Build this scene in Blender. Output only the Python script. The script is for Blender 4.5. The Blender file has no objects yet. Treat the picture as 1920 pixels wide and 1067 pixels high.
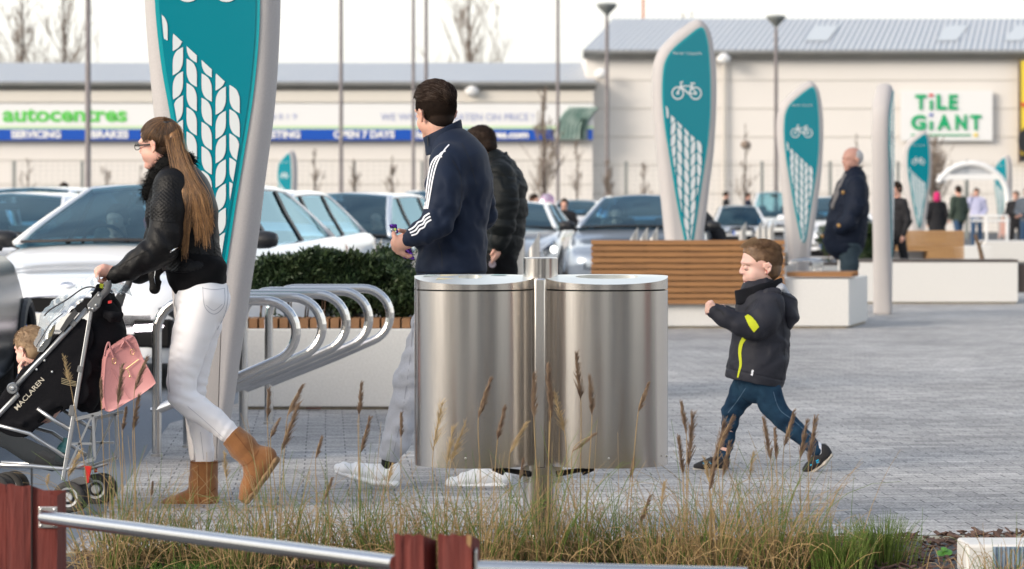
import bpy, math, random
import numpy as np
from mathutils import Vector, Matrix
from mathutils.bvhtree import BVHTree
R = math.radians
SC = bpy.context.scene
COL = SC.collection
random.seed(7)
RNG = np.random.default_rng(11)
# ---------------- camera ----------------
# a long lens held at about 1.25 m; the frame is cropped so the horizon sits above the middle
F, CX, HY, CH = 5000.0, 960.0, 385.0, 1.25
cam_d = bpy.data.cameras.new('camera'); cam = bpy.data.objects.new('camera', cam_d); COL.objects.link(cam)
cam.location = (0, 0, CH); cam.rotation_euler = (R(90), 0, 0)
cam_d.sensor_width = 36.0; cam_d.lens = 36.0 * F / 1920.0
cam_d.shift_y = -(533.5 - HY) / 1920.0
cam_d.clip_start = 0.1; cam_d.clip_end = 3000
cam_d.dof.use_dof = True; cam_d.dof.focus_distance = 10.7; cam_d.dof.aperture_fstop = 4.6
SC.camera = cam
# ---------------- sky, sun, exposure ----------------
SUN_EL, SUN_AZ = R(20), R(236)      # azimuth measured clockwise from +Y: behind the camera, to its left
world = bpy.data.worlds.new('World'); SC.world = world; world.use_nodes = True
wn, wl = world.node_tree.nodes, world.node_tree.links
wn.clear()
sky = wn.new('ShaderNodeTexSky'); sky.sky_type = 'NISHITA'; sky.sun_disc = False
sky.sun_elevation = SUN_EL; sky.sun_rotation = SUN_AZ
sky.air_density = 1.0; sky.dust_density = 4.0; sky.ozone_density = 1.0; sky.altitude = 20
bg = wn.new('ShaderNodeBackground'); bg.inputs[1].default_value = 0.15
wo = wn.new('ShaderNodeOutputWorld')
# thin bright cloud: whitest towards the horizon, the blue of the sky showing through higher up
tcw = wn.new('ShaderNodeTexCoord'); sep = wn.new('ShaderNodeSeparateXYZ'); wl.new(tcw.outputs['Generated'], sep.inputs[0])
cn = wn.new('ShaderNodeTexNoise'); cn.inputs['Scale'].default_value = 2.2; cn.inputs['Detail'].default_value = 6
cm = wn.new('ShaderNodeMapping'); cm.inputs['Scale'].default_value = (1, 1, 3); wl.new(tcw.outputs['Generated'], cm.inputs[0]); wl.new(cm.outputs[0], cn.inputs[0])
el = wn.new('ShaderNodeMapRange'); el.inputs[1].default_value = 0.10; el.inputs[2].default_value = 0.50; el.inputs[3].default_value = 1.0; el.inputs[4].default_value = 0.16
wl.new(sep.outputs[2], el.inputs[0])
cl = wn.new('ShaderNodeMapRange'); cl.inputs[1].default_value = 0.35; cl.inputs[2].default_value = 0.65; cl.inputs[3].default_value = -0.25; cl.inputs[4].default_value = 0.14
wl.new(cn.outputs[0], cl.inputs[0])
ex = wn.new('ShaderNodeMapRange'); ex.inputs[1].default_value = 0.12; ex.inputs[2].default_value = 0.35; wl.new(sep.outputs[2], ex.inputs[0])
ml = wn.new('ShaderNodeMath'); ml.operation = 'MULTIPLY'; wl.new(cl.outputs[0], ml.inputs[0]); wl.new(ex.outputs[0], ml.inputs[1])
ad = wn.new('ShaderNodeMath'); ad.operation = 'ADD'; ad.use_clamp = True; wl.new(el.outputs[0], ad.inputs[0]); wl.new(ml.outputs[0], ad.inputs[1])
mxw = wn.new('ShaderNodeMix'); mxw.data_type = 'RGBA'; mxw.inputs[7].default_value = (7.6, 7.5, 6.95, 1)
wl.new(ad.outputs[0], mxw.inputs[0]); wl.new(sky.outputs[0], mxw.inputs[6]); hz = wn.new('ShaderNodeMapRange'); hz.inputs[1].default_value = 0.05; hz.inputs[2].default_value = 0.22; hz.inputs[3].default_value = 0.52; hz.inputs[4].default_value = 1.0; wl.new(sep.outputs[2], hz.inputs[0])
hm = wn.new('ShaderNodeVectorMath'); hm.operation = 'SCALE'; wl.new(mxw.outputs[2], hm.inputs[0]); wl.new(hz.outputs[0], hm.inputs['Scale'])
wl.new(hm.outputs[0], bg.inputs[0]); wl.new(bg.outputs[0], wo.inputs[0])
sl = bpy.data.lights.new('sun', 'SUN'); sl.energy = 1.3; sl.angle = R(20); sl.color = (1.0, 0.93, 0.84)
so = bpy.data.objects.new('sun', sl); COL.objects.link(so)
sdir = Vector((math.sin(SUN_AZ) * math.cos(SUN_EL), math.cos(SUN_AZ) * math.cos(SUN_EL), math.sin(SUN_EL)))
so.rotation_euler = sdir.to_track_quat('Z', 'Y').to_euler(); so.location = sdir * 50
SC.view_settings.view_transform = 'Standard'; SC.view_settings.look = 'None'
SC.view_settings.exposure = 0.9; SC.view_settings.gamma = 1.0

# ---------------- helpers ----------------
def P(px, py, Y):
    return Vector(((px - CX) * Y / F, Y, CH - (py - HY) * Y / F))
def G(px, Y, z=0.0):
    return Vector(((px - CX) * Y / F, Y, z))

def lin(c):
    return tuple(((v / 12.92) if v <= 0.04045 else ((v + 0.055) / 1.055) ** 2.4) for v in c)
MATS = {}
def mat(name, col, rough=0.6, metal=0.0, spec=0.5, nscale=None, namt=0.0, ncol=None, bump=0.0, bscale=40.0, stretch=(1, 1, 1),
        emit=None, coat=0.0, sheen=0.0, sss=0.0, detail=4.0, trans=0.0, alpha=1.0, ior=1.45, rvar=0.0):
    """Principled material with an optional second colour mixed in by noise, and noise bump."""
    m = bpy.data.materials.new(name); m.use_nodes = True
    nt = m.node_tree; b = nt.nodes['Principled BSDF']
    b.inputs['Base Color'].default_value = (*col, 1); b.inputs['Roughness'].default_value = rough
    b.inputs['Metallic'].default_value = metal; b.inputs['Specular IOR Level'].default_value = spec
    b.inputs['Coat Weight'].default_value = coat; b.inputs['Coat Roughness'].default_value = 0.05
    b.inputs['Sheen Weight'].default_value = sheen; b.inputs['Transmission Weight'].default_value = trans
    b.inputs['Alpha'].default_value = alpha; b.inputs['IOR'].default_value = ior
    if sss: b.inputs['Subsurface Weight'].default_value = sss; b.inputs['Subsurface Scale'].default_value = 0.02
    if emit: b.inputs['Emission Color'].default_value = (*emit[:3], 1); b.inputs['Emission Strength'].default_value = emit[3]
    if nscale or bump or rvar:
        tc = nt.nodes.new('ShaderNodeTexCoord'); mp = nt.nodes.new('ShaderNodeMapping')
        mp.inputs['Scale'].default_value = stretch; nt.links.new(tc.outputs['Object'], mp.inputs[0])
    if nscale:
        n = nt.nodes.new('ShaderNodeTexNoise'); n.inputs['Scale'].default_value = nscale; n.inputs['Detail'].default_value = detail
        nt.links.new(mp.outputs[0], n.inputs[0])
        cr = nt.nodes.new('ShaderNodeMapRange'); cr.inputs[1].default_value = 0.5 - 0.22; cr.inputs[2].default_value = 0.5 + 0.22
        cr.inputs[3].default_value = 0; cr.inputs[4].default_value = namt; nt.links.new(n.outputs[0], cr.inputs[0])
        mx = nt.nodes.new('ShaderNodeMix'); mx.data_type = 'RGBA'
        mx.inputs[6].default_value = (*col, 1); mx.inputs[7].default_value = (*(ncol or tuple(v * 0.5 for v in col)), 1)
        nt.links.new(cr.outputs[0], mx.inputs[0]); nt.links.new(mx.outputs[2], b.inputs['Base Color'])
        if rvar:
            rr = nt.nodes.new('ShaderNodeMapRange'); rr.inputs[3].default_value = rough - rvar; rr.inputs[4].default_value = rough + rvar
            nt.links.new(n.outputs[0], rr.inputs[0]); nt.links.new(rr.outputs[0], b.inputs['Roughness'])
    if bump:
        n2 = nt.nodes.new('ShaderNodeTexNoise'); n2.inputs['Scale'].default_value = bscale; n2.inputs['Detail'].default_value = 5
        nt.links.new(mp.outputs[0], n2.inputs[0])
        bp = nt.nodes.new('ShaderNodeBump'); bp.inputs['Strength'].default_value = bump; bp.inputs['Distance'].default_value = 0.01
        nt.links.new(n2.outputs[0], bp.inputs['Height']); nt.links.new(bp.outputs[0], b.inputs['Normal'])
    MATS[name] = m
    return m

def tag(o, label=None, cat=None, group=None, kind=None):
    if label: o['label'] = label
    if cat: o['category'] = cat
    if group: o['group'] = group
    if kind: o['kind'] = kind
    return o
def empty(name, loc, label=None, cat=None, group=None):
    o = bpy.data.objects.new(name, None); COL.objects.link(o); o.location = loc; o.empty_display_size = 0.1
    return tag(o, label, cat, group)
def base_of(o):
    v = Vector((0, 0, 0))
    while o: v += Vector(o.location); o = o.parent
    return v
def obj(name, vf, m=None, parent=None, smooth=True, world=True):
    """link verts/faces as one mesh object; verts are world coordinates unless world=False"""
    v, f = vf[0], vf[1]
    me = bpy.data.meshes.new(name)
    v = np.asarray(v, dtype=np.float64).reshape(-1, 3)
    if parent is not None and world: v = v - np.array(base_of(parent))
    if isinstance(f, np.ndarray) and f.ndim == 2:
        k = f.shape[1]
        me.vertices.add(len(v)); me.vertices.foreach_set('co', v.astype(np.float32).ravel())
        me.loops.add(f.size); me.loops.foreach_set('vertex_index', f.astype(np.int32).ravel())
        me.polygons.add(len(f)); me.polygons.foreach_set('loop_start', np.arange(0, f.size, k, dtype=np.int32))
        me.polygons.foreach_set('loop_total', np.full(len(f), k, dtype=np.int32))
        me.update(calc_edges=True); me.validate()
    else:
        me.from_pydata([tuple(p) for p in v], [], [tuple(int(i) for i in q) for q in f]); me.update()
    if smooth: me.polygons.foreach_set('use_smooth', [True] * len(me.polygons))
    o = bpy.data.objects.new(name, me); COL.objects.link(o)
    if m is not None: me.materials.append(m)
    if parent is not None: o.parent = parent
    return o
def bevel(o, w=0.005, seg=2, angle=40):
    b = o.modifiers.new('bevel', 'BEVEL'); b.width = w; b.segments = seg; b.limit_method = 'ANGLE'; b.angle_limit = R(angle)
    return o
def subsurf(o, n=1):
    s = o.modifiers.new('sub', 'SUBSURF'); s.levels = n; s.render_levels = n; return o
def copy_tree(o, parent=None):
    c = o.copy(); COL.objects.link(c); c.parent = parent
    for ch in o.children: copy_tree(ch, c)
    return c

class MB:
    """collects simple shapes into one mesh"""
    def __init__(s): s.v = []; s.f = []
    def add(s, v, f):
        n = len(s.v); s.v += [tuple(p) for p in v]; s.f += [tuple(i + n for i in q) for q in f]; return s
    def box(s, c, d, rz=0.0, M=None):
        x, y, z = d[0] / 2, d[1] / 2, d[2] / 2
        vs = [Vector((i * x, j * y, k * z)) for i in (-1, 1) for j in (-1, 1) for k in (-1, 1)]
        mm = M if M is not None else Matrix.Rotation(rz, 3, 'Z')
        vs = [mm @ p + Vector(c) for p in vs]
        return s.add(vs, [(0, 1, 3, 2), (4, 6, 7, 5), (0, 4, 5, 1), (2, 3, 7, 6), (0, 2, 6, 4), (1, 5, 7, 3)])
    def bar(s, a, b, w, t, up=(0, 1, 0)):
        a, b = Vector(a), Vector(b); d = (b - a).normalized(); u = Vector(up); n = d.cross(u).normalized(); u = n.cross(d).normalized()
        vs = [q + n * (i * w / 2) + u * (j * t / 2) for q in (a, b) for i, j in ((-1, -1), (1, -1), (1, 1), (-1, 1))]
        return s.add(vs, [(0, 3, 2, 1), (4, 5, 6, 7), (0, 1, 5, 4), (1, 2, 6, 5), (2, 3, 7, 6), (3, 0, 4, 7)])
    def tube(s, pts, r, n=10, cap=True):
        pts = [Vector(p) for p in pts]; m = len(pts)
        rr = r if hasattr(r, '__len__') else [r] * m
        t0 = (pts[1] - pts[0]).normalized()
        u = t0.cross(Vector((0, 0, 1)));
        if u.length < 1e-3: u = t0.cross(Vector((0, 1, 0)))
        u.normalize(); vs = []
        for i, p in enumerate(pts):
            t = (pts[min(i + 1, m - 1)] - pts[max(i - 1, 0)])
            t = t.normalized() if t.length > 1e-9 else t0
            u = (u - t * u.dot(t)); u = u.normalized() if u.length > 1e-6 else t.orthogonal().normalized()
            w = t.cross(u)
            for k in range(n):
                a = 2 * math.pi * k / n
                vs.append(p + (u * math.cos(a) + w * math.sin(a)) * rr[i])
        fs = [(i * n + k, i * n + (k + 1) % n, (i + 1) * n + (k + 1) % n, (i + 1) * n + k) for i in range(m - 1) for k in range(n)]
        if cap: fs += [tuple(range(n))[::-1], tuple((m - 1) * n + k for k in range(n))]
        return s.add(vs, fs)
    def lathe(s, prof, c=(0, 0, 0), n=20, M=None, cap=True):
        """prof: (radius, height) pairs; axis z (M rotates it)"""
        M = M or Matrix.Identity(3); vs = []
        for r, z in prof:
            for k in range(n):
                a = 2 * math.pi * k / n; vs.append(M @ Vector((r * math.cos(a), r * math.sin(a), z)) + Vector(c))
        m = len(prof)
        fs = [(i * n + k, i * n + (k + 1) % n, (i + 1) * n + (k + 1) % n, (i + 1) * n + k) for i in range(m - 1) for k in range(n)]
        if cap: fs += [tuple(range(n))[::-1], tuple((m - 1) * n + k for k in range(n))]
        return s.add(vs, fs)
    def prism(s, poly, a, b):
        """poly: list of 3d points; extruded from offset vector a to offset vector b"""
        n = len(poly); a, b = Vector(a), Vector(b)
        vs = [Vector(p) + a for p in poly] + [Vector(p) + b for p in poly]
        return s.add(vs, [tuple(range(n))[::-1], tuple(range(n, 2 * n))] + [(i, (i + 1) % n, n + (i + 1) % n, n + i) for i in range(n)])
    def build(s, name, m=None, parent=None, smooth=False, world=True):
        return obj(name, (s.v, s.f), m, parent, smooth, world)
def auto_smooth(o, ang=40):
    me = o.data; me.polygons.foreach_set('use_smooth', [True] * len(me.polygons))
    try: me.set_sharp_from_angle(angle=R(ang))
    except Exception: pass
    return o
ROT_Y = Matrix.Rotation(R(90), 3, 'Y'); ROT_X = Matrix.Rotation(R(90), 3, 'X')

def crom(pts, n=6, closed=False):
    """Catmull-Rom through points (any dimension)"""
    p = np.array(pts, float); m = len(p); out = []
    rng = range(m if closed else m - 1)
    for i in rng:
        if closed: a, b, c, d = p[(i - 1) % m], p[i], p[(i + 1) % m], p[(i + 2) % m]
        else: a, b, c, d = p[max(i - 1, 0)], p[i], p[i + 1], p[min(i + 2, m - 1)]
        for k in range(n):
            t = k / n
            out.append(0.5 * ((2 * b) + (-a + c) * t + (2 * a - 5 * b + 4 * c - d) * t * t + (-a + 3 * b - 3 * c + d) * t ** 3))
    if not closed: out.append(p[-1])
    return np.array(out)

# ---- value noise on arrays ----
def _h(i, j, k):
    n = (i * 374761393 + j * 668265263 + k * 2147483647 + 1013904223) & 0xffffffff
    n = ((n ^ (n >> 13)) * 1274126177) & 0xffffffff
    return ((n ^ (n >> 16)) & 0xffff) / 32767.5 - 1.0
def vnoise(q):
    q = np.asarray(q, float); f = np.floor(q).astype(np.int64); t = q - f; t = t * t * (3 - 2 * t)
    x, y, z = f[..., 0], f[..., 1], f[..., 2]; r = 0
    for a in (0, 1):
        for b in (0, 1):
            for c in (0, 1):
                w = (t[..., 0] if a else 1 - t[..., 0]) * (t[..., 1] if b else 1 - t[..., 1]) * (t[..., 2] if c else 1 - t[..., 2])
                r = r + w * _h(x + a, y + b, z + c)
    return r

# ---- smooth-union field meshed by surface nets: continuous bodies and garments ----
class Blob:
    def __init__(s, h=0.005): s.h = h; s.ops = []
    def _bb(s, pts, r, k):
        p = np.array(pts, float); m = r + k + 3 * s.h; return p.min(0) - m, p.max(0) + m
    def seg(s, a, b, ra, rb, da=None, db=None, k=0.01, D=(0, 1, 0), cut=False):
        a, b = np.array(a, float), np.array(b, float); da = da or ra; db = db or rb; D = np.array(D, float)
        def f(q):
            ab = b - a; L = max(ab @ ab, 1e-12); t = np.clip(((q - a) @ ab) / L, 0, 1)
            w = q - a - t[..., None] * ab; ri = ra + (rb - ra) * t; rd = da + (db - da) * t
            dd = w @ D; r2 = np.maximum((w * w).sum(-1) - dd * dd, 0)
            return (np.sqrt(r2 / ri ** 2 + dd * dd / rd ** 2) - 1) * np.minimum(ri, rd)
        s.ops.append((f, s._bb([a, b], max(ra, rb, da, db), k), k, cut)); return s
    def ell(s, c, r, M=None, k=0.01, cut=False):
        c = np.array(c, float); r = np.array(r, float); M = np.eye(3) if M is None else np.array(M, float)
        def f(q):
            w = (q - c) @ M / r; return (np.sqrt((w * w).sum(-1)) - 1) * r.min()
        s.ops.append((f, s._bb([c], r.max(), k), k, cut)); return s
    def chain(s, Y, pts, k=0.012, k0=None):
        """pts: (px, py, dy, r_px[, depth radius m])"""
        q = []
        for t in pts:
            yy = Y + t[2]; sc = yy / F
            q.append((P(t[0], t[1], yy), t[3] * sc, (t[4] if len(t) > 4 else t[3] * sc)))
        for i in range(len(q) - 1):
            s.seg(q[i][0], q[i + 1][0], q[i][1], q[i + 1][1], q[i][2], q[i + 1][2], k=(k0 if (i == 0 and k0 is not None) else k))
        return s
    def mesh(s, smooth=2, disp=None):
        h = s.h
        lo = np.min([o[1][0] for o in s.ops if not o[3]], 0); hi = np.max([o[1][1] for o in s.ops if not o[3]], 0)
        n = np.ceil((hi - lo) / h).astype(int) + 1
        d = np.full(n, 0.5, np.float32)
        for f, (l, u), k, cut in s.ops:
            i0 = np.maximum(np.floor((l - lo) / h).astype(int), 0); i1 = np.minimum(np.ceil((u - lo) / h).astype(int) + 1, n)
            if (i1 <= i0).any(): continue
            ax = [lo[j] + h * np.arange(i0[j], i1[j]) for j in range(3)]
            q = np.stack(np.meshgrid(*ax, indexing='ij'), -1)
            b = f(q); sl = tuple(slice(i0[j], i1[j]) for j in range(3)); a = d[sl]
            if cut:
                b = -b; hh = np.clip(0.5 - 0.5 * (b - a) / max(k, 1e-6), 0, 1); d[sl] = b * (1 - hh) + a * hh + max(k, 1e-6) * hh * (1 - hh) if False else np.maximum(a, b)
            else:
                kk = max(k, 1e-6); hh = np.clip(0.5 + 0.5 * (b - a) / kk, 0, 1)
                d[sl] = (b * (1 - hh) + a * hh - kk * hh * (1 - hh)).astype(np.float32)
        return nets(d, lo, h, smooth, disp)
def vert_normals(v, f):
    t = np.cross(v[f[:, 2]] - v[f[:, 0]], v[f[:, 3]] - v[f[:, 1]]); n = np.zeros_like(v)
    for k in range(4):
        for c in range(3): n[:, c] += np.bincount(f[:, k], t[:, c], len(v))
    return n / np.maximum(np.linalg.norm(n, axis=1, keepdims=True), 1e-12)
def nets(d, lo, h, smooth=2, disp=None):
    s = d < 0; N = np.array(d.shape); ids, pos, quads = [], [], []
    st = np.array([N[1] * N[2], N[2], 1])
    for a in range(3):
        sl0 = [slice(None)] * 3; sl1 = [slice(None)] * 3; sl0[a] = slice(0, -1); sl1[a] = slice(1, None)
        e = s[tuple(sl0)] != s[tuple(sl1)]; I = np.argwhere(e)
        if not len(I): continue
        J = I.copy(); J[:, a] += 1
        d0 = d[tuple(I.T)]; d1 = d[tuple(J.T)]; t = d0 / (d0 - d1)
        p = I.astype(float); p[:, a] += t
        b, c = (a + 1) % 3, (a + 2) % 3
        ok = (I[:, b] > 0) & (I[:, c] > 0); I = I[ok]; p = p[ok]; inside = s[tuple(I.T)]
        base = I @ st; cell = np.stack([base, base - st[b], base - st[b] - st[c], base - st[c]], 1)
        for k in range(4): ids.append(cell[:, k]); pos.append(p)
        cell[~inside] = cell[~inside][:, ::-1]; quads.append(cell)
    ids = np.concatenate(ids); pos = np.concatenate(pos); quads = np.concatenate(quads)
    u, inv = np.unique(ids, return_inverse=True); cnt = np.bincount(inv)
    v = np.stack([np.bincount(inv, pos[:, c]) / cnt for c in range(3)], 1) * h + lo
    f = np.searchsorted(u, quads)
    ed = np.concatenate([f[:, [0, 1]], f[:, [1, 2]], f[:, [2, 3]], f[:, [3, 0]]])
    deg = np.maximum(np.bincount(ed[:, 0], minlength=len(v)), 1)
    for it in range(smooth):
        av = np.stack([np.bincount(ed[:, 0], v[ed[:, 1], c], len(v)) for c in range(3)], 1) / deg[:, None]
        v = v * 0.45 + av * 0.55
    if disp is not None:
        n = vert_normals(v, f); v = v + n * disp(v)[:, None]
    return v, f
def bvh_of(vf): return BVHTree.FromPolygons([tuple(p) for p in vf[0]], [tuple(int(i) for i in q) for q in vf[1]])
def onto(bvh, px, py, off=0.0015, Y=None):
    """the visible surface point of a body along the sight line through (px,py)"""
    o = Vector((0, 0, CH)); q = P(px, py, 10.0) - o; q.normalize()
    h = bvh.ray_cast(o, q)
    if h[0] is None: return None
    return h[0] + h[1] * off if h[1].dot(q) < 0 else h[0] - h[1] * off
def ribbon(name, bvh, pts, w, m, parent, t=0.002, n=6, close=False, wpx=None):
    """a stripe of cloth / seam lying on a garment: pts (px,py) centre line, w width in px (one or a pair)"""
    c = crom(pts, n, close); k = len(c); vs = []; last = None
    for i in range(k):
        d = c[min(i + 1, k - 1)] - c[max(i - 1, 0)]; d = d / max(np.linalg.norm(d), 1e-6); nn = np.array([-d[1], d[0]])
        ww = w if not hasattr(w, '__len__') else w[0] + (w[1] - w[0]) * i / (k - 1)
        row = []
        for sgn in (-1, 0, 1):
            q = onto(bvh, *(c[i] + nn * ww / 2 * sgn), off=t if sgn == 0 else t * 0.6)
            row.append(q)
        good = [r for r in row if r is not None]
        if not good:
            if last is None: continue
            row = last
        row = [r if r is not None else good[0] for r in row] if good else row
        last = row; vs += row
    m3 = len(vs) // 3
    fs = [(i * 3 + j, i * 3 + j + 1, i * 3 + j + 4, i * 3 + j + 3) for i in range(m3 - 1) for j in (0, 1)]
    if m3 < 2: return None
    return obj(name, (vs, fs), m, parent)
def patch(name, bvh, poly, m, parent, t=0.002, step=3.0):
    """a flat shape (pixel polygon) laid onto a garment"""
    poly = np.array(poly, float)
    def inside(x, y):
        c = False; j = len(poly) - 1
        for i in range(len(poly)):
            if (poly[i, 1] > y) != (poly[j, 1] > y) and x < (poly[j, 0] - poly[i, 0]) * (y - poly[i, 1]) / (poly[j, 1] - poly[i, 1]) + poly[i, 0]: c = not c
            j = i
        return c
    x0, y0 = poly.min(0); x1, y1 = poly.max(0); vid = {}; vs = []; fs = []
    nx = max(int((x1 - x0) / step), 1); ny = max(int((y1 - y0) / step), 1)
    def vert(i, j):
        if (i, j) not in vid:
            q = onto(bvh, x0 + (x1 - x0) * i / nx, y0 + (y1 - y0) * j / ny, off=t)
            if q is None: return None
            vid[(i, j)] = len(vs); vs.append(q)
        return vid[(i, j)]
    for i in range(nx):
        for j in range(ny):
            if inside(x0 + (x1 - x0) * (i + .5) / nx, y0 + (y1 - y0) * (j + .5) / ny):
                q = [vert(i, j), vert(i, j + 1), vert(i + 1, j + 1), vert(i + 1, j)]
                if None not in q: fs.append(tuple(q))
    return obj(name, (vs, fs), m, parent) if fs else None
def strands(name, paths, r, m, parent, sides=3):
    """many fine fibres or blades: paths is a list of (k,3) arrays; r = root radius, tapering to the tip"""
    V, Fc, n0 = [], [], 0
    for p in paths:
        p = np.asarray(p, float); k = len(p); rr = r[0] + (r[1] - r[0]) * np.linspace(0, 1, k) if hasattr(r, '__len__') else np.full(k, r)
        t = np.gradient(p, axis=0); t /= np.maximum(np.linalg.norm(t, axis=1, keepdims=True), 1e-9)
        a = np.cross(t, [0.31, 0.9, 0.17]); a /= np.maximum(np.linalg.norm(a, axis=1, keepdims=True), 1e-9); b = np.cross(t, a)
        ang = np.arange(sides) * 2 * np.pi / sides
        ring = p[:, None, :] + rr[:, None, None] * (a[:, None, :] * np.cos(ang)[None, :, None] + b[:, None, :] * np.sin(ang)[None, :, None])
        V.append(ring.reshape(-1, 3)); i = np.arange(k - 1)[:, None] * sides; j = np.arange(sides)[None, :]; j2 = (j + 1) % sides
        Fc.append(np.stack([i + j, i + j2, i + sides + j2, i + sides + j], -1).reshape(-1, 4) + n0); n0 += k * sides
    return obj(name, (np.concatenate(V), np.concatenate(Fc)), m, parent)

def text_mesh(body, m, name, parent, place, ext=0.0, font_shear=0.0, bold=0.0, spacing=1.0):
    """letters as a mesh; place(u,v,w) maps the unit box (u right 0..1, v up 0..1, w depth) to world"""
    cu = bpy.data.curves.new(name, 'FONT'); cu.body = body; cu.size = 1.0; cu.extrude = 0.0; cu.offset = bold; cu.shear = font_shear
    cu.space_character = spacing; cu.resolution_u = 3
    t = bpy.data.objects.new('tmp_text', cu); COL.objects.link(t)
    dg = bpy.context.evaluated_depsgraph_get(); dg.update()
    me = t.evaluated_get(dg).to_mesh()
    v = np.array([tuple(p.co) for p in me.vertices]); f = [tuple(p.vertices) for p in me.polygons]
    t.evaluated_get(dg).to_mesh_clear()
    bpy.data.objects.remove(t); bpy.data.curves.remove(cu)
    lo, hi = v.min(0), v.max(0); w = (v - lo) / np.maximum(hi - lo, 1e-9)
    return obj(name, ([place(a[0], a[1]) for a in w], f), m, parent, smooth=False)
def text_px(body, m, name, parent, x0, y0, x1, y1, Y, **k):
    return text_mesh(body, m, name, parent, lambda u, v: P(x0 + (x1 - x0) * u, y1 + (y0 - y1) * v, Y), **k)
# ---------------- materials ----------------
def paving_mat():
    m = mat('block_paving', (0.30, 0.31, 0.335), rough=0.75)
    nt = m.node_tree; b = nt.nodes['Principled BSDF']; L = nt.links.new
    tc = nt.nodes.new('ShaderNodeTexCoord'); mp = nt.nodes.new('ShaderNodeMapping'); mp.inputs['Rotation'].default_value = (0, 0, R(-4))
    br = nt.nodes.new('ShaderNodeTexBrick'); br.inputs['Scale'].default_value = 1.0
    br.inputs['Brick Width'].default_value = 0.20; br.inputs['Row Height'].default_value = 0.10
    br.inputs['Mortar Size'].default_value = 0.004; br.inputs['Mortar Smooth'].default_value = 0.3; br.inputs['Bias'].default_value = 0.0
    br.inputs['Color1'].default_value = (0.42, 0.41, 0.40, 1); br.inputs['Color2'].default_value = (0.285, 0.28, 0.28, 1); br.inputs['Mortar'].default_value = (0.12, 0.12, 0.125, 1)
    L(tc.outputs['Object'], mp.inputs[0]); L(mp.outputs[0], br.inputs[0])
    def noise(sc, lo, hi, det=4, src=tc.outputs['Object'], st=None):
        if st:
            q = nt.nodes.new('ShaderNodeMapping'); q.inputs['Scale'].default_value = st; L(src, q.inputs[0]); src = q.outputs[0]
        n = nt.nodes.new('ShaderNodeTexNoise'); n.inputs['Scale'].default_value = sc; n.inputs['Detail'].default_value = det
        L(src, n.inputs[0]); r = nt.nodes.new('ShaderNodeMapRange'); r.inputs[1].default_value = 0.3; r.inputs[2].default_value = 0.7
        r.inputs[3].default_value = lo; r.inputs[4].default_value = hi; L(n.outputs[0], r.inputs[0]); return n, r
    def mul(a, bb):
        x = nt.nodes.new('ShaderNodeMix'); x.data_type = 'RGBA'; x.blend_type = 'MULTIPLY'; x.inputs[0].default_value = 1
        L(a, x.inputs[6]); L(bb, x.inputs[7]); return x.outputs[2]
    n1, r1 = noise(90, 0.55, 1.45, 3); n2, r2 = noise(0.7, 0.8, 1.2, 5); n3, r3 = noise(9, 0.85, 1.15, 4, st=(0.6, 1, 1))
    c = mul(br.outputs[0], r1.outputs[0]); c = mul(c, r2.outputs[0]); c = mul(c, r3.outputs[0]); L(c, b.inputs['Base Color'])
    ad = nt.nodes.new('ShaderNodeMath'); ad.operation = 'ADD'; L(r1.outputs[0], ad.inputs[0])
    iv = nt.nodes.new('ShaderNodeMath'); iv.operation = 'MULTIPLY'; iv.inputs[1].default_value = -2.0; L(br.outputs[1], iv.inputs[0]); L(iv.outputs[0], ad.inputs[1])
    bp = nt.nodes.new('ShaderNodeBump'); bp.inputs['Strength'].default_value = 0.5; bp.inputs['Distance'].default_value = 0.003
    L(ad.outputs[0], bp.inputs['Height']); L(bp.outputs[0], b.inputs['Normal'])
    return m
M_PAVE = paving_mat()
M_ASPH = mat('asphalt', (0.13, 0.155, 0.19), rough=0.7, nscale=120, namt=0.7, ncol=(0.22, 0.25, 0.29), bump=0.5, bscale=220)
M_GRND = mat('ground_asphalt', (0.07, 0.075, 0.08), rough=0.85, nscale=30, namt=0.6, ncol=(0.11, 0.115, 0.12))
M_KERB = mat('kerb_concrete', (0.50, 0.48, 0.42), rough=0.85, nscale=30, namt=0.7, ncol=(0.25, 0.26, 0.16), bump=0.3, bscale=90)
M_MULCH = mat('bark_mulch', (0.06, 0.036, 0.027), rough=0.9, nscale=60, namt=1, ncol=(0.016, 0.010, 0.009), bump=1.0, bscale=50)
M_CHIP = mat('bark_chip', (0.17, 0.10, 0.075), rough=0.85, nscale=18, namt=1, ncol=(0.05, 0.03, 0.023))
M_CONC = mat('white_concrete', (0.66, 0.65, 0.63), rough=0.6, nscale=70, namt=0.45, ncol=(0.50, 0.49, 0.47), bump=0.12, bscale=120, detail=2)
M_TOTEM = mat('totem_concrete', (0.47, 0.445, 0.44), rough=0.7, spec=.3, nscale=160, namt=0.5, ncol=(0.37, 0.35, 0.345), bump=0.12, bscale=260, detail=2)
M_PLINTH = mat('plinth', (0.42, 0.36, 0.27), rough=0.9, nscale=20, namt=0.6)
M_DARKGAP = mat('dark_gap', (0.02, 0.02, 0.02), rough=0.9)
M_WOOD = mat('hardwood', (0.36, 0.175, 0.065), rough=0.5, nscale=6, namt=0.9, ncol=(0.20, 0.10, 0.045), stretch=(0.6, 14, 14), bump=0.1, bscale=30)
M_WOODEND = mat('hardwood_end', (0.33, 0.17, 0.08), rough=0.6, nscale=9, namt=0.8, ncol=(0.22, 0.11, 0.05))
M_STEEL = mat('brushed_steel', (0.69, 0.655, 0.62), rough=0.22, metal=1.0, nscale=9, namt=0.25, ncol=(0.61, 0.575, 0.54), stretch=(60, 60, 0.6), rvar=0.06, bump=.02, bscale=3)
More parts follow.
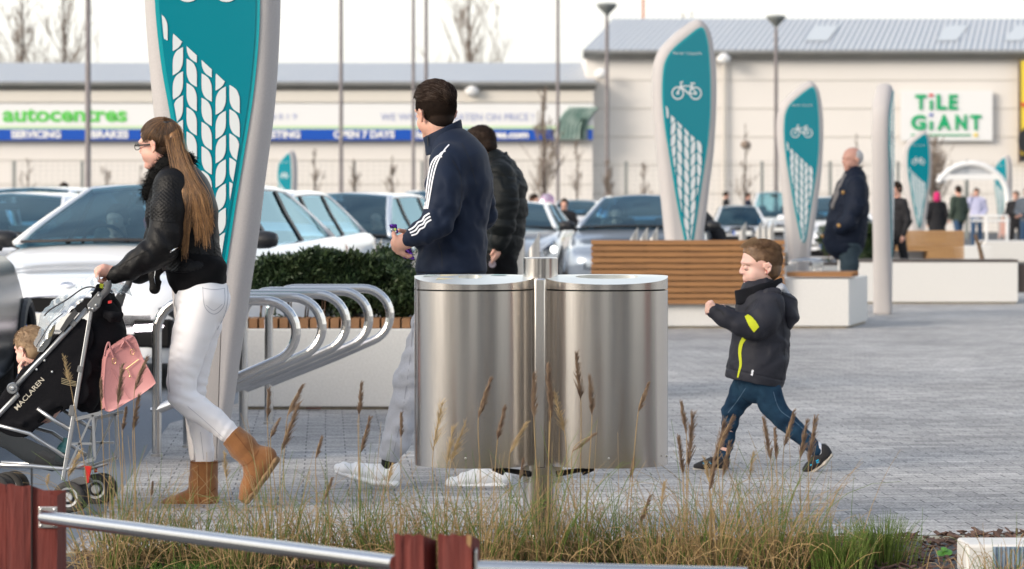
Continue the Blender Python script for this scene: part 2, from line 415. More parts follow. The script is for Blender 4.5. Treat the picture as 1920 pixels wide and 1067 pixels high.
M_TUBE = mat('polished_steel', (0.70, 0.69, 0.68), rough=0.22, metal=1.0, nscale=40, namt=0.25, ncol=(0.55, 0.54, 0.53))
M_SAT = mat('satin_steel', (0.58, 0.56, 0.54), rough=0.38, metal=1.0, nscale=30, namt=0.4, ncol=(0.42, 0.40, 0.38))
M_LID = mat('bin_lid_top', (0.70, 0.72, 0.70), rough=0.3, metal=0.7)
M_TEAL = mat('teal_enamel', (0.0, 0.19, 0.245), rough=0.15, spec=0.35, coat=0.12, nscale=2.5, namt=0.25, ncol=(0.0, 0.22, 0.27))
M_TEALRIM = mat('teal_rim', (0.0, 0.30, 0.34), rough=0.25, coat=0.3)
M_LEAFW = mat('sign_white', (0.62, 0.66, 0.67), rough=0.35)
M_WALL = mat('wall_cladding', (0.74, 0.70, 0.665), rough=0.7, nscale=0.15, namt=0.5, ncol=(0.67, 0.64, 0.60))
M_WALLLOW = mat('wall_cladding_low', (0.60, 0.57, 0.53), rough=0.7, nscale=0.2, namt=0.3)
M_JOINT = mat('wall_joint', (0.56, 0.53, 0.49), rough=0.8)
M_GUTTER = mat('gutter_grey', (0.25, 0.25, 0.24), rough=0.5, nscale=1, namt=0.4)
M_POLE = mat('galvanised_pole', (0.24, 0.215, 0.22), rough=0.55, metal=0.3, nscale=3, namt=0.5)
M_BARK = mat('sapling_bark', (0.10, 0.075, 0.065), rough=0.9, nscale=12, namt=0.6)
M_TWIG = mat('bare_twig', (0.24, 0.19, 0.155), rough=0.9)
M_FENCE = mat('fence_grey', (0.20, 0.215, 0.21), rough=0.6)
M_WHITE = mat('white_board', (0.75, 0.75, 0.75), rough=0.5)
M_BLUE = mat('sign_blue', (0.0, 0.07, 0.42), rough=0.4)
M_GREEN = mat('sign_green', (0.10, 0.55, 0.08), rough=0.5)
M_GREEN2 = mat('letter_green', (0.0, 0.36, 0.14), rough=0.5)
M_PALE = mat('pale_green', (0.52, 0.68, 0.42), rough=0.5)
M_LILAC = mat('lilac_letter', (0.36, 0.40, 0.62), rough=0.5)
M_RED = mat('sign_red', (0.6, 0.03, 0.03), rough=0.5)
M_YEL = mat('sign_yellow', (0.80, 0.60, 0.06), rough=0.5)
M_BLACK = mat('black_plastic', (0.018, 0.018, 0.02), rough=0.45)
M_RUBBER = mat('rubber', (0.035, 0.033, 0.032), rough=0.8, nscale=30, namt=0.6, ncol=(0.09, 0.085, 0.08))

def roof_mat():
    m = mat('ribbed_roof', (0.42, 0.45, 0.50), rough=0.5, metal=0.15)
    nt = m.node_tree; b = nt.nodes['Principled BSDF']; L = nt.links.new
    tc = nt.nodes.new('ShaderNodeTexCoord'); mp = nt.nodes.new('ShaderNodeMapping'); mp.inputs['Rotation'].default_value = (0, 0, R(12))
    w = nt.nodes.new('ShaderNodeTexWave'); w.bands_direction = 'X'; w.inputs['Scale'].default_value = 1.1; w.inputs['Distortion'].default_value = 0.0
    L(tc.outputs['Object'], mp.inputs[0]); L(mp.outputs[0], w.inputs[0])
    mx = nt.nodes.new('ShaderNodeMix'); mx.data_type = 'RGBA'; mx.inputs[6].default_value = (0.46, 0.485, 0.52, 1); mx.inputs[7].default_value = (0.52, 0.545, 0.58, 1)
    L(w.outputs[1], mx.inputs[0]); L(mx.outputs[2], b.inputs['Base Color'])
    bp = nt.nodes.new('ShaderNodeBump'); bp.inputs['Distance'].default_value = 0.08; L(w.outputs[1], bp.inputs['Height']); L(bp.outputs[0], b.inputs['Normal'])
    return m
M_ROOF = roof_mat()
M_SKYL = mat('rooflight', (0.53, 0.56, 0.58), rough=0.4)

# ---------------- ground ----------------
def sheet(name, poly, z, m, kind='structure'):
    o = obj(name, ([(x, y, z) for x, y in poly], [tuple(range(len(poly)))]), m, smooth=False); return tag(o, kind=kind)
sheet('ground', [(-900, -120), (900, -120), (900, 1500), (-900, 1500)], 0.0, M_GRND)
sheet('road', [(-30, 7.6), (-1.62, 7.6), (-1.62, 10.4), (-1.95, 15.2), (-1.3, 19.5), (0.6, 24.5), (3.5, 31), (9, 48), (9, 100), (-60, 100), (-60, 7.6)][::1], 0.004, M_ASPH)
BEDX = lambda px: 1003 + (1920 - px) * 0.022     # image line of the bed's far edge
Ya, Yb = CH * F / (BEDX(100) - HY), CH * F / (BEDX(2100) - HY)
A_, B_ = G(100, Ya), G(2100, Yb)
sheet('plaza_paving', [(-1.62, 7.6), (-1.62, A_.y - .02), (B_.x, B_.y), (40, B_.y), (40, 60), (9, 48), (3.5, 31), (0.6, 24.5), (-1.3, 19.5), (-1.95, 15.2), (-1.62, 10.4)][1:], 0.008, M_PAVE)
# flat strip of paving in front of the bed's end (bottom corner of the frame)
kb = MB(); d_ = (B_ - A_).normalized(); n_ = Vector((-d_.y, d_.x, 0))
kb.prism([A_ + Vector((-.25, 0, -.1)), B_ + Vector((.6, 0, -.1)), B_ + Vector((.6, 0, -.1)) - n_ * .05, A_ + Vector((-.25, 0, -.1)) - n_ * .05], (0, 0, 0), (0, 0, .113))
tag(kb.build('kerb_edging', M_KERB), kind='structure')
# planting bed: gently lumpy mulch sheet, a little below the kerb
def bed():
    nx, ny = 130, 60; vs, fs = [], []
    for j in range(ny + 1):
        for i in range(nx + 1):
            t = i / nx; p = A_.lerp(B_ + Vector((.6, 0, 0)), t) - n_ * (.052 + 3.6 * (j / ny) ** 1.2)
            z = -.018 + .03 * vnoise(np.array([p.x * 3, p.y * 3, 1.0])) + .012 * vnoise(np.array([p.x * 11, p.y * 11, 5.0]))
            vs.append((p.x, p.y, z + .012))
    for j in range(ny):
        for i in range(nx): a = j * (nx + 1) + i; fs.append((a, a + nx + 1, a + nx + 2, a + 1))
    o = obj('planting_bed_soil', (vs, fs), M_MULCH); tag(o, kind='structure')
    # loose bark chips
    mb = MB(); rr = random.Random(3)
    for _ in range(3800):
        t = rr.uniform(.02, 1); dd = .06 + rr.random() ** 1.5 * 1.6; p = A_.lerp(B_, t) - n_ * dd
        L = rr.uniform(.012, .05); M = Matrix.Rotation(rr.uniform(0, 6.28), 3, 'Z') @ Matrix.Rotation(rr.uniform(-.5, .5), 3, 'Y') @ Matrix.Rotation(rr.uniform(-.5, .5), 3, 'X')
        mb.box((p.x, p.y, .008 + rr.random() * .02), (L, L * rr.uniform(.2, .45), .004), M=M)
    o = mb.build('bark_chips', M_CHIP); tag(o, 'loose brown bark chips covering the planting bed', 'mulch', kind='stuff')
bed()

# ---------------- far retail buildings ----------------
def wallbox(mb, px0, px1, Y, z0, z1, depth):
    a, b = G(px0, Y), G(px1, Y); mb.box(((a.x + b.x) / 2, Y + depth / 2, (z0 + z1) / 2), (b.x - a.x, depth, z1 - z0))
def zof(py, Y): return CH - (py - HY) * Y / F
def building(name, Y, px0, px1, e_top, e_bot, r_top, ridge0, ridge1, label, lowline=None, joints=()):
    t = empty(name, G((px0 + px1) / 2, Y), label, 'building')
    ze, zb, zr = zof(e_top, Y), zof(e_bot, Y), zof(r_top, Y + 9)
    m = MB(); wallbox(m, px0 + 6, px1 - 6, Y, -.2, zb + .3, 30); m.build('wall', M_WALL, t)
    m = MB()
    for py in joints: wallbox(m, px0 + 6, px1 - 6, Y - .03, zof(py, Y) - .03, zof(py, Y) + .03, .04)
    if joints: m.build('cladding_joint', M_JOINT, t)
    g = MB(); a, b = G(px0, Y).x, G(px1, Y).x
    prof = [(0.2, zb), (-.55, zb + .04), (-.8, zb + .25), (-.8, ze - .12), (-.62, ze + .02), (0.3, ze + .06)]
    vs = [(x, Y + p, z) for x in (a, b) for p, z in prof]; n = len(prof)
    g.add(vs, [(i, (i + 1) % n, n + (i + 1) % n, n + i) for i in range(n)] + [tuple(range(n))[::-1], tuple(range(n, 2 * n))]); g.build('gutter', M_GUTTER, t)
    r0, r1 = G(ridge0, Y + 9).x, G(ridge1, Y + 9).x
    r = MB(); K = [(a, Y - .6, ze + .03), (b, Y - .6, ze + .03), (r1, Y + 9, zr), (r0, Y + 9, zr), (r1, Y + 26, ze), (r0, Y + 26, ze)]
    r.add(K, [(0, 1, 2, 3), (3, 2, 4, 5), (0, 3, 5), (1, 4, 2)]); r.build('roof', M_ROOF, t)
    return t, (a, b, r0, r1, ze, zr, Y)
bL, gl = building('retail_warehouse', 125, -900, 1117, 155, 168, 118, -860, 1092, 'long low cream warehouse carrying the white and blue garage sign', joints=(190, 300, 345, 395))
bR, gr = building('retail_warehouse', 126, 1093, 2600, 96, 110, 35, 1150, 2560, 'taller cream warehouse behind the green lettered tile sign', joints=(150, 203, 256, 309, 362, 410))
# rooflights on the taller roof
a, b, r0, r1, ze, zr, Y = gr
for u0, u1 in ((1515, 1560), (1762, 1802), (1890, 1925)):
    q = []
    for px, t in ((u0 - 8, .25), (u1 - 8, .25), (u1 + 14, .75), (u0 + 14, .75)):
        yy = Y - .6 + 9.6 * t; q.append((G(px, yy).x, yy, ze + .03 + (zr - ze - .03) * t + .04))
    sk = MB(); sk.add(q, [(0, 1, 2, 3)]); sk.build('rooflight', M_SKYL, bR)
m = MB(); m.tube([P(1358, 110, 125.8), P(1358, 420, 125.8)], .08, 8); m.build('drainpipe', M_WALLLOW, bR)
for px, py in ((1357, 112), (1128, 140)): m = MB(); m.lathe([(.02, -.2), (.3, -.1), (.35, .1), (.1, .3)], P(px, py, 125.2), 12); m.build('security_light', M_WHITE, bR)
m = MB(); m.lathe([(.02, -.25), (.3, -.1), (.35, .1), (.1, .3)], P(885, 172, 124.4), 12); m.build('security_light', M_WHITE, bL)
# garage fascia sign
Y = 124.6
sg = empty('garage_sign', P(480, 262, Y), 'long white fascia with green and blue lettering on the low warehouse', 'sign')
def board(name, x0, y0, x1, y1, Y, m, parent, t=.12, skew=0):
    mb = MB(); mb.prism([P(x0, y1, Y), P(x1 + skew, y1, Y), P(x1, y0, Y), P(x0, y0, Y)], (0, 0, 0), (0, t, 0)); return mb.build(name, m, parent)
board('fascia_board', -420, 170, 1113, 192, Y, mat('fascia_cream', (0.66, 0.62, 0.56)), sg)
board('fascia_board', -420, 194, 1113, 236, Y, M_WHITE, sg)
board('green_band', -420, 236, 1113, 242, Y, M_PALE, sg)
board('blue_band', -420, 242, 1033, 263, Y, M_BLUE, sg, skew=6)
board('blue_band', 1040, 242, 1112, 263, Y + .02, mat('sign_white2', (0.7, 0.7, 0.7)), sg)
Yt = Y - .03
text_px('autocentres', M_GREEN, 'green_lettering', sg, 5, 203, 238, 229, Yt, bold=.03)
for s_, a0, a1 in (('SERVICING', 21, 114), ('BRAKES', 171, 241), ('TYRES', 300, 370), ('MOT TESTING', 440, 563), ('OPEN 7 DAYS', 625, 740), ('halfordsautocentres.com', 780, 991)):
    text_px(s_, M_WHITE, 'white_lettering', sg, a0, 244.5, a1, 259.5, Yt, bold=.05)
text_px("WE WON'T BE BEATEN ON PRICE !", M_LILAC, 'lilac_lettering', sg, 714, 212, 1000, 226, Yt, bold=.0)
text_px('0 0 0 0 0 1 9', M_LILAC, 'lilac_lettering', sg, 470, 213, 556, 224, Yt)
# tyre picture at the end of the fascia
ty = MB()
for k in range(7):
    a = k / 7; c = [P(1048 + 50 * (x * .9) + k * 8, 262 - 62 * math.sin(x * 1.57) , Yt - .02 * k) for x in np.linspace(0, 1, 12)]
    ty.tube([P(1046 + k * 8.0 + 26 * t * t, 262 - 60 * t ** .7, Yt - .02 * k) for t in np.linspace(0, 1, 12)], .1, 4)
ty.build('tyre_tread', mat('tyre_green', (0.07, 0.16, 0.14), nscale=1.5, namt=1, ncol=(.30, .38, .35)), sg)
board('tyre_side', 1090, 222, 1099, 262, Yt - .25, mat('tyre_dark', (0.02, 0.05, 0.04)), sg, skew=-10)
board('blue_square', 1102, 242, 1111, 262, Yt - .03, M_BLUE, sg)
# tile shop banner
tg = empty('shop_banner', P(1775, 262, 125.6), 'white banner with tall green letters on the taller warehouse', 'sign')
Y = 125.7; board('banner', 1689, 170, 1861, 264, Y, M_WHITE, tg)
Yt = Y - .06
for s_, x0, x1, r in (('T', 1716, 1737, 0), ('L', 1756, 1775, 0), ('E', 1779, 1796, 0)): text_px(s_, M_GREEN2, 'green_letter', tg, x0, 177, x1, 206, Yt, bold=.045)
for s_, x0, x1 in (('G', 1708, 1736), ('A', 1757, 1783), ('N', 1791, 1813), ('T', 1819, 1840)): text_px(s_, M_GREEN2, 'green_letter', tg, x0, 215, x1, 244, Yt, bold=.045)
board('green_letter', 1743, 188, 1749, 206, Yt, M_GREEN2, tg, .02); board('green_letter', 1743, 227, 1749, 244, Yt, M_GREEN2, tg, .02)
board('red_dot', 1742, 176, 1750, 181, Yt, M_RED, tg, .02); board('blue_dot', 1743, 213, 1749, 218, Yt, M_BLUE, tg, .02)
board('green_line', 1708, 252, 1820, 254.5, Yt, M_GREEN2, tg, .02); board('yellow_square', 1826, 250, 1833, 256, Yt, M_YEL, tg, .02)
yg = empty('yellow_sign', P(1950, 304, 125.5), 'tall yellow shop sign with dark border, cut by the frame edge', 'sign')
board('yellow_panel', 1913, 114, 2010, 304, 125.5, M_YEL, yg); board('dark_border', 1910, 112, 1913, 306, 125.45, mat('brown_border', (0.12, 0.07, 0.05)), yg)
m = MB(); m.lathe([(.02, 0), (.75, 0), (.75, .05), (.02, .05)], P(1938, 264, 125.3), 20, M=ROT_X); m.build('dark_disc', M_BLACK, yg)
board('dark_border', 1913, 290, 2010, 304, 125.4, M_BLACK, yg, .04)
board('red_stripe', 1915, 193, 1990, 199, 125.4, M_RED, yg, .04)
# unseen blocks added behind and beside the camera, only for the steel to reflect
for x, w, h, c in ((34, 10, 9, (0.16, 0.055, 0.035)), (-38, 20, 8, (0.20, 0.15, 0.11)), (-12, 14, 9, (0.42, 0.36, 0.30)), (8, 9, 7, (0.10, 0.07, 0.06)), (24, 16, 9, (0.34, 0.25, 0.18))):
    yy_ = 2 if x == 34 else -34
    t = empty('reflection_block', (x, yy_, 0), None, 'building')
    t['label'] = {34: 'red brown block added out of view beside the camera for the steel bin to reflect', -38: 'dark brown block added out of view behind the camera for the steel bin to reflect', -12: 'pale stone coloured block added out of view behind the camera for the steel bin to reflect', 8: 'narrow dark block added out of view behind the camera for the steel bin to reflect', 24: 'wide tan block added out of view behind the camera for the steel bin to reflect'}[x]
    m = MB(); m.box((x, yy_ - 4, h / 2), (w, 8, h)); m.build('wall', mat('reflection_wall', c, rough=.8), t)
    m = MB(); m.box((x, yy_ + .1, 1.6), (w * .7, .2, 3.0)); m.build('reflection_front', mat('reflection_glass', (0.03, 0.04, 0.05), rough=.1), t)
    m = MB(); m.box((x, yy_ - 4, h + .2), (w + .6, 8.6, .4)); m.build('roof', M_GUTTER, t)

# ---------------- car park fence, lamp posts, bare trees ----------------
fn = empty('mesh_fence', G(960, 112), 'tall grey mesh fence standing before both warehouses', 'fence')
zt = zof(302, 112); mp = MB(); mw = MB()
for k in range(-9, 12):
    x = G(1174 + 127.5 * k, 112).x; mp.box((x, 112, zt / 2), (.12, .08, zt))
mp.build('fence_post', M_FENCE, fn)
x0, x1 = G(20, 112).x, G(2560, 112).x
for z in np.arange(.1, zt, .2): mw.box(((x0 + x1) / 2, 111.96, z), (x1 - x0, .012, .012))
for x in np.arange(x0, x1, .25): mw.box((x, 111.97, zt / 2), (.008, .008, zt))
mw.build('wire_panel', mat('fence_wire', (0.32, 0.33, 0.32), rough=.6), fn)
def lamp_post(px, w, Y, ytop, label, head=True, low=.25):
    h = zof(ytop, Y); g = G(px, Y); t = empty('lamp_post', g, label, 'lamp post', 'slim lamp posts in the car park')
    r = w * Y / F / 2; m = MB(); m.lathe([(r * 1.5, 0), (r * 1.5, 1.2), (r * 1.1, 1.3), (r, h - .3), (r * .7, h)], g, 12); m.build('pole', M_POLE, t)
    if head:
        m = MB(); m.lathe([(r * .8, h - .05), (r * 1.5, h + .05), (.34, h + .28), (.42, h + .38), (.38, h + .46), (.05, h + .5)], g, 16); m.build('lamp_head', M_FENCE, t)
lamp_post(165, 10, 66, -350, 'thick lamp post rising just beside the ponytailed woman\'s side of the sign', head=False)
lamp_post(639.5, 7, 84, -260, 'lamp post between the tall near sign and the man in navy', head=False)
lamp_post(775, 6, 92, -240, 'lamp post passing behind the dark hair of the navy jacket man', head=False)
lamp_post(799, 6.5, 100, -240, 'lamp post just beyond the one hidden by the navy jacket man', head=False)
lamp_post(1046, 6, 100, -240, 'lamp post standing over the end of the blue sign band', head=False)
lamp_post(1138, 7, 108, 28, 'lamp post with flat black head at the corner of the taller warehouse')
lamp_post(1455, 7, 112, 50, 'lamp post with flat black head between the two bicycle signs')
def bare_tree(px, Y, ytop, spread, label, seed, n=26, thick=.05, lean=0., group='bare saplings before the warehouses', ybase=None, dens=1.0):
    rr = random.Random(seed); g = G(px, Y, 0); h = zof(ytop, Y); t = empty('bare_tree', g, label, 'tree', group)
    tr = MB(); pts = [g + Vector((lean * h * (k / 8) ** 2 + rr.uniform(-.02, .02) * h * .4 * (k > 0), 0, h * .93 * k / 8)) for k in range(9)]
    tr.tube(pts, [thick * (1 - .85 * k / 8) for k in range(9)], 7); tr.build('trunk', M_BARK, t)
    br = []
    def grow(p, d, L, r, lvl):
        k = 6; q = [p]; dd = d.copy()
        for i in range(k):
            dd = (dd + Vector((rr.uniform(-.16, .16), rr.uniform(-.16, .16), .09))).normalized(); q.append(q[-1] + dd * L / k)
        br.append((np.array([tuple(x) for x in q]), r))
        if lvl < 2:
            for i in range(int(rr.choice((3, 4, 5)) * dens)):
                j = rr.randint(1, k - 1); s2 = (dd + Vector((rr.uniform(-.9, .9), rr.uniform(-.9, .9), rr.uniform(0, .5)))).normalized()
                grow(q[j], s2, L * rr.uniform(.35, .6), r * .55, lvl + 1)
    for i in range(n):
        f = rr.uniform(.25, .95); p = pts[int(f * 8)].lerp(pts[min(int(f * 8) + 1, 8)], f * 8 % 1); a = rr.uniform(0, 6.28)
        grow(p, Vector((math.cos(a) * .55, math.sin(a) * .55, .85)).normalized(), spread * (1.15 - f) * rr.uniform(.7, 1.2), thick * .28, 0)
    strands('crown', [b[0] for b in br], (max(thick * .12, .008), max(thick * .035, .004)), M_TWIG, t)
bare_tree(1018, 78, 140, 1.2, 'dark bare sapling nearest the end of the blue sign band', 5, 46, .085)
for i, (px, yt, lb) in enumerate(((52, 285, 'thin bare sapling above the far white car roof'), (198, 300, 'thin bare sapling between the pole and the ponytailed woman'), (263, 300, 'thin bare sapling beside the ponytailed woman\'s glasses'),
        (590, 265, 'thin bare sapling between the small far sign and a lamp post'), (664, 285, 'thin bare sapling just beside the second lamp post'), (735, 280, 'thin bare sapling over the parked hatchback roof'), (1082, 240, 'thin bare sapling below the tyre picture'),
        (1208, 290, 'thin bare sapling in front of the corner wall beside the second sign'), (1398, 215, 'thin bare sapling holding a round nest between the bicycle signs'), (1606, 235, 'thin bare sapling rising behind the grey haired man'))):
    bare_tree(px, 100, yt, .9, lb, 20 + i, 16, .06)
bare_tree(1140, 96, 285, .8, 'reddish twiggy sapling at the foot of the corner lamp post', 41, 40, .05, dens=1.3)
bare_tree(1752, 80, 250, 1.5, 'bushy bare sapling beside the far white arch', 42, 44, .06, dens=1.2)
nb = MB(); nb.lathe([(.02, -.16), (.16, -.1), (.2, .05), (.1, .17)], P(1398, 272, 100), 10); tag(nb.build('bird_nest', M_TWIG), 'round dark nest in the sapling between the bicycle signs', 'nest')
for px, yt, sp, lb, sd, n in ((40, -60, 6, 'large bare tree over the low warehouse roof by the frame edge', 60, 40), (120, -120, 6, 'large bare tree over the low warehouse roof beside the thick pole', 61, 44), (880, -90, 7, 'large bare tree over the roof behind the navy jacket man', 62, 44), (1300, -10, 5, 'faint bare tree top peeking over the taller warehouse roof', 63, 14)):
    bare_tree(px, 190, yt, sp, lb, sd, n, .22, group='big bare trees behind the warehouses', dens=.8)
cr = MB(); cr.tube([P(1206, 60, 200), P(1206, -120, 200)], .09, 6); tag(cr.build('orange_mast', mat('orange_paint', (0.5, 0.15, 0.04))), 'thin orange mast rising over the taller warehouse roof', 'mast')

# ---------------- planters, hedge, benches ----------------
def slats(mb, x0, x1, y0, y1, z0, z1, pitch=.062, w=.05):
    x = x0
    while x + w <= x1: mb.box((x + w / 2, (y0 + y1) / 2, (z0 + z1) / 2), (w, y1 - y0, z1 - z0)); x += pitch
def hedge(name, x0, x1, y0, y1, z0, z1, label, seed, n, sz=.03):
    t = empty(name, ((x0 + x1) / 2, (y0 + y1) / 2, z0), label, 'hedge')
    g = np.random.default_rng(seed); fx = g.uniform(0, 1, n); fy = g.uniform(0, 1, n); fz = g.beta(2.2, 1.2, n)
    fy = np.where(g.random(n) < .6, g.beta(1, 4, n), fy)
    top = z1 - .05 * fx + .10 * vnoise(np.stack([fx * (x1 - x0) * 5, fy, fx * 0], -1)) + .04 * vnoise(np.stack([fx * (x1 - x0) * 17, fy * 4, fx * 0], -1))
    thin = vnoise(np.stack([fx * (x1 - x0) * 7, fz * 3.5, fy * 2], -1)); keep = thin > -.30 + .42 * (fz < .4)
    x = x0 + fx * (x1 - x0); z = z0 + fz * (top - z0); bul = .09 * vnoise(np.stack([x * 6, z * 6, fy * 0], -1)); y = y0 + fy * (y1 - y0) + bul
    c = np.stack([x, y, z], -1)[keep]; k = len(c)
    # each piece: a short feathered sprig of five needles
    d = g.normal(0, 1, (k, 3)); d[:, 2] = np.abs(d[:, 2]) + .7; d /= np.linalg.norm(d, axis=1, keepdims=True)
    V, Fc = [], []; L = g.uniform(.6, 1.5, k) * sz
    for j in range(5):
        s = d + g.normal(0, .55, (k, 3)); s /= np.linalg.norm(s, axis=1, keepdims=True); w = np.cross(s, g.normal(0, 1, (k, 3))); w /= np.linalg.norm(w, axis=1, keepdims=True)
        b0 = c + d * (L * .2 * j)[:, None]; tip = b0 + s * L[:, None]; mid = (b0 + tip) / 2; ww = w * (L * .17)[:, None]
        V.append(np.stack([b0, mid + ww, tip, mid - ww], 1).reshape(-1, 3))
    V = np.concatenate(V); Fc = np.arange(len(V)).reshape(-1, 4)
    obj('foliage', (V, Fc), M_YEW, t, smooth=False)
    st = []
    for i in range(int((x1 - x0) * 16)):
        x_ = g.uniform(x0, x1); y_ = g.uniform(y0 + .05, y1 - .05); hh = (z1 - z0) * g.uniform(.6, 1.02); q = [(x_ + g.normal(0, .02) * s, y_, z0 + hh * s) for s in np.linspace(0, 1, 6)]; st.append(np.array(q))
    strands('stems', st, (.007, .003), mat('hedge_stem', (0.12, 0.07, 0.045), rough=.9), t); return t
M_YEW = mat('yew_green', (0.014, 0.036, 0.014), rough=0.55, nscale=9, namt=1, ncol=(0.042, 0.066, 0.022), spec=.4, detail=3)
def planter(name, px0, px1, Yf, depth, ztop, label, plinth=.03, m=M_CONC, group='white concrete planters', shear=0.0):
    a, b = G(px0, Yf).x, G(px1, Yf).x; t = empty(name, ((a + b) / 2, Yf, 0), label, 'planter', group)
    mb = MB(); mb.prism([(a, Yf, 0), (b, Yf, 0), (b + shear, Yf + depth, 0), (a + shear, Yf + depth, 0)], (0, 0, plinth), (0, 0, ztop)); bevel(mb.build('body', m, t), .008)
    mb = MB(); mb.prism([(a + .03, Yf + .03, 0), (b - .03, Yf + .03, 0), (b + shear - .03, Yf + depth - .03, 0), (a + shear + .03, Yf + depth - .03, 0)], (0, 0, .003), (0, 0, plinth + .004)); mb.build('plinth', M_PLINTH, t)
    return t, a, b
t, a, b = planter('planter', 447, 908, 16.2, 1.0, .50, 'speckled white planter holding the yew hedge behind the steel hoops', .025)
mb = MB(); slats(mb, a, b, 16.22, 16.5, .503, .560); mb.build('timber_seat', M_WOODEND, t)
mb = MB(); mb.box(((a + b) / 2, 16.36, .4985), (b - a - .02, .2, .006)); mb.build('seat_batten', M_DARKGAP, t)
hedge('hedge', a + .05, b - .05, 16.42, 17.1, .5, .925, 'dark green clipped yew hedge in the planter behind the hoops', 4, 26000)
lf = MB(); lf.box(G(588, 16.14, .022), (.09, .03, .014)); tag(lf.build('dead_leaf', M_CHIP), 'crumpled brown leaf lying at the foot of the hedge planter', 'leaf')
# second: long planter with a tall slatted back
Yf = 26.9
t, a, b = planter('bench_planter', 1100, 1592, Yf, 1.3, zof(523, Yf), 'white planter with the long slatted timber back near the boy', .03, shear=.36)
# its timber back
a2, b2 = G(1108, Yf).x, G(1470, Yf).x; z0, z1 = zof(571, Yf), zof(449, Yf)
mb = MB(); nsl = 11; hh = (z1 - z0) / nsl
for k in range(nsl): mb.box(((a2 + b2) / 2, Yf - .055 - .002 * (k % 2), z0 + hh * (k + .5)), (b2 - a2, .045, hh * .78))
mb.build('timber_back', M_WOOD, t)
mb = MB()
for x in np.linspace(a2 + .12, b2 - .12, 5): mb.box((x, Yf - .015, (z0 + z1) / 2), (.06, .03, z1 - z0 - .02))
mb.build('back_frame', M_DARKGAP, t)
mb = MB(); mb.box(((a2 + b2) / 2, Yf - .004, (z0 + z1) / 2), (b2 - a2 - .03, .012, z1 - z0 - .03)); mb.build('gap_shade_board', mat('shadowed_wood', (0.10, 0.055, 0.03), rough=.7), t)  # dark sheet behind the slats; shade of the gaps put into its colour
a3, b3 = G(1474, Yf).x, G(1596, Yf).x; zt2 = zof(521.5, Yf)
mb = MB()
for k in range(6): mb.box(((a3 + b3) / 2 + k * .024 + .01, Yf + .05 + k * .085, zt2 + .035), (b3 - a3, .07, .05))
mb.build('timber_seat', M_WOOD, t)
# third: long planter further off
Yf = 33.6
t, a, b = planter('planter', 1600, 1909, Yf, 1.6, zof(492, Yf), 'long white planter behind the grey edge-on column', .03)
mb = MB(); mb.box(((a + b) / 2, Yf + .25, zof(491, Yf) + .012), (b - a, .5, .03)); mb.build('timber_seat', mat('weathered_wood', (0.07, 0.055, 0.05)), t)
mb = MB(); mb.box((b + .06, Yf + .35, zof(492, Yf) * .62), (.1, .6, .36)); mb.build('end_seat', mat('dark_wood', (0.06, 0.045, 0.04)), t)
Yf = 38
t, a, b = planter('planter', 1462, 1640, Yf, 1.2, zof(498, Yf), 'low white planter under the second bicycle sign', .02)
mb = MB(); mb.box(((a + b) / 2, Yf + .3, zof(498, Yf) + .02), (b - a, .6, .04)); mb.build('timber_seat', MATS['weathered_wood'], t)
hedge('hedge', G(1540, 39.5).x, G(1650, 39.5).x, 39, 40, .3, .93, 'small dark hedge behind the grey haired man', 6, 5000, .05)
# timber bench block beyond
Yf = 44; t = empty('timber_bench', G(1715, Yf), 'stepped slatted timber bench block beyond the long planter', 'bench')
mb = MB()
for k in range(9):
    z = zof(490 - 6.4 * k, Yf); h6 = .045
    xs = (1735, 1803) if 490 - 6.4 * k > 472 else (1615, 1803)
    aa, bb = G(xs[0], Yf).x, G(xs[1], Yf).x; mb.box(((aa + bb) / 2, Yf, z + .03), (bb - aa, .5, h6))
mb.build('slat_stack', mat('pale_timber', (0.42, 0.24, 0.10), nscale=3, namt=.8, ncol=(.3, .16, .07), stretch=(.5, 8, 8)), t)
aa, bb = G(1620, Yf).x, G(1800, Yf).x
mb = MB(); mb.box(((aa + bb) / 2, Yf + .32, .3), (bb - aa - .1, .1, .55)); mb.build('backing', M_CONC, t)
for px0, px1, Yf, yt, lb in ((1800, 1860, 50, 462, 'short white planter just beyond the stepped timber bench'), (1846, 2050, 58, 452, 'white planter wall in front of the far arch'), (1290, 1470, 46, 474, 'white planter mostly hidden behind the slatted back')):
    planter('planter', px0, px1, Yf, 1.2, zof(yt, Yf), lb, .02)
# leaning pruned sapling in the long planter
lt = empty('pruned_sapling', P(1843, 492, 34.2), 'leaning brown pruned stem in the long planter', 'sapling')
mb = MB(); mb.tube([P(1843, 492, 34.2), P(1840, 478, 34.2), P(1836, 462, 34.2), P(1828, 440, 34.2)], [.035, .03, .026, .02], 8); mb.build('trunk', mat('sapling_brown', (0.16, 0.10, 0.06), nscale=14, namt=.8), lt)
mb = MB(); mb.tube([P(1836, 462, 34.2), P(1842, 452, 34.2)], [.015, .01], 6); mb.build('twig', MATS['sapling_brown'], lt)
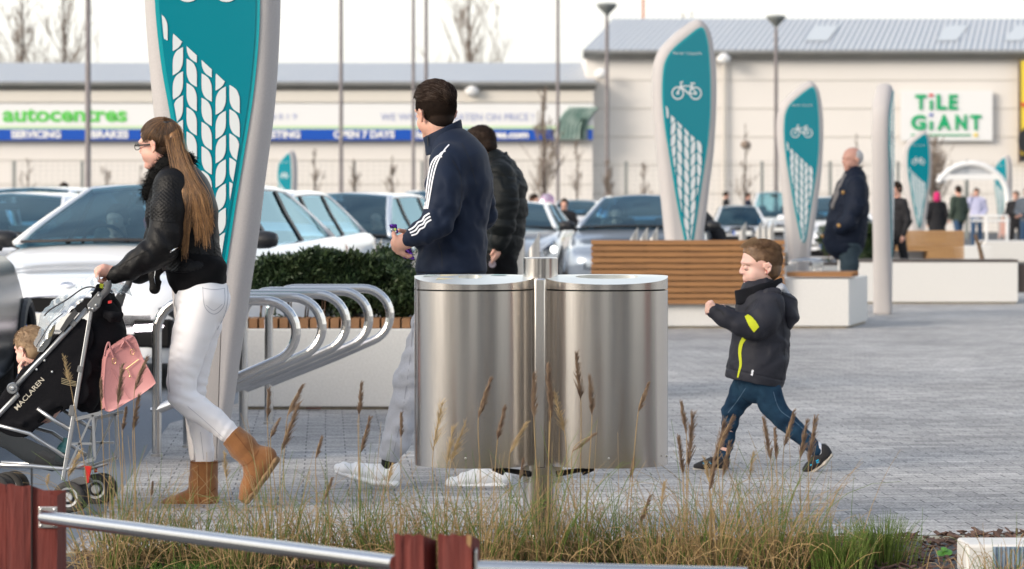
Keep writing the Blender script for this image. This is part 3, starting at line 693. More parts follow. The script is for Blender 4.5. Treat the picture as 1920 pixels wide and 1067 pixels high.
# ---------------- arch shelter ----------------
Yc = 78; ar = empty('trolley_shelter', G(1820, Yc), 'white arched shelter standing behind the far planters', 'shelter')
def arcpts(cx, cy, rx, ry, a0, a1, Y, n=24): return [P(cx + rx * math.cos(R(a)), cy - ry * math.sin(R(a)), Y) for a in np.linspace(a0, a1, n)]
mb = MB(); mb.tube(arcpts(1820, 373, 69, 66, 152, 0, Yc) + [P(1889, 448, Yc)], .085, 8); mb.build('arch_frame', M_WHITE, ar); mb = MB(); mb.tube(arcpts(1826, 373, 66, 63, 152, 0, Yc + 4) + [P(1890, 442, Yc + 4)], .06, 8)
mb.build('arch_frame', M_WHITE, ar)
mb = MB(); mb.bar(P(1758, 332, Yc), P(1876, 332, Yc), .16, .1); mb.build('cross_bar', M_WHITE, ar)
mb = MB(); mb.tube([P(1813, 300, Yc + 2), P(1813, 448, Yc + 2)], .05, 8); mb.build('post', M_FENCE, ar)
mb = MB(); q = arcpts(1820, 373, 67, 64, 140, 40, Yc + .1, 16); mb.add(q, [tuple(range(16))]); mb.build('end_panel', mat('frosted_panel', (0.42, 0.45, 0.50), rough=.3, alpha=.75), ar)
rl = empty('guard_rail', G(1870, 60), 'pale metal rail crossing before the far arch', 'rail')
mb = MB(); mb.tube([P(1822, 405, 62), P(1890, 405, 62)], .03, 6); mb.tube([P(1822, 414, 62), P(1890, 414, 62)], .03, 6); mb.build('rail_bar', M_WHITE, rl)
mb = MB(); mb.tube([P(1850, 405, 62), P(1850, 470, 62)], .03, 6); mb.tube([P(1888, 405, 62), P(1888, 470, 62)], .03, 6); mb.build('post', M_WHITE, rl)

# ---------------- bollards ----------------
def bollard():
    t = empty('bollard', (0, 0, 0)); r = .055; n = 24; vs = []
    for z in (0.0, .92):
        for k in range(n):
            a = 2 * math.pi * k / n; zz = z if z == 0 else 1.0 + r * math.cos(a) * 1.6 - .09
            vs.append((r * math.cos(a), r * math.sin(a), zz))
    o = obj('post', (vs, [(k, (k + 1) % n, n + (k + 1) % n, n + k) for k in range(n)]), M_SAT, t)
    obj('slanted_cap', ([(x, y, z + .0005) for x, y, z in vs[n:]], [tuple(range(n))]), M_SAT, t, smooth=False)
    return t
bp0 = bollard(); first = True
for px, Y, lb in ((703, 20.6, 'slant topped steel bollard nearest the tall sign, over the hedge'), (781, 21.2, 'slant topped steel bollard behind the navy jacket man\'s hands'), (972, 23.6, 'slant topped steel bollard touching the black puffer jacket'),
        (1001, 24.6, 'slant topped steel bollard beside the bin post'), (1187, 30.5, 'first of three bollards over the slatted back, nearest the bin'), (1206, 31.2, 'middle of three bollards over the slatted back'), (1225, 31.9, 'last of three bollards over the slatted back, nearest the sign'),
        (1392, 40, 'small bollard over the slatted back above the boy\'s hair'), (1423, 43, 'small bollard beside the second bicycle sign hoops'), (1434, 44, 'small bollard just beyond the one beside the sign hoops'), (1445, 45, 'farthest small bollard touching the second bicycle sign')):
    o = bp0 if first else copy_tree(bp0); first = False
    o.location = G(px, Y); tag(o, lb, 'bollard', 'steel bollards along the kerb')

# ---------------- bike racks ----------------
def hoop(px, py, Y, first=True):
    return P(px, py, Y)
def build_hoop(simple=False):
    Y0 = 13.2; o0 = G(294, Y0); t = empty('bike_rack_hoop', (0, 0, 0)); L = lambda px, py: P(px, py, Y0) - o0
    pts = [L(294, 858), L(294, 700), L(294, 622)]
    pts += [L(294 + 56 - 56 * math.cos(R(a)), 622 - 58 * math.sin(R(a))) for a in range(15, 91, 15)]
    pts += [L(x, 564) for x in (400, 450)]
    pts += [L(497 + 58 * math.cos(R(a)), 622 - 58 * math.sin(R(a))) for a in np.linspace(90, -68.4, 16)]
    pts += [L(440, 710), L(360, 742)]
    m = MB(); m.tube(pts, .0245, 14); m.build('hoop_tube', M_TUBE, t)
    m = MB(); m.tube([L(360, 742), L(294, 768)], .0245, 14); m.tube([L(294, 768) + Vector((-.03, 0, 0)), L(294, 768) + Vector((.03, 0, 0))], .012, 8); m.build('brace', M_TUBE, t)
    m = MB(); m.lathe([(.03, 0), (.03, .012), (.026, .014)], (0, 0, .008), 14); m.build('collar', M_SAT, t)
    return t
h0 = build_hoop()
xa, ya, xb, yb = G(294, 13.2).x, 13.2, G(504, 15.15).x, 15.15
for k, lb in enumerate(('nearest steel bike hoop beside the woman\'s jeans', 'second nearest steel bike hoop behind the tall sign', 'middle steel bike hoop of the five before the hedge', 'second farthest steel bike hoop before the hedge', 'farthest steel bike hoop, reaching closest to the grey sweatpants')):
    o = h0 if k == 0 else copy_tree(h0); f = k / 4; o.location = (xa + (xb - xa) * f, ya + (yb - ya) * f, 0)
    tag(o, lb, 'bike rack', 'steel bike hoops beside the tall sign')
for k in range(5):
    o = copy_tree(h0); o.location = G(1478 + k * 4.5, 36.0 + k * .3) + Vector((0, 0, .02)); o.scale = (.5, .5, .62)
    tag(o, ('nearest', 'second', 'third', 'fourth', 'farthest')[k] + ' small hoop at the foot of the second bicycle sign', 'bike rack', 'small hoops by the second bicycle sign')
# ---------------- totem signs ----------------
TO_R = [(.05, 0), (.085, .03), (.10, .16), (.13, .33), (.168, .59), (.20, .80), (.246, 1.11), (.277, 1.37), (.324, 1.73), (.347, 2.09), (.352, 2.35), (.345, 2.56), (.312, 2.81), (.275, 2.93), (.222, 3.0), (.157, 3.03),
        (.07, 2.995), (-.08, 2.885), (-.225, 2.74), (-.285, 2.61), (-.305, 2.45), (-.306, 2.25), (-.277, 1.86), (-.24, 1.5), (-.20, 1.1), (-.165, .75), (-.13, .4), (-.10, .16), (-.085, .03), (-.05, 0)]
PL = [(.045, .74), (.075, .80), (.098, .93), (.142, 1.218), (.183, 1.47), (.232, 1.78), (.258, 2.05), (.264, 2.25), (.260, 2.50), (.240, 2.76), (.212, 2.89), (.178, 2.945), (.12, 2.93), (.02, 2.855), (-.12, 2.74), (-.20, 2.63), (-.235, 2.50),
      (-.243, 2.25), (-.215, 1.95), (-.172, 1.70), (-.122, 1.40), (-.078, 1.16), (-.03, .93), (0, .80), (.018, .75)]
def inset(c, r):
    c = np.asarray(c); nx = np.roll(c, -1, 0) - np.roll(c, 1, 0); n = np.stack([-nx[:, 1], nx[:, 0]], 1); n /= np.maximum(np.linalg.norm(n, axis=1, keepdims=True), 1e-9); return c + n * r
def totem_body(T=.20, r=.085):
    c = crom(TO_R, 5, True); n = len(c); rings = []
    r = np.array([[.085 if p[1] > .9 else .03 + .055 * max(p[1], 0) / .9] for p in c])
    r0 = .085
    for a in np.linspace(0, 90, 6): rings.append((inset(c, r * (1 - math.sin(R(a)))), -T / 2 + r0 * (1 - math.cos(R(a)))))
    for a in np.linspace(90, 0, 6): rings.append((inset(c, r * (1 - math.sin(R(a)))), T / 2 - r0 * (1 - math.cos(R(a)))))
    vs = [(p[0], y, max(p[1], .0)) for q, y in rings for p in q]; m = len(rings)
    fs = [(i * n + k, i * n + (k + 1) % n, (i + 1) * n + (k + 1) % n, (i + 1) * n + k) for i in range(m - 1) for k in range(n)] + [tuple(range(n))[::-1], tuple((m - 1) * n + k for k in range(n))]
    return vs, fs
def build_totem():
    t = empty('totem_sign', (0, 0, 0)); T = .20
    o = obj('body', totem_body(T), M_TOTEM, t); auto_smooth(o, 50)
    for side in (-1, 1):
        rim = crom(PL, 5, True); Y0 = side * T / 2
        def plate(name, c, y0, y1, m):
            pl = [(p[0], 0, p[1]) for p in c]
            if side == 1: pl = pl[::-1]
            mb = MB(); mb.prism(pl, (0, y0, 0), (0, y1, 0)); return mb.build(name, m, t)
        plate('panel_rim', rim, Y0 - side * .01, Y0 + side * .006, M_TEALRIM)
        inn = inset(rim, .020); p = plate('panel', inn, Y0, Y0 + side * .010, M_TEAL)
        # white leaves, clipped to the panel
        zz = inn[:, 1]; 
        def lim(z):
            xs = [a[0] + (b[0] - a[0]) * (z - a[1]) / (b[1] - a[1]) for a, b in zip(inn, np.roll(inn, -1, 0)) if (a[1] > z) != (b[1] > z)]
            return (min(xs) + .010, max(xs) - .010) if xs else (0, 0)
        mb = MB(); yy = Y0 + side * .0125
        def leaf(u, z, tilt, clip=None, L=.136, w=.049):
            e1 = [(-.5, .5), (-.5, .28), (-.5, .08), (-.44, -.12), (-.2, -.32), (.15, -.43), (.5, -.5)]
            e2 = [(-x, -y) for x, y in e1]
            c = list(crom(e1, 3)) + list(crom(e2, 3))[1:-1]
            out = [[u + p[0] * w * (-tilt), z + p[1] * L] for p in c]
            if tilt > 0: out = out[::-1]
            if clip is not None:      # upper edge cut along the sloping line of the pattern
                out = [[x, min(y, clip(x))] for x, y in out]
            ok = []
            for x, y in out:
                l, h = lim(y); ok.append((min(max(x, l), h), y))
            ww = max(q[0] for q in ok) - min(q[0] for q in ok); hh = max(q[1] for q in ok) - min(q[1] for q in ok)
            if ww < .008 or hh < .02: return
            pl = [(q[0], yy, q[1]) for q in ok]
            if side == 1: pl = pl[::-1]
            mb.prism(pl, (0, 0, 0), (0, side * .001, 0))
        line = lambda x: 2.055 - (x + .13) * .93
        cols = ((-.13, 1.943, 1), (-.0635, 1.887, -1), (.0085, 1.816, -1), (.076, 1.753, 1), (.1425, 1.761, -1))
        for u, z, tl in cols:
            z2 = z + .1166
            for k in range(-1, 9):
                zz_ = z - k * .1166
                if zz_ < .80: break
                leaf(u, zz_, tl, line if k == -1 else None)
        leaf(-.204, 2.11, -1)
        mb.build('leaf_pattern', M_LEAFW, t)
        # bicycle symbol
        mb = MB(); yb = Y0 + side * .0135
        def ringp(cu, cz, r, w):
            n = 28; vs = []
            for k in range(n):
                a = 2 * math.pi * k / n
                for rr in (r - w / 2, r + w / 2): vs.append(((cu + rr * math.cos(a)), yb, cz + rr * math.sin(a)))
            mb.add(vs, [(2 * k, 2 * k + 1, (2 * k + 3) % (2 * n), (2 * k + 2) % (2 * n)) for k in range(n)])
        def ln(a, b, w=.013):
            mb.bar((a[0], yb, a[1]), (b[0], yb, b[1]), w, .0015)
        wz = 2.292; A, B = (-.083, wz), (.103, wz)
        ringp(*A, .058, .014); ringp(*B, .058, .014); ringp(*A, .010, .012); ringp(*B, .010, .012)
        ln(A, (-.045, wz + .095)); ln((-.06, wz + .10), (-.03, wz + .112), .016); ln((-.052, wz + .07), (.068, wz + .07), .012); ln((-.05, wz + .065), (.035, wz - .008), .016)
        ln((.035, wz - .008), (.072, wz + .10), .014); ln((.05, wz + .098), (.098, wz + .098), .014); ln((.035, wz - .008), B, .012); ln(B, (.066, wz + .072), .012)
        mb.build('bicycle_symbol', M_LEAFW, t)
        tm = M_LEAFW
        text_mesh('Ffordd / Clwyd Pc', tm, 'sign_lettering', t, lambda u, v: Vector(((-.13 + .30 * u) if side == -1 else (.17 - .30 * u), Y0 + side * .013, 2.665 + .034 * v)), bold=.0)
    return t
tot = build_totem(); first = True
def put_totem(px, Y, rz, s, label):
    global first
    o = tot if first else copy_tree(tot); first = False
    o.location = G(px, Y); o.rotation_euler.z = R(rz); o.scale = (s[0], 1.15, s[1]) if isinstance(s, tuple) else (s, s, s)
    return tag(o, label, 'sign', 'teal leaf patterned totem signs')
put_totem(390, 12.95, 0, (1.0, 1.0), 'tall near teal leaf totem, right behind the ponytailed woman')
put_totem(1279, 27.9, 13, (1.04, 1.055), 'teal bicycle totem rising behind the slatted timber back')
put_totem(1497, 37.3, 10, (1.0, .985), 'teal bicycle totem between the boy and the grey haired man')
put_totem(1718, 62, 8, (1.02, .985), 'white edged teal totem beyond the stepped timber bench, near the arch')
put_totem(538, 66, -30, (.80, .86), 'small distant teal totem beside the tall sign, over the car roofs')
put_totem(1880, 82, -52, (.95, .92), 'small distant teal totem seen through the far end of the arch')
co = put_totem(1655, 30.4, 74, (.85, .872), 'grey totem seen edge-on beside the grey haired man')
co.scale.y = 1.0
for ch in list(co.children):      # this one carries a panel on one face only
    if ch.type == 'MESH' and not ch.name.startswith('body') and min(v.co.y for v in ch.data.vertices) > 0: bpy.data.objects.remove(ch)

# ---------------- steel litter bin ----------------
YB = 9.97; bn = empty('litter_bin', G(1013, YB), 'twin brushed steel recycling bin on one round post', 'litter bin')
sB = F / YB
def dplan(cx, a, bf, bb, n=40, e=2.15):
    out = []
    for k in range(n):
        an = 2 * math.pi * k / n; c, s = math.cos(an), math.sin(an)
        x = a * math.copysign(abs(c) ** (2 / e) if True else 1, c); y = (bb if s > 0 else bf) * math.copysign(abs(s) ** (2 / 1.55), s)
        out.append((cx + x, y))
    return out
def plan_front(cx, a, bf, bb, n=44):
    """lens plan: shallow arc in front, rounder behind, with a crisp outer edge"""
    out = [(cx + a * math.cos(math.pi + math.pi * k / n) , -bf * math.sin(math.pi * k / n) ** .85) for k in range(n + 1)]
    out += [(cx + a * math.cos(math.pi * k / n), bb * math.sin(math.pi * k / n) ** .85) for k in range(1, n)]
    return out
for side, x0, x1 in ((-1, 777, 1001), (1, 1021, 1252)):
    xa_, xb_ = G(x0, YB).x, G(x1, YB).x; cx, a = (xa_ + xb_) / 2, (xb_ - xa_) / 2
    zbot, zs = zof(869, YB), zof(543.5, YB)
    pl = plan_front(cx, a, .20, .17); n = len(pl); cu = 0
    vs = [(x, YB + y, z) for z in (zbot, zs) for x, y in pl]
    # shell with a turned-in rim
    inn = [(cx + (x - cx) * .965, y * .95) for x, y in pl]
    vs += [(x, YB + y, zs) for x, y in inn] + [(x, YB + y, zbot + .01) for x, y in inn]
    q = lambda A, B: [(A * n + k, A * n + (k + 1) % n, B * n + (k + 1) % n, B * n + k) for k in range(n)]
    o = obj('bin_body', (vs, q(0, 1) + q(1, 2) + [tuple(range(3 * n, 4 * n))]), M_STEEL, bn); auto_smooth(o, 35)
    mb = MB(); mb.prism([(cx + (x - cx) * .95, YB + y * .93, 0) for x, y in pl], (0, 0, zs - .03), (0, 0, zs + .012)); mb.build('lid_gap', M_DARKGAP, bn)
    z0 = zof(540.8, YB)
    def ztop(y): return .9865 + (y * .135 if y < 0 else y * .01)
    c0 = len(pl); vs = [(x, YB + y, z0) for x, y in pl] + [(x, YB + y, ztop(y)) for x, y in pl] 
    o = obj('lid', (vs, [(k, (k + 1) % n, n + (k + 1) % n, n + k) for k in range(n)] + [tuple(range(n))[::-1]]), M_STEEL, bn); auto_smooth(o, 35)
    # lid top with opening
    hx, hr, hry = ((G(882, YB).x, .052, .045) if side == -1 else (G(1137, YB).x, .135, .05)); hy = -.045
    hole = [(hx + hr * math.cos(2 * math.pi * k / n + math.pi), hy + hry * math.sin(2 * math.pi * k / n + math.pi)) for k in range(n)]
    vs = [(x, YB + y, ztop(y)) for x, y in pl] + [(x, YB + y, ztop(y) + .004) for x, y in hole] + [(hx + (x - hx) * .86, YB + hy + (y - hy) * .86, ztop(y) + .004) for x, y in hole] + [(hx + (x - hx) * .86, YB + hy + (y - hy) * .86, ztop(y) - .05) for x, y in hole]
    obj('lid_top', (vs, q(0, 1) + q(1, 2) + q(2, 3)), M_LID, bn, smooth=False)
    if side == -1:
        for u0, u1, y0, y1, cc in ((-.62, -.22, -.10, .03, (.55, .42, .12)), (-.85, -.62, -.03, .03, (.30, .40, .38)), (.28, .55, -.01, .06, (.16, .40, .42))):
            mb = MB(); mb.prism([(cx + a * u, YB + y, ztop(y) + .0025) for u, y in ((u0, y0), (u1, y0 + .02), (u1 - .04, y1), (u0 + .06, y1))], (0, 0, 0), (0, 0, .001)); mb.build('lid_sticker', mat('sticker', cc, rough=.5, nscale=40, namt=.8, ncol=(.7, .68, .6)), bn)
    mb = MB(); bx = G(993 if side == -1 else 1042, YB).x; mb.box((bx, YB - .02, .255), (.05, .06, .075)); bevel(mb.build('bracket', M_SAT, bn), .004)
    mb = MB(); e = G(925 if side == -1 else 1112, YB).x; mb.tube([(bx, YB - .05, .25), ((bx + e) / 2, YB - .05, .262), (e, YB - .04, .27)], [.012, .009, .007], 8); mb.tube([(e, YB - .04, .272), ((bx * .3 + e * .7), YB - .05, .255)], .011, 8)
    mb.build('latch_arm', M_BLACK, bn)
    mb = MB(); fx = G(890 if side == -1 else 1138, YB).x
    for fx in ((875,) if side == -1 else (1138, 1247)): mb.lathe([(.005, 0), (.004, .003), (0.0005, .004)], (G(fx, YB).x, YB - (.197 if fx != 1247 else .1), zof(850, YB)), 8, M=ROT_X)
    mb.build('rivet', M_SAT, bn)
pr = .0652
mb = MB(); mb.lathe([(pr, 0), (pr, zof(484, YB)), (pr - .006, zof(482.6, YB)), (pr - .02, zof(482.6, YB))], G(1013.5, YB, 0), 40); auto_smooth(mb.build('post', M_STEEL, bn), 40)
mb = MB(); mb.box((G(1011.5, YB).x, YB - .165, (zof(869, YB) + zof(520, YB)) / 2), (.041, .05, zof(521, YB) - zof(869, YB) + .004)); auto_smooth(bevel(mb.build('front_spine', M_STEEL, bn), .006, 3), 60)
mb = MB(); mb.lathe([(pr + .03, 0.008), (pr + .03, .018), (pr + .005, .02)], G(1013.5, YB, 0), 24); mb.build('base_plate', M_SAT, bn)

# ---------------- red timber posts and steel rails ----------------
M_REDW = mat('red_stained_timber', (0.17, 0.030, 0.022), rough=.75, nscale=7, namt=.9, ncol=(0.095, 0.020, 0.017), stretch=(6, 6, .7), bump=.5, bscale=12)
M_BARE = mat('bare_timber', (0.42, 0.25, 0.11), rough=.8, nscale=20, namt=.6)
def rpost(name, x0, x1, ytopL, ytopR, Y, depth, label, side=0, crack=None, chamfer=0):
    """square post; side > 0 adds the receding face to the viewer's side"""
    a, b = G(x0, Y).x, G(x1, Y).x; zL, zR = zof(ytopL, Y), zof(ytopR, Y); w = b - a
    t = empty(name, ((a + b) / 2, Y, 0), label, 'post', 'red stained timber posts of the rail')
    ch = chamfer
    nx = 10; vs, fs = [], []
    def top(u): return zL + (zR - zL) * u - (ch * max(0, (u - .62) / .38) ** 1.3) + .003 * math.sin(u * 17)
    rings = []
    per = [(u, 0) for u in np.linspace(0, 1, nx)] + [(1, v) for v in np.linspace(.2, 1, 5)] + [(u, 1) for u in np.linspace(1, 0, nx)[1:]] + [(0, v) for v in np.linspace(.8, .2, 4)]
    lev = (-.1, .0, .15, .3, .42)
    for L in lev:
        for u, v in per:
            x = a + w * u; y = Y + depth * v
            wob = .003 * vnoise(np.array([x * 40, y * 40, L * 3]))
            vs.append((x + wob, y + wob + (.004 if (v == 0 and crack and abs(u - crack) < .07) else 0), L))
    for u, v in per: vs.append((a + w * u, Y + depth * v, top(u) - .035 * v))
    n = len(per); m = len(lev) + 1
    fs = [(i * n + k, i * n + (k + 1) % n, (i + 1) * n + (k + 1) % n, (i + 1) * n + k) for i in range(m - 1) for k in range(n)] + [tuple((m - 1) * n + k for k in range(n))]
    o = obj('timber', (vs, fs), M_REDW, t, smooth=False); bevel(o, .004, 2, 50)
    return t
Y1 = 7.62
p1 = rpost('timber_post', 12, 107, 908, 916, Y1, .15, 'red timber post with the steel rail plate bolted to it', crack=.5, chamfer=.035)
mb = MB(); mb.box((G(60, Y1).x, Y1 - .004, .25), (.0035, .012, .5)); mb.build('split', M_DARKGAP, p1)
rpost('timber_post', -70, 10, 905, 907, Y1 + .03, .15, 'red timber post cut off by the frame edge', chamfer=0)
Y2 = 6.50
p2 = rpost('timber_post', 739, 794, 1001, 1003, Y2, .10, 'narrower red timber post where the long rail ends', crack=.4)
p3 = rpost('timber_post', 820, 886, 1002, 1003, Y2, .10, 'red timber post with a bare wood chip out of its top corner', chamfer=.008)
# the receding sides show to the viewer's side because the posts stand turned
for t, x0, x1 in ((p2, 794, 818), (p3, 886, 900)):
    mb = MB(); a, b = G(x0, Y2).x, G(x1, Y2 + .05).x; zt = zof(1003, Y2)
    mb.prism([(a - .004, Y2 + .004, -.1), (b, Y2 + .07, -.1), (b, Y2 + .07, zt - .022), (a - .004, Y2 + .004, zt - .001)], (0, 0, 0), (-.012, .03, 0)); mb.build('side_board', M_REDW, t)
mb = MB(); ca, cb = G(875, Y2).x, G(885, Y2).x; zt = zof(1002, Y2)
mb.prism([(ca, Y2 - .002, zt - .001), (cb - .001, Y2 - .002, zt - .003), (cb - .002, Y2 - .002, zt - .022), (cb - .005, Y2 - .002, zt - .033), (ca, Y2 - .002, zt - .022)], (0, -.001, 0), (0, .004, 0)); mb.build('bare_chip', M_BARE, p3)
r1 = empty('steel_rail', P(80, 970, Y1 - .06), 'long slanting steel handrail running across the grass', 'rail')
mb = MB(); mb.tube([P(82, 970, Y1 - .045), P(741, 1056, Y2 + .02)], .0195, 22); mb.build('tube', M_TUBE, r1)
mb = MB(); c = P(90, 970, Y1 - .006); mb.box(tuple(c), (.054, .006, .062)); bevel(mb.build('flange', M_SAT, r1), .003)
mb = MB()
for i in (-1, 1):
    for j in (-1, 1): mb.lathe([(.0042, 0), (.0035, .003), (.001, .004)], (c.x + i * .019, c.y - .003, c.z + j * .023), 8, M=ROT_X)
mb.build('bolt', M_TUBE, r1)
r2 = empty('steel_rail', P(900, 1060, Y2), 'short steel rail end leaving the chipped red post', 'rail')
mb = MB(); mb.tube([P(892, 1066, Y2 + .02), P(1400, 1079, Y2 + .06)], .0195, 22); mb.build('tube', M_TUBE, r2)
mb = MB(); c = P(893, 1064, Y2 - .01); mb.box(tuple(c), (.006, .09, .085)); mb.build('flange', M_SAT, r2)

# ---------------- low stone block with a grille ----------------
Y3 = 9.0; st = empty('stone_block', G(1890, Y3), 'low white stone block with a blue grey metal grille in the mulch', 'drain block')
a, b, zt = G(1812, Y3).x, G(2100, Y3).x, zof(1021, Y3)
mb = MB(); mb.box(((a + b) / 2, Y3 + .1, (zt - .15) / 2), (b - a, .2, zt + .15)); o = mb.build('block', M_CONC, st); auto_smooth(bevel(o, .012, 4), 60)
ga, gb = G(1861, Y3).x, G(2060, Y3).x; z1 = zof(1025, Y3)
mb = MB(); mb.box(((ga + gb) / 2, Y3 - .002, z1 - .05), (gb - ga, .006, .1)); mb.build('grille_plate', mat('grille_blue', (0.20, 0.27, 0.36), rough=.35, metal=.5, nscale=60, namt=.8, ncol=(.38, .47, .58)), st)
mb = MB()
for x in np.arange(ga + .006, gb, .0155): mb.box((x, Y3 - .008, z1 - .05), (.005, .008, .098))
mb.build('grille_bar', mat('grille_light', (0.34, 0.44, 0.55), rough=.35, metal=.4), st)
sp = MB(); c = G(1770, 9.35)
for dx, dz, s in ((-.012, .03, .016), (.012, .034, .018), (0, .045, .012)): sp.lathe([(.001, -.001), (s, 0), (.001, .003)], (c.x + dx, 9.35, dz), 8, M=Matrix.Rotation(.6, 3, 'X'))
sp.tube([(c.x, 9.35, 0), (c.x, 9.35, .04)], .002, 5); tag(sp.build('seedling', mat('seedling_green', (0.12, 0.32, 0.05), rough=.5)), 'tiny bright green seedling in the open mulch', 'seedling')

# ---------------- ornamental grass ----------------
M_GG = mat('green_blade', (0.07, 0.14, 0.022), rough=.55, spec=.3, nscale=10, namt=.9, ncol=(0.19, 0.23, 0.06))
M_GD = mat('dry_blade', (0.42, 0.30, 0.14), rough=.6, nscale=9, namt=1, ncol=(0.27, 0.17, 0.075))
M_SH = mat('seed_head', (0.25, 0.175, 0.115), rough=.9, nscale=30, namt=1, ncol=(0.13, 0.08, 0.055))
M_SHP = mat('pale_seed_head', (0.52, 0.38, 0.20), rough=.9, nscale=30, namt=.8)
HEADS = [(119, 669, 131, 717, 1), (188, 712, 190, 752, 0), (228, 688, 221, 760, 0), (273, 674, 252, 733, 0), (259, 745, 249, 807, 0), (235, 766, 230, 807, 0), (150, 845, 128, 895, 1), (285, 905, 283, 930, 0), (565, 725, 539, 781, 0), (558, 760, 528, 845, 0), (503, 733, 501, 783, 0), (522, 787, 507, 822, 0), (602, 822, 592, 860, 0), (677, 721, 673, 777, 0), (692, 787, 676, 849, 0), (751, 776, 752, 822, 0),
         (918, 714, 897, 784, 0), (945, 766, 933, 824, 0), (828, 757, 812, 848, 1), (850, 800, 838, 870, 1), (872, 795, 845, 868, 1), (1001, 705, 1001, 784, 0), (1027, 688, 1032, 770, 0), (1034, 740, 1030, 790, 0), (1080, 667, 1089, 750, 0), (1105, 710, 1110, 778, 0), (1214, 721, 1197, 772, 0), (1111, 816, 1073, 847, 0), (985, 795, 956, 850, 1), (1039, 739, 1059, 812, 1), (980, 862, 975, 900, 0),
         (1277, 757, 1287, 815, 0), (1298, 780, 1291, 878, 0), (1272, 823, 1281, 890, 0), (1372, 785, 1347, 845, 0), (1358, 795, 1332, 895, 0), (1366, 833, 1355, 895, 0), (1432, 790, 1445, 862, 0), (1452, 808, 1456, 862, 0), (1487, 775, 1470, 838, 0), (1512, 793, 1500, 862, 0), (1528, 788, 1516, 872, 0), (1217, 933, 1200, 982, 0), (1187, 860, 1182, 897, 0), (1412, 850, 1405, 900, 1), (1340, 870, 1330, 920, 0), (90, 890, 88, 910, 1), (420, 850, 425, 900, 1), (620, 900, 606, 940, 0), (1245, 905, 1240, 950, 1), (735, 870, 728, 905, 1), (1320, 860, 1330, 905, 1)]
CL = [(215, 9.05, 1.0, .35, 'tall tan grass clump beside the stroller wheels'), (262, 9.2, 1.0, .4, 'tan grass clump between the stroller and the suede boots'), (380, 9.15, .75, .6, 'greener grass clump under the upright suede boot'), (455, 9.0, .8, .5, 'grass clump in front of the lifted suede boot'),
      (515, 9.2, 1.0, .4, 'grass clump with tall dark plumes beside the lifted boot'), (590, 9.1, .85, .5, 'grass clump beyond the lifted boot, before white shoes'), (675, 9.25, .9, .5, 'grass clump with plumes crossing the front white shoe'), (745, 9.1, .8, .6, 'green grass clump above the narrow red post'), (830, 9.2, .9, .4, 'grass clump with pale fluffy plumes before the bin'),
      (905, 9.05, .95, .5, 'grass clump before the rear white shoe'), (960, 9.2, .8, .7, 'green grass clump before the bin post'), (1025, 9.1, 1.05, .4, 'dense tan grass clump at the foot of the bin post'), (1090, 9.2, .95, .55, 'grass clump with plumes over the bin drum nearest the boy'), (1160, 9.25, .8, .5, 'sparse grass clump past the bin corner'), (1225, 9.1, .6, .4, 'short grass clump between the bin and the boy'),
      (1290, 9.15, .95, .25, 'grass clump with upright plumes ahead of the boy'), (1345, 9.05, .95, .3, 'tan grass clump under the boy\'s front shoe'), (1400, 9.3, .85, .45, 'grass clump between the boy\'s feet'), (1455, 9.05, 1.0, .25, 'grass clump with brown plumes before the boy\'s jeans'), (1510, 9.15, .85, .3, 'tan grass clump under the boy\'s trailing shoe'),
      (1572, 9.0, .8, .9, 'bushy green grass tuft just past the boy'), (1655, 9.2, .8, .95, 'last bushy green grass tuft before the open mulch'), (1880, 8.7, .45, .6, 'small grass tuft growing against the stone block'), (320, 9.25, .6, .7, 'low green weedy clump at the bed\'s near corner')]
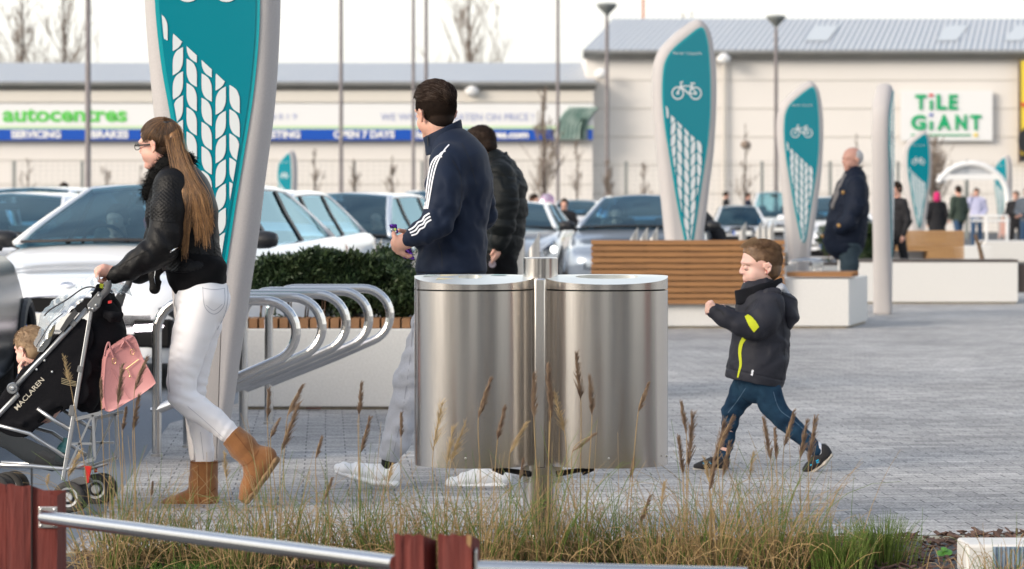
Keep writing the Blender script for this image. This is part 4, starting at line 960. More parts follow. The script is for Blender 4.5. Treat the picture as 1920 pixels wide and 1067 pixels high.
def grass():
    g = np.random.default_rng(5); roots = []
    heads_of = {i: [] for i in range(len(CL))}
    for h in HEADS:
        i = min(range(len(CL)), key=lambda k: abs(CL[k][0] - (h[2] + (h[2] - h[0]) * .4))); heads_of[i].append(h)
    for ci, (px, Y, sc, green, label) in enumerate(CL):
        c = G(px, Y); t = empty('ornamental_grass', c, label, 'grass', 'clumps of ornamental grass in the bed')
        gb, db = [], []
        tuft = green > .85
        n = int((330 if tuft else 135) * (1 if sc > .5 else .5))
        for i in range(n):
            isg = g.random() < green * (1 if tuft else .95)
            a = g.uniform(0, 2 * np.pi); rad = abs(g.normal(0, .055 if tuft else .075)); bx, by = c.x + rad * np.cos(a), Y + rad * np.sin(a) * .8
            lean = g.uniform(.03, .55) ** 1.3 if not tuft else g.uniform(.03, .40); L = sc * (g.uniform(.22, .46) if tuft else g.uniform(.08, .50) * (1.0 if g.random() < .7 else 1.35)) * (.58 if tuft else .88)
            az = a + g.normal(0, .7); s = np.linspace(0, 1, 7); curl = g.uniform(.05, .9) ** 1.5 * (0.4 if tuft else 1)
            out = L * (lean * s + curl * .5 * s ** 2.4); up = L * (s * (1 - .25 * lean) - curl * .45 * s ** 3)
            if g.random() < .12 and not tuft:    # bent stems
                k = g.integers(2, 5); up[k:] = up[k] - (up[k:] - up[k]) * .6
            p = np.stack([bx + out * np.cos(az), by + out * np.sin(az), np.maximum(up, .0) - .01 * (s == 0)], 1); (gb if isg else db).append(p)
        # matted straw at the base
        for i in range(0 if tuft else 40):
            a = g.uniform(0, 6.28); bx, by = c.x + g.normal(0, .13), Y + g.normal(0, .1); L = g.uniform(.08, .28) * sc; s = np.linspace(0, 1, 5)
            p = np.stack([bx + L * s * np.cos(a), by + L * s * np.sin(a), .01 + .05 * g.random() + .09 * np.sin(s * 3.0) * g.random() + g.uniform(-.02, .08) * s], 1); db.append(p)
        stalks, heads, pale = [], [], []
        for (x0, y0, x1, y1, pl) in heads_of[ci]:
            Yh = Y + g.uniform(-.08, .12); top, bot = P(x0, y0, Yh), P(x1, y1, Yh); base = Vector((c.x + (bot.x - c.x) * .45 + g.normal(0, .01), Yh, 0))
            mid = base.lerp(bot, .55) + Vector(((bot.x - base.x) * -.12, 0, 0)); crv = crom([tuple(base), tuple(mid), tuple(bot), tuple(top)], 6)
            stalks.append(crv); ax = top - bot; Lh = ax.length; nh = 170 if not pl else 90
            for k in range(nh):
                f = g.random(); q = np.array(bot) + np.array(ax) * f
                a = g.uniform(0, 6.28); sp_ = g.uniform(.12, .50) * (1.6 if pl else 1); L = Lh * g.uniform(.16, .34) * (1 - .45 * f)
                u = np.array(ax.normalized()); v = np.array([math.cos(a), math.sin(a), 0]); s = np.linspace(0, 1, 4)[:, None]
                (pale if pl else heads).append(q + (u * .95 + v * sp_) * L * s + np.array([.004, 0, 0]) * s ** 2)
        if gb: strands('green_blades', gb, (.0020, .0006), M_GG, t)
        if db: strands('dry_blades', db, (.0018, .0006), M_GD, t)
        if stalks: strands('stalks', stalks, (.0019, .0010), M_GD, t, 4)
        if heads: strands('seed_heads', heads, (.0016, .0006), M_SH, t)
        if pale: strands('pale_seed_heads', pale, (.0011, .0004), M_SHP, t)
    # low moss and weeds along the edge
    mo = []
    for i in range(2600):
        px = g.choice((g.uniform(240, 900), g.normal(345, 40))); Y = g.uniform(8.9, 9.45); c = G(px, Y); L = g.uniform(.012, .045); a = g.uniform(0, 6.28)
        mo.append(np.stack([c.x + L * np.linspace(0, .7, 3) * math.cos(a), Y + L * np.linspace(0, .7, 3) * math.sin(a), L * np.linspace(0, 1, 3)], 1))
    o = strands('moss', mo, (.003, .001), mat('moss_green', (0.07, 0.15, 0.02), rough=.8, nscale=20, namt=.8), None)
    tag(o, 'low green moss and weeds along the bed edge', 'moss', kind='stuff')
grass()
# ---------------- parked and queueing cars ----------------
def glass_mat(name, tint, refl=.10, clear=.42):
    m = bpy.data.materials.new(name); m.use_nodes = True; nt = m.node_tree; nt.nodes.clear(); L = nt.links.new
    o = nt.nodes.new('ShaderNodeOutputMaterial'); tr = nt.nodes.new('ShaderNodeBsdfTransparent'); tr.inputs[0].default_value = (*tint, 1)
    gl = nt.nodes.new('ShaderNodeBsdfGlossy'); gl.inputs['Roughness'].default_value = .02; gl.inputs[0].default_value = (.55, .82, .97, 1)  # blue of the reflected sky put into the gloss colour
    fr = nt.nodes.new('ShaderNodeFresnel'); fr.inputs[0].default_value = 1.6
    ad = nt.nodes.new('ShaderNodeMath'); ad.operation = 'ADD'; ad.inputs[1].default_value = refl; ad.use_clamp = True
    mx = nt.nodes.new('ShaderNodeMixShader'); L(fr.outputs[0], ad.inputs[0]); L(ad.outputs[0], mx.inputs[0]); L(tr.outputs[0], mx.inputs[1]); L(gl.outputs[0], mx.inputs[2]); L(mx.outputs[0], o.inputs[0])
    MATS[name] = m; return m
M_GLASS = glass_mat('car_glass', (0.60, 0.85, 0.91), .06)
def paint(name, c, metal=0.0, rough=.25): return mat(name, c, rough=rough, metal=metal, coat=1.0)
M_CWHITE = paint('white_paint', (0.80, 0.81, 0.83)); M_CSILV = paint('silver_blue_paint', (0.33, 0.38, 0.45), .5, .3); M_CDARK = mat('graphite_paint', (0.012, 0.015, 0.018), rough=.22, metal=0, spec=.22, coat=0)
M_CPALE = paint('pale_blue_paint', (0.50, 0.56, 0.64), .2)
M_INT = mat('car_interior', (0.07, 0.08, 0.09), rough=.8); M_SEAT = mat('car_seat', (0.10, 0.11, 0.12), rough=.8)
M_CHROME = mat('chrome', (0.75, 0.75, 0.76), rough=.08, metal=1); M_GRILLE = mat('grille_mesh', (0.008, 0.008, 0.009), rough=.6, spec=.12)
M_HL = mat('headlamp', (0.30, 0.32, 0.36), rough=.06, metal=.6, nscale=9, namt=1, ncol=(.03, .03, .035), coat=1); M_DRL = mat('lit_running_lamp', (1, 1, 1), emit=(1, .86, .95, 3.5))
M_TL = mat('tail_lamp', (0.35, .01, .01), rough=.15, coat=1); M_RIM = mat('alloy_rim', (0.35, 0.36, 0.37), rough=.3, metal=.9); M_CLAD = mat('black_cladding', (0.03, 0.03, 0.032), rough=.6)
M_PLATE = mat('plate_white', (0.7, 0.7, 0.68), rough=.4); M_PLB = mat('plate_blue', (0.0, 0.12, 0.6), rough=.4)
def interp(tab, s):
    for i in range(len(tab) - 1):
        if s <= tab[i + 1][0]:
            a, b = tab[i], tab[i + 1]; t = (s - a[0]) / max(b[0] - a[0], 1e-9); t = max(0, min(1, t)); return a[1] + (b[1] - a[1]) * t
    return tab[-1][1]
def smooth_tab(tab):
    c = crom(tab, 8); return [(p[0], p[1]) for p in c]
def car(label,  px, Y, yaw, paintm, H=1.44, L=4.25, W=1.80, belt=.97, ws=.26, rf=.44, rr=.76, cab=1.0, suv=False, lamps=False, group='cars queueing in the car park', cladding=False, detail=1, name='parked_car', coupe=0):
    t = empty(name, (0, 0, 0), label, 'car', group)
    zc = smooth_tab([(0, .60), (.012, .68), (.04, .755), (.10, .80), (.18, .845), (ws, belt), (.34, belt), (.6, belt + .01), (.86, belt + .03), (.95, belt + .02), (.985, belt - .08), (1, belt - .25)])
    zc = [(a, b * (1 if a > ws else 1) * (belt / .97 if a <= ws else 1)) for a, b in zc]
    zb = smooth_tab([(0, .56), (.012, .62), (.04, .685), (.10, .735), (.18, .80), (ws, belt - .055), (.34, belt - .03), (.6, belt - .015), (.86, belt + .01), (.95, belt), (.985, belt - .10), (1, belt - .28)])
    wt = smooth_tab([(0, .66), (.008, .76), (.025, .85), (.06, .925), (.12, .97), (.2, 1), (.5, 1), (.8, 1), (.92, .97), (.975, .90), (.993, .82), (1, .72)])
    hw = W / 2; fl = .20 if not suv else .26; R_ = .345; xw = (L * .5 - .82, -L * .5 + .78)
    st = sorted(set([0, .004, .01, .02, .035, .05, .07, .09] + list(np.round(np.linspace(.105, .33, 24), 4)) + list(np.round(np.linspace(.34, .66, 14), 4)) + list(np.round(np.linspace(.67, .93, 26), 4)) + [.945, .96, .97, .98, .988, .994, 1]))
    rows, n = [], 0
    for s in st:
        x = L / 2 - s * L; w = hw * interp(wt, s); b = interp(zb, s); c = interp(zc, s); f = fl + .04 * (s < .02 or s > .98)
        ring = [(0, f), (w * .6, f), (w * .90, f), (w * .96, f + .06), (w * .985, f + .16), (w, f + .28), (w, (f + b) * .5 + .06), (w * .99, b - .12), (w * .965, b - .045), (w * .925, b - .008), (w * .86, b + .012)]
        deep = ws + .03 < s < .93
        if deep: ring += [(w * .80, b + .0), (w * .78, .6), (w * .5, .45), (0, .45)]
        else: ring += [(w * .72, b + (c - b) * .45), (w * .5, b + (c - b) * .78), (w * .25, b + (c - b) * .95), (0, c)]
        for xc in xw:
            dx = abs(x - xc)
            if dx < R_ + .0:
                za = .31 + math.sqrt(max(R_ ** 2 - dx ** 2, 0))
                ring = [(a, max(z, za) if (k >= 1 and z < za) else z) for k, (a, z) in enumerate(ring)]
        full = [(x, -a, z) for a, z in ring] + [(x, a, z) for a, z in ring[::-1][1:-1]]
        rows.append(full); n = len(full)
    vs = [p for r in rows for p in r]; m = len(rows)
    fs = [(i * n + k, (i + 1) * n + k, (i + 1) * n + (k + 1) % n, i * n + (k + 1) % n) for i in range(m - 1) for k in range(n)] + [tuple(range(n)), tuple((m - 1) * n + k for k in range(n))[::-1]]
    o = obj('body', (vs, fs), paintm, t); o.data.materials.append(M_INT)
    mi = []
    for i in range(m - 1):
        for k in range(n): mi.append(1 if (ws + .02 < st[i] < .93 and (11 <= k <= 16)) or (k in (0, n - 1)) else 0)
    mi += [0, 0]; o.data.polygons.foreach_set('material_index', mi); auto_smooth(o, 38)
    S = lambda s, k: rows[min(range(m), key=lambda i: abs(st[i] - s))][k]
    # greenhouse
    gs = [ws] + list(np.linspace(ws + .03, rf, 6)) + list(np.linspace(rf + .05, rr, 5)) + list(np.linspace(rr + .04, .955, 5))
    def top(s):
        if s <= rf: u = (s - ws) / (rf - ws); return belt + (H - .055 - belt) * (u ** .86)
        if s <= rr: u = (s - rf) / (rr - rf); return H - .055 + .03 * math.sin(u * 2.4) - .015 * u
        u = (s - rr) / (.955 - rr); return H - .05 - (H - .06 - belt) * (u ** (1.25 if not suv else 1.6))
    G_ = []
    for s in gs:
        x = L / 2 - s * L; wb = hw * .875 * (1 - .09 * max(0, (s - .7) / .25)); z1 = top(s); h = max(z1 - belt, 0); q = h / (H - .055 - belt)
        wtp = wb - .24 * q - .02; crown = .05 * (1 if rf < s < rr else .6 + .4 * q); bow = .10 * (1 - q) if s < rf + .01 else 0
        zb_ = belt - .03 if s > ws else belt - .02
        G_.append([(x, -wb, zb_), (x, -(wb * .45 + wtp * .55), zb_ + (z1 - zb_) * .55), (x, -(wtp + .035), z1 - .02 * q), (x, -wtp + .03, z1 + .012), (x + bow * .7, -wtp * .5, z1 + crown * .75), (x + bow, 0, z1 + crown)])
    def strip(name, cols, s0, s1, m_, side=True, off=0.0):
        idx = [i for i, s in enumerate(gs) if s0 - 1e-6 <= s <= s1 + 1e-6]; v, f = [], []
        for i in idx:
            r = G_[i]; full = r + [(a, -b, c) for a, b, c in r[::-1][1:]]
            for c in cols: p = full[c]; v.append((p[0], p[1] * (1 + off), p[2] + off * .3))
        k = len(cols)
        for i in range(len(idx) - 1):
            for j in range(k - 1): f.append((i * k + j, i * k + j + 1, (i + 1) * k + j + 1, (i + 1) * k + j))
        return obj(name, (v, f), m_, t) if f else None
    for c in ([0, 1, 2], [8, 9, 10]): strip('side_window', c, ws, .955, M_GLASS)
    for c in ([2, 3], [7, 8]):
        o = strip('pillar', c, ws, .955, paintm, off=.003)
        if o: sm = o.modifiers.new('s', 'SOLIDIFY'); sm.thickness = .035; sm.offset = 0
    strip('windscreen', [3, 4, 5, 6, 7], ws, rf, M_GLASS)
    strip('rear_window', [3, 4, 5, 6, 7], rr, .955, M_GLASS)
    o = strip('roof', [3, 4, 5, 6, 7], rf, rr, paintm); sm = o.modifiers.new('s', 'SOLIDIFY'); sm.thickness = .03
    # door pillars, black surround
    mb = MB()
    for s in (.50, .70):
        i = min(range(len(gs)), key=lambda k: abs(gs[k] - s))
        for sg in (-1, 1):
            mb = MB(); q = [Vector((G_[i][k][0], sg * abs(G_[i][k][1]) * 1.003, G_[i][k][2])) for k in (0, 1, 2)]
            mb.bar(q[0], q[1], .07, .02, up=(0, 1, 0)); mb.bar(q[1], q[2], .07, .02, up=(0, 1, 0)); mb.build('door_pillar', M_BLACK, t)
    mb = MB(); r = G_[0]; full = r[3:] + [(a, -b, c) for a, b, c in r[::-1][1:3]]
    mb.tube([(a + .01, b, c + .004) for a, b, c in full], .012, 6); mb.build('wiper_cowl', M_BLACK, t)
    # wheels
    for xc in xw:
        for sg in (-1, 1):
            Mx = Matrix.Rotation(R(-90 * sg), 3, 'X'); c = (xc, sg * (hw - .02), .31)
            mb = MB(); mb.lathe([(.20, -.22), (.29, -.22), (.31, -.18), (.31, -.04), (.295, 0), (.21, .0), (.20, -.03)], c, 28, M=Mx); w_ = mb.build('wheel', M_RUBBER, t, smooth=True)
            mb = MB(); mb.lathe([(.205, -.05), (.205, -.01), (.19, -.012), (.185, -.05), (.06, -.03), (.05, -.01), (.0005, -.01)], c, 28, M=Mx, cap=False)
            for k in range(5):
                a = k * 1.2566; v = Mx @ Vector((math.cos(a), math.sin(a), 0)); mb.bar(Vector(c) + v * .04 + Mx @ Vector((0, 0, -.015)), Vector(c) + v * .19 + Mx @ Vector((0, 0, -.012)), .05, .02, up=tuple(Mx @ Vector((0, 0, 1))))
            mb.build('rim', M_RIM, w_)
            if cladding:
                mb = MB(); q = [(xc + (R_ + .03) * math.cos(a), sg * (hw + .005), .31 + (R_ + .03) * math.sin(a)) for a in np.linspace(-.15, math.pi + .15, 20)]; mb.tube(q, .03, 8); mb.build('arch_cladding', M_CLAD, t)
    # mirrors
    for sg in ((-1, 1) if not cladding else ()):
        mb = MB(); c = (L / 2 - (ws + .055) * L, sg * (hw + .06), belt + .03)
        prof = [(.001, -.1), (.055, -.085), (.075, -.03), (.078, .04), (.06, .09), (.001, .1)]
        mb.lathe(prof, c, 14, M=Matrix.Rotation(R(90), 3, 'X') @ Matrix.Diagonal((1.1, .85, 1.0))); mb.bar((c[0], c[1] - sg * .16, c[2] - .06), (c[0], c[1] - sg * .05, c[2] - .03), .05, .05)
        mb.build('mirror', M_BLACK if detail else paintm, t, smooth=True)
    # nose: follow the surface for the lamps
    def surf(s, u):      # u runs 0..1 from the sill up the side and over to the middle
        i = 0
        while i < m - 2 and st[i + 1] < s: i += 1
        f = (s - st[i]) / (st[i + 1] - st[i]); k = 5 + u * 9; k0 = int(min(k, 13)); g = k - k0
        def rp(ii): a, b = rows[ii][k0], rows[ii][k0 + 1]; return Vector(a).lerp(Vector(b), g)
        return rp(i).lerp(rp(i + 1), f)
    for sg in (-1, 1):
        v, f = [], []
        for a in range(9):
            for b in range(5):
                s = .006 + (.115 - .006) * a / 8; u = (.17 + .10 * a / 8) + (.21 - .05 * a / 8) * b / 4 - .05 * (1 - a / 8) * (1 - b / 4); p = surf(s, u); c = Vector((p.x * .9, 0, .5)); d = (p - c).normalized(); p = p + d * .006; v.append((p.x, p.y * sg * 1.0 if sg < 0 else p.y, p.z))
        v = [(x, (y if sg < 0 else -y), z) for x, y, z in v] if sg > 0 else v
        f = [(a * 5 + b, a * 5 + b + 1, (a + 1) * 5 + b + 1, (a + 1) * 5 + b) for a in range(8) for b in range(4)]
        if detail: h = obj('headlight', (v, f), M_HL, t)
        if lamps and detail:
            mb = MB(); p = surf(.004, .02); q = surf(.028, .05)
            mb.tube([(L / 2 + .022, sg * .50, .435), (L / 2 + .020, sg * .60, .44), (L / 2 - .02, sg * .72, .455)], .022, 8); mb.build('running_lamp', M_DRL, t)
    x0 = L / 2
    mb = MB(); mb.box((x0 + .002, 0, .585), (.02, W * .40, .10)); bevel(mb.build('grille', M_GRILLE, t), .008)
    mb = MB(); q = [(x0 + .016, W * .21 * math.cos(a) * (1 + .1 * abs(math.sin(a))), .585 + .062 * math.sin(a)) for a in np.linspace(0, 2 * math.pi, 33)]; mb.tube(q, .007, 6); mb.build('grille_trim', M_CHROME, t)
    mb = MB(); mb.box((x0 + .004, 0, .33), (.024, W * .56, .13)); bevel(mb.build('lower_intake', M_GRILLE, t), .01)
    if lamps:
        for sg in (-1, 1): mb = MB(); mb.box((x0 - .045, sg * W * .335, .40), (.11, .26, .19)); bevel(mb.build('fog_lamp_recess', M_GRILLE, t), .02)
    mb = MB(); mb.box((x0 + .022, 0, .475), (.01, .52, .11)); mb.build('number_plate', M_PLATE, t)
    mb = MB(); mb.box((x0 + .024, -.235, .475), (.01, .05, .108)); mb.build('plate_band', M_PLB, t)
    mb = MB(); mb.lathe([(.035, 0), (.035, .004), (.001, .008)], (x0 - .055, 0, .715 * belt / .97), 18, M=Matrix.Rotation(R(55), 3, 'Y') @ Matrix.Diagonal((.6, 1.4, 1))); mb.build('badge', M_CHROME, t)
    for sg in (-1, 1):
        mb = MB(); p = rows[-6][8]; mb.box((p[0] - .02, sg * abs(p[1]) * .93, belt - .13), (.16, .12, .2)); bevel(mb.build('tail_light', M_TL, t), .03)
    # cabin
    for sg in (-1, 1):
        xs = L / 2 - L * (rf + .05)
        mb = MB(); mb.box((xs, sg * .36, .78), (.14, .46, .62), M=Matrix.Rotation(R(-12), 3, 'Y')); mb.box((xs + .25, sg * .36, .5), (.5, .46, .12)); s_ = bevel(mb.build('front_seat', M_SEAT, t), .05, 3)
        mb = MB(); mb.box((xs - .1, sg * .36, 1.14), (.09, .26, .18)); bevel(mb.build('headrest', M_SEAT, s_), .04, 3)
    mb = MB(); mb.box((L / 2 - L * .79, 0, .8), (.16, 1.2, .5), M=Matrix.Rotation(R(-18), 3, 'Y')); bevel(mb.build('rear_seat', M_SEAT, t), .05, 3)
    mb = MB(); mb.box((L / 2 - L * (ws + .085), 0, belt - .12), (.34, W * .74, .2)); bevel(mb.build('dashboard', M_INT, t), .04, 3)
    mb = MB(); mb.tube([(L / 2 - L * (ws + .15) + .05 * math.sin(a), -.36 + .18 * math.cos(a), belt - .04 + .17 * math.sin(a)) for a in np.linspace(0, 6.283, 21)], .014, 6); mb.build('steering_wheel', M_BLACK, t)
    mb = MB(); mb.box((L / 2 - L * (rf - .035), 0, H - .13), (.03, .24, .07)); bevel(mb.build('interior_mirror', M_BLACK, t), .01)
    # place: px is the middle of the windscreen base
    fw = Vector((-math.sin(R(yaw)), -math.cos(R(yaw)), 0)); c = G(px, Y) - fw * (L / 2 - ws * L)
    t.location = c; t.rotation_euler.z = math.atan2(fw.y, fw.x)
    return t
c3 = car('white car with lit lamps and a driver, right behind the pushchair', 229, 18.9, 11, M_CWHITE, H=1.415, belt=.975, lamps=True, L=4.45, W=1.83)
car('white car whose mirror shows just past the tall sign', 398, 24.4, 10, M_CWHITE, H=1.40, belt=.955, L=4.4)
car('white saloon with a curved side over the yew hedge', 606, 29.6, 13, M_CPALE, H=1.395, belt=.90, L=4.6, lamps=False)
car('blue grey car mostly hidden by the navy jacket man', 812, 37, 8, M_CPALE, H=1.47, belt=.98)
car('silver blue car behind the three bollards, over the slatted back', 1197, 34.6, 7, M_CSILV, H=1.39, belt=.955, L=4.6)
c8 = car('white car with one bright lamp beside the black puffer jacket', 947, 40.5, 7, M_CWHITE, H=1.31, belt=.90, lamps=False)
mb = MB(); mb.lathe([(.001, 0), (.042, .01), (.05, .04), (.001, .06)], (2.07, .86, .60), 14, M=ROT_Y); mb.build('lit_headlamp', mat('lit_headlamp', (1, 1, 1), emit=(1, .98, .92, 2.2)), c8, world=False)
car('low white coupe seen over the slatted back, past the second totem', 1388, 76, 2, M_CWHITE, H=1.245, belt=.66, W=1.75, detail=0)
car('white off-roader behind the low white coupe', 1452, 88, 3, M_CWHITE, H=1.70, belt=.86, suv=True, ws=.3, rf=.4, rr=.9, detail=0)
car('white car between the second bicycle totem and the grey haired man', 1560, 52, 5, M_CWHITE, H=1.42, detail=0)
car('small white car far behind the silver blue one', 1078, 74, 6, M_CWHITE, H=1.40, detail=0)
car('white car with dark windows at the frame edge, behind the graphite car', -32, 24.5, 9, M_CWHITE, H=1.37, belt=.97)
car('white car roof showing behind the edge-of-frame white car', 22, 34, 9, M_CWHITE, H=1.49, belt=.98)
c1 = car('graphite car with black wheel arch, cut by the frame edge', -20, 17.3, 152, M_CDARK, H=1.55, belt=1.0, L=4.3, W=1.82, suv=True, cladding=True)
c1.location = (-3.66, 14.2, 0); c1.rotation_euler.z = R(94)
# ---------------- people ----------------
M_SKIN = mat('fair_skin', (0.60, 0.355, 0.27), rough=.5, nscale=25, namt=.5, ncol=(0.62, 0.30, 0.23), sss=.15)
M_SKINP = mat('pink_skin', (0.66, 0.40, 0.32), rough=.5, nscale=18, namt=.6, ncol=(0.66, 0.31, 0.25), sss=.15)
M_LIP = mat('lip', (0.45, 0.13, 0.12), rough=.4); M_LASH = mat('lash', (0.06, 0.03, 0.02), rough=.7); M_EYEW = mat('eye_white', (.65, .63, .6), rough=.2)
M_HBRN = mat('brown_hair', (0.13, 0.062, 0.027), rough=.42, nscale=22, namt=1, ncol=(0.30, 0.155, 0.06), stretch=(3, 3, .35), spec=.6)
M_HROOT = mat('brown_hair_root', (0.05, 0.026, 0.015), rough=.42, nscale=30, namt=.8, ncol=(0.11, 0.06, 0.03), spec=.6)
M_HGOLD = mat('golden_hair', (0.24, 0.115, 0.042), rough=.42, nscale=22, namt=1, ncol=(0.40, 0.22, 0.09), spec=.6)
M_HDARK = mat('dark_hair', (0.013, 0.007, 0.005), rough=.75, nscale=30, namt=.7, ncol=(0.032, 0.018, 0.011), spec=.25)
M_HBOY = mat('light_brown_hair', (0.10, 0.052, 0.027), rough=.5, nscale=40, namt=.9, ncol=(0.23, 0.135, 0.07))
M_HGREY = mat('grey_hair', (0.42, 0.41, 0.41), rough=.7)
M_LEATHER = mat('black_leather', (0.006, 0.006, 0.007), rough=.48, spec=.22, bump=.2, bscale=120)
M_BLKCLOTH = mat('black_cloth', (0.005, 0.005, 0.006), rough=.9, spec=.2, bump=.1, bscale=300)
M_FUR = mat('black_fur', (0.006, 0.006, 0.006), rough=.9, spec=.2)
M_JEANW = mat('white_denim', (0.86, 0.85, 0.87), rough=.8, bump=.12, bscale=500)
M_SUEDE = mat('tan_suede', (0.27, 0.115, 0.038), rough=.95, nscale=14, namt=.9, ncol=(0.19, 0.075, 0.024), sheen=.3, bump=.2, bscale=90)
M_SUEDED = mat('tan_suede_seam', (0.18, 0.072, 0.026), rough=.95)
M_SOLE = mat('boot_sole', (0.30, 0.19, 0.10), rough=.9, nscale=30, namt=.8, ncol=(.13, .08, .04))
M_NAVY = mat('navy_tricot', (0.004, 0.011, 0.031), rough=.7, spec=.3, sheen=.05, bump=.06, bscale=400)
M_STRIPE = mat('white_stripe', (0.70, 0.72, 0.78), rough=.7)
M_GREYSW = mat('grey_sweatpants', (0.40, 0.415, 0.46), rough=.9, nscale=160, namt=.7, ncol=(0.50, 0.51, 0.55), bump=.15, bscale=300)
M_TRAINER = mat('white_trainer', (0.88, 0.88, 0.88), rough=.6, bump=.2, bscale=70)
M_SOCK = mat('black_sock', (0.012, 0.012, 0.014), rough=.9)
M_BOYJ = mat('charcoal_jacket', (0.021, 0.022, 0.031), rough=.65, spec=.35, bump=.2, bscale=60); M_BOYJD = mat('charcoal_jacket_seam', (0.014, 0.015, 0.02), rough=.8)
M_LIME = mat('lime_trim', (0.55, 0.60, 0.02), rough=.7); M_LINER = mat('hood_lining', (0.40, 0.42, 0.46), rough=.8)
M_JEANB = mat('blue_denim', (0.007, 0.021, 0.046), rough=.9, spec=.2, nscale=16, namt=.9, ncol=(0.022, 0.062, 0.11), bump=.2, bscale=260)
M_BLKSHOE = mat('black_skate_shoe', (0.016, 0.016, 0.018), rough=.8, bump=.3, bscale=90); M_SHSOLE = mat('pale_sole', (0.50, 0.46, 0.40), rough=.8, nscale=30, namt=.7, ncol=(.2, .17, .14))
M_CYAN = mat('cyan_mark', (0.0, .35, .6), rough=.6)

def frame_of(F_, up=(0, 0, 1)):
    f = Vector(F_).normalized(); u = Vector(up); u = (u - f * u.dot(f)).normalized(); s = u.cross(f).normalized(); return f, s, u   # s: the person's left
class Head:
    def __init__(h, O, H, F_, up=(0, 0, 1), child=0.0):
        h.O = Vector(O); h.H = H; h.f, h.s, h.u = frame_of(F_, up); h.M = np.array([[h.f[i], h.s[i], h.u[i]] for i in range(3)]); h.c = child
        h.sk_c = (-.055, 0, .635); h.sk_r = (.425, .335, .375)
    def p(h, f, s, u): return h.O + (h.f * f + h.s * s + h.u * u) * h.H
    def np(h, a): return np.array(h.O) + (np.asarray(a) @ h.M.T) * h.H
    def build(h, b, neck=None, nr=.19):
        H, M = h.H, h.M; c = h.c
        e = lambda f, s, u, a, bb, cc, k=.03, cut=False: b.ell(h.p(f, s, u), (a * H, bb * H, cc * H), M, k * H, cut)
        e(*h.sk_c, *h.sk_r); e(.10, 0, .36, .27, .245 + .02 * c, .30); e(.20, 0, .10, .13, .12, .10, .08); e(-.02, 0, .30, .26, .25 + .01 * c, .22, .06)
        for s in (-1, 1):
            e(.20 - .01 * c, (.135 + .015 * c) * s, .32 - .03 * c, .12, .10 + .02 * c, .12 + .02 * c, .06)
            e(.30 - .02 * c, .11 * s, .565, .075, .11, .035, .05)
            e(.415 + .02 * c, .115 * s, .475, .045, .07, .042 - .01 * c, .01, True); e(.325, .115 * s, .47, .058, .065, .05, .01)
            # ear: rim, bowl, lobe
            b.seg(h.p(-.06, .325 * s, .50), h.p(-.12, .385 * s, .52), .05 * H, .035 * H, k=.02 * H)
            q = [(-.02, .33, .47), (-.03, .36, .54), (-.09, .40, .565), (-.15, .40, .50), (-.13, .375, .41), (-.07, .345, .34), (-.04, .335, .36)]
            for i in range(6): b.seg(h.p(q[i][0], q[i][1] * s, q[i][2]), h.p(q[i + 1][0], q[i + 1][1] * s, q[i + 1][2]), .022 * H, .022 * H, k=.012 * H)
            e(-.08, .35 * s, .45, .06, .02, .09, .01)
        e(.355 - .02 * c, 0, .585, .05, .13, .04, .05)
        b.seg(h.p(.36, 0, .52), h.p(.435 - .02 * c, 0, .385), .030 * H, .042 * H, k=.03 * H)
        for s in (-1, 1): e(.395, .05 * s, .355, .038, .034, .03, .03)
        e(.345 - .01 * c, 0, .245, .040, .09, .022, .03); e(.338 - .01 * c, 0, .195, .040, .08, .024, .03)
        e(.30, 0, .085, .065, .07, .06, .05)
        if neck: b.seg(h.p(-.10, 0, .25), neck, nr * H, nr * 1.12 * H, k=.06 * H)
    def eyes(h, parent, m_iris=None):
        for s in (-1, 1):
            mb = MB(); mb.lathe([(.001, -.045 * h.H), (.032 * h.H, -.032 * h.H), (.045 * h.H, 0), (.032 * h.H, .032 * h.H), (.001, .045 * h.H)], h.p(.335, .115 * s, .475), 12); e = mb.build('eyeball', M_EYEW, parent, smooth=True)
            mb = MB(); c = h.p(.372, .115 * s, .472); mb.lathe([(.001, .006 * h.H), (.02 * h.H, .004 * h.H), (.021 * h.H, 0)], c, 10, M=Matrix((h.s, h.u, h.f)).transposed()); mb.build('iris', M_LASH, e)
    def surf(h, d, lift=0.0):
        """points on the skull ellipsoid for unit directions d (n,3) in head axes"""
        return h.np(np.array(h.sk_c) + d * np.array(h.sk_r) * (1 + np.asarray(lift))[..., None] if not np.isscalar(lift) else np.array(h.sk_c) + d * np.array(h.sk_r) * (1 + lift))
    def hairs(h, n, region, comb, length, lift, seed=1, k=8, rnd=.08):
        """strands that start in a region of the scalp and are combed along the skull"""
        g = np.random.default_rng(seed); out = []
        while len(out) < n:
            d = g.normal(0, 1, 3); d /= np.linalg.norm(d)
            if not region(d): continue
            L = length(d) * g.uniform(.75, 1.15); pts = []; x = d.copy()
            for i in range(k):
                t = i / (k - 1); pts.append(np.array(h.sk_c) + x * np.array(h.sk_r) * (1.0 + lift(d, t)))
                v = np.array(comb(x, d)) + g.normal(0, rnd, 3); v = v - x * (v @ x); v /= max(np.linalg.norm(v), 1e-6); x = x + v * L / (k - 1); x /= np.linalg.norm(x)
            out.append(h.np(np.array(pts)))
        return out
def sc_chain(pts, f): return [(p[0], p[1], p[2], p[3] * f) + ((p[4] * f,) if len(p) > 4 else ()) for p in pts]
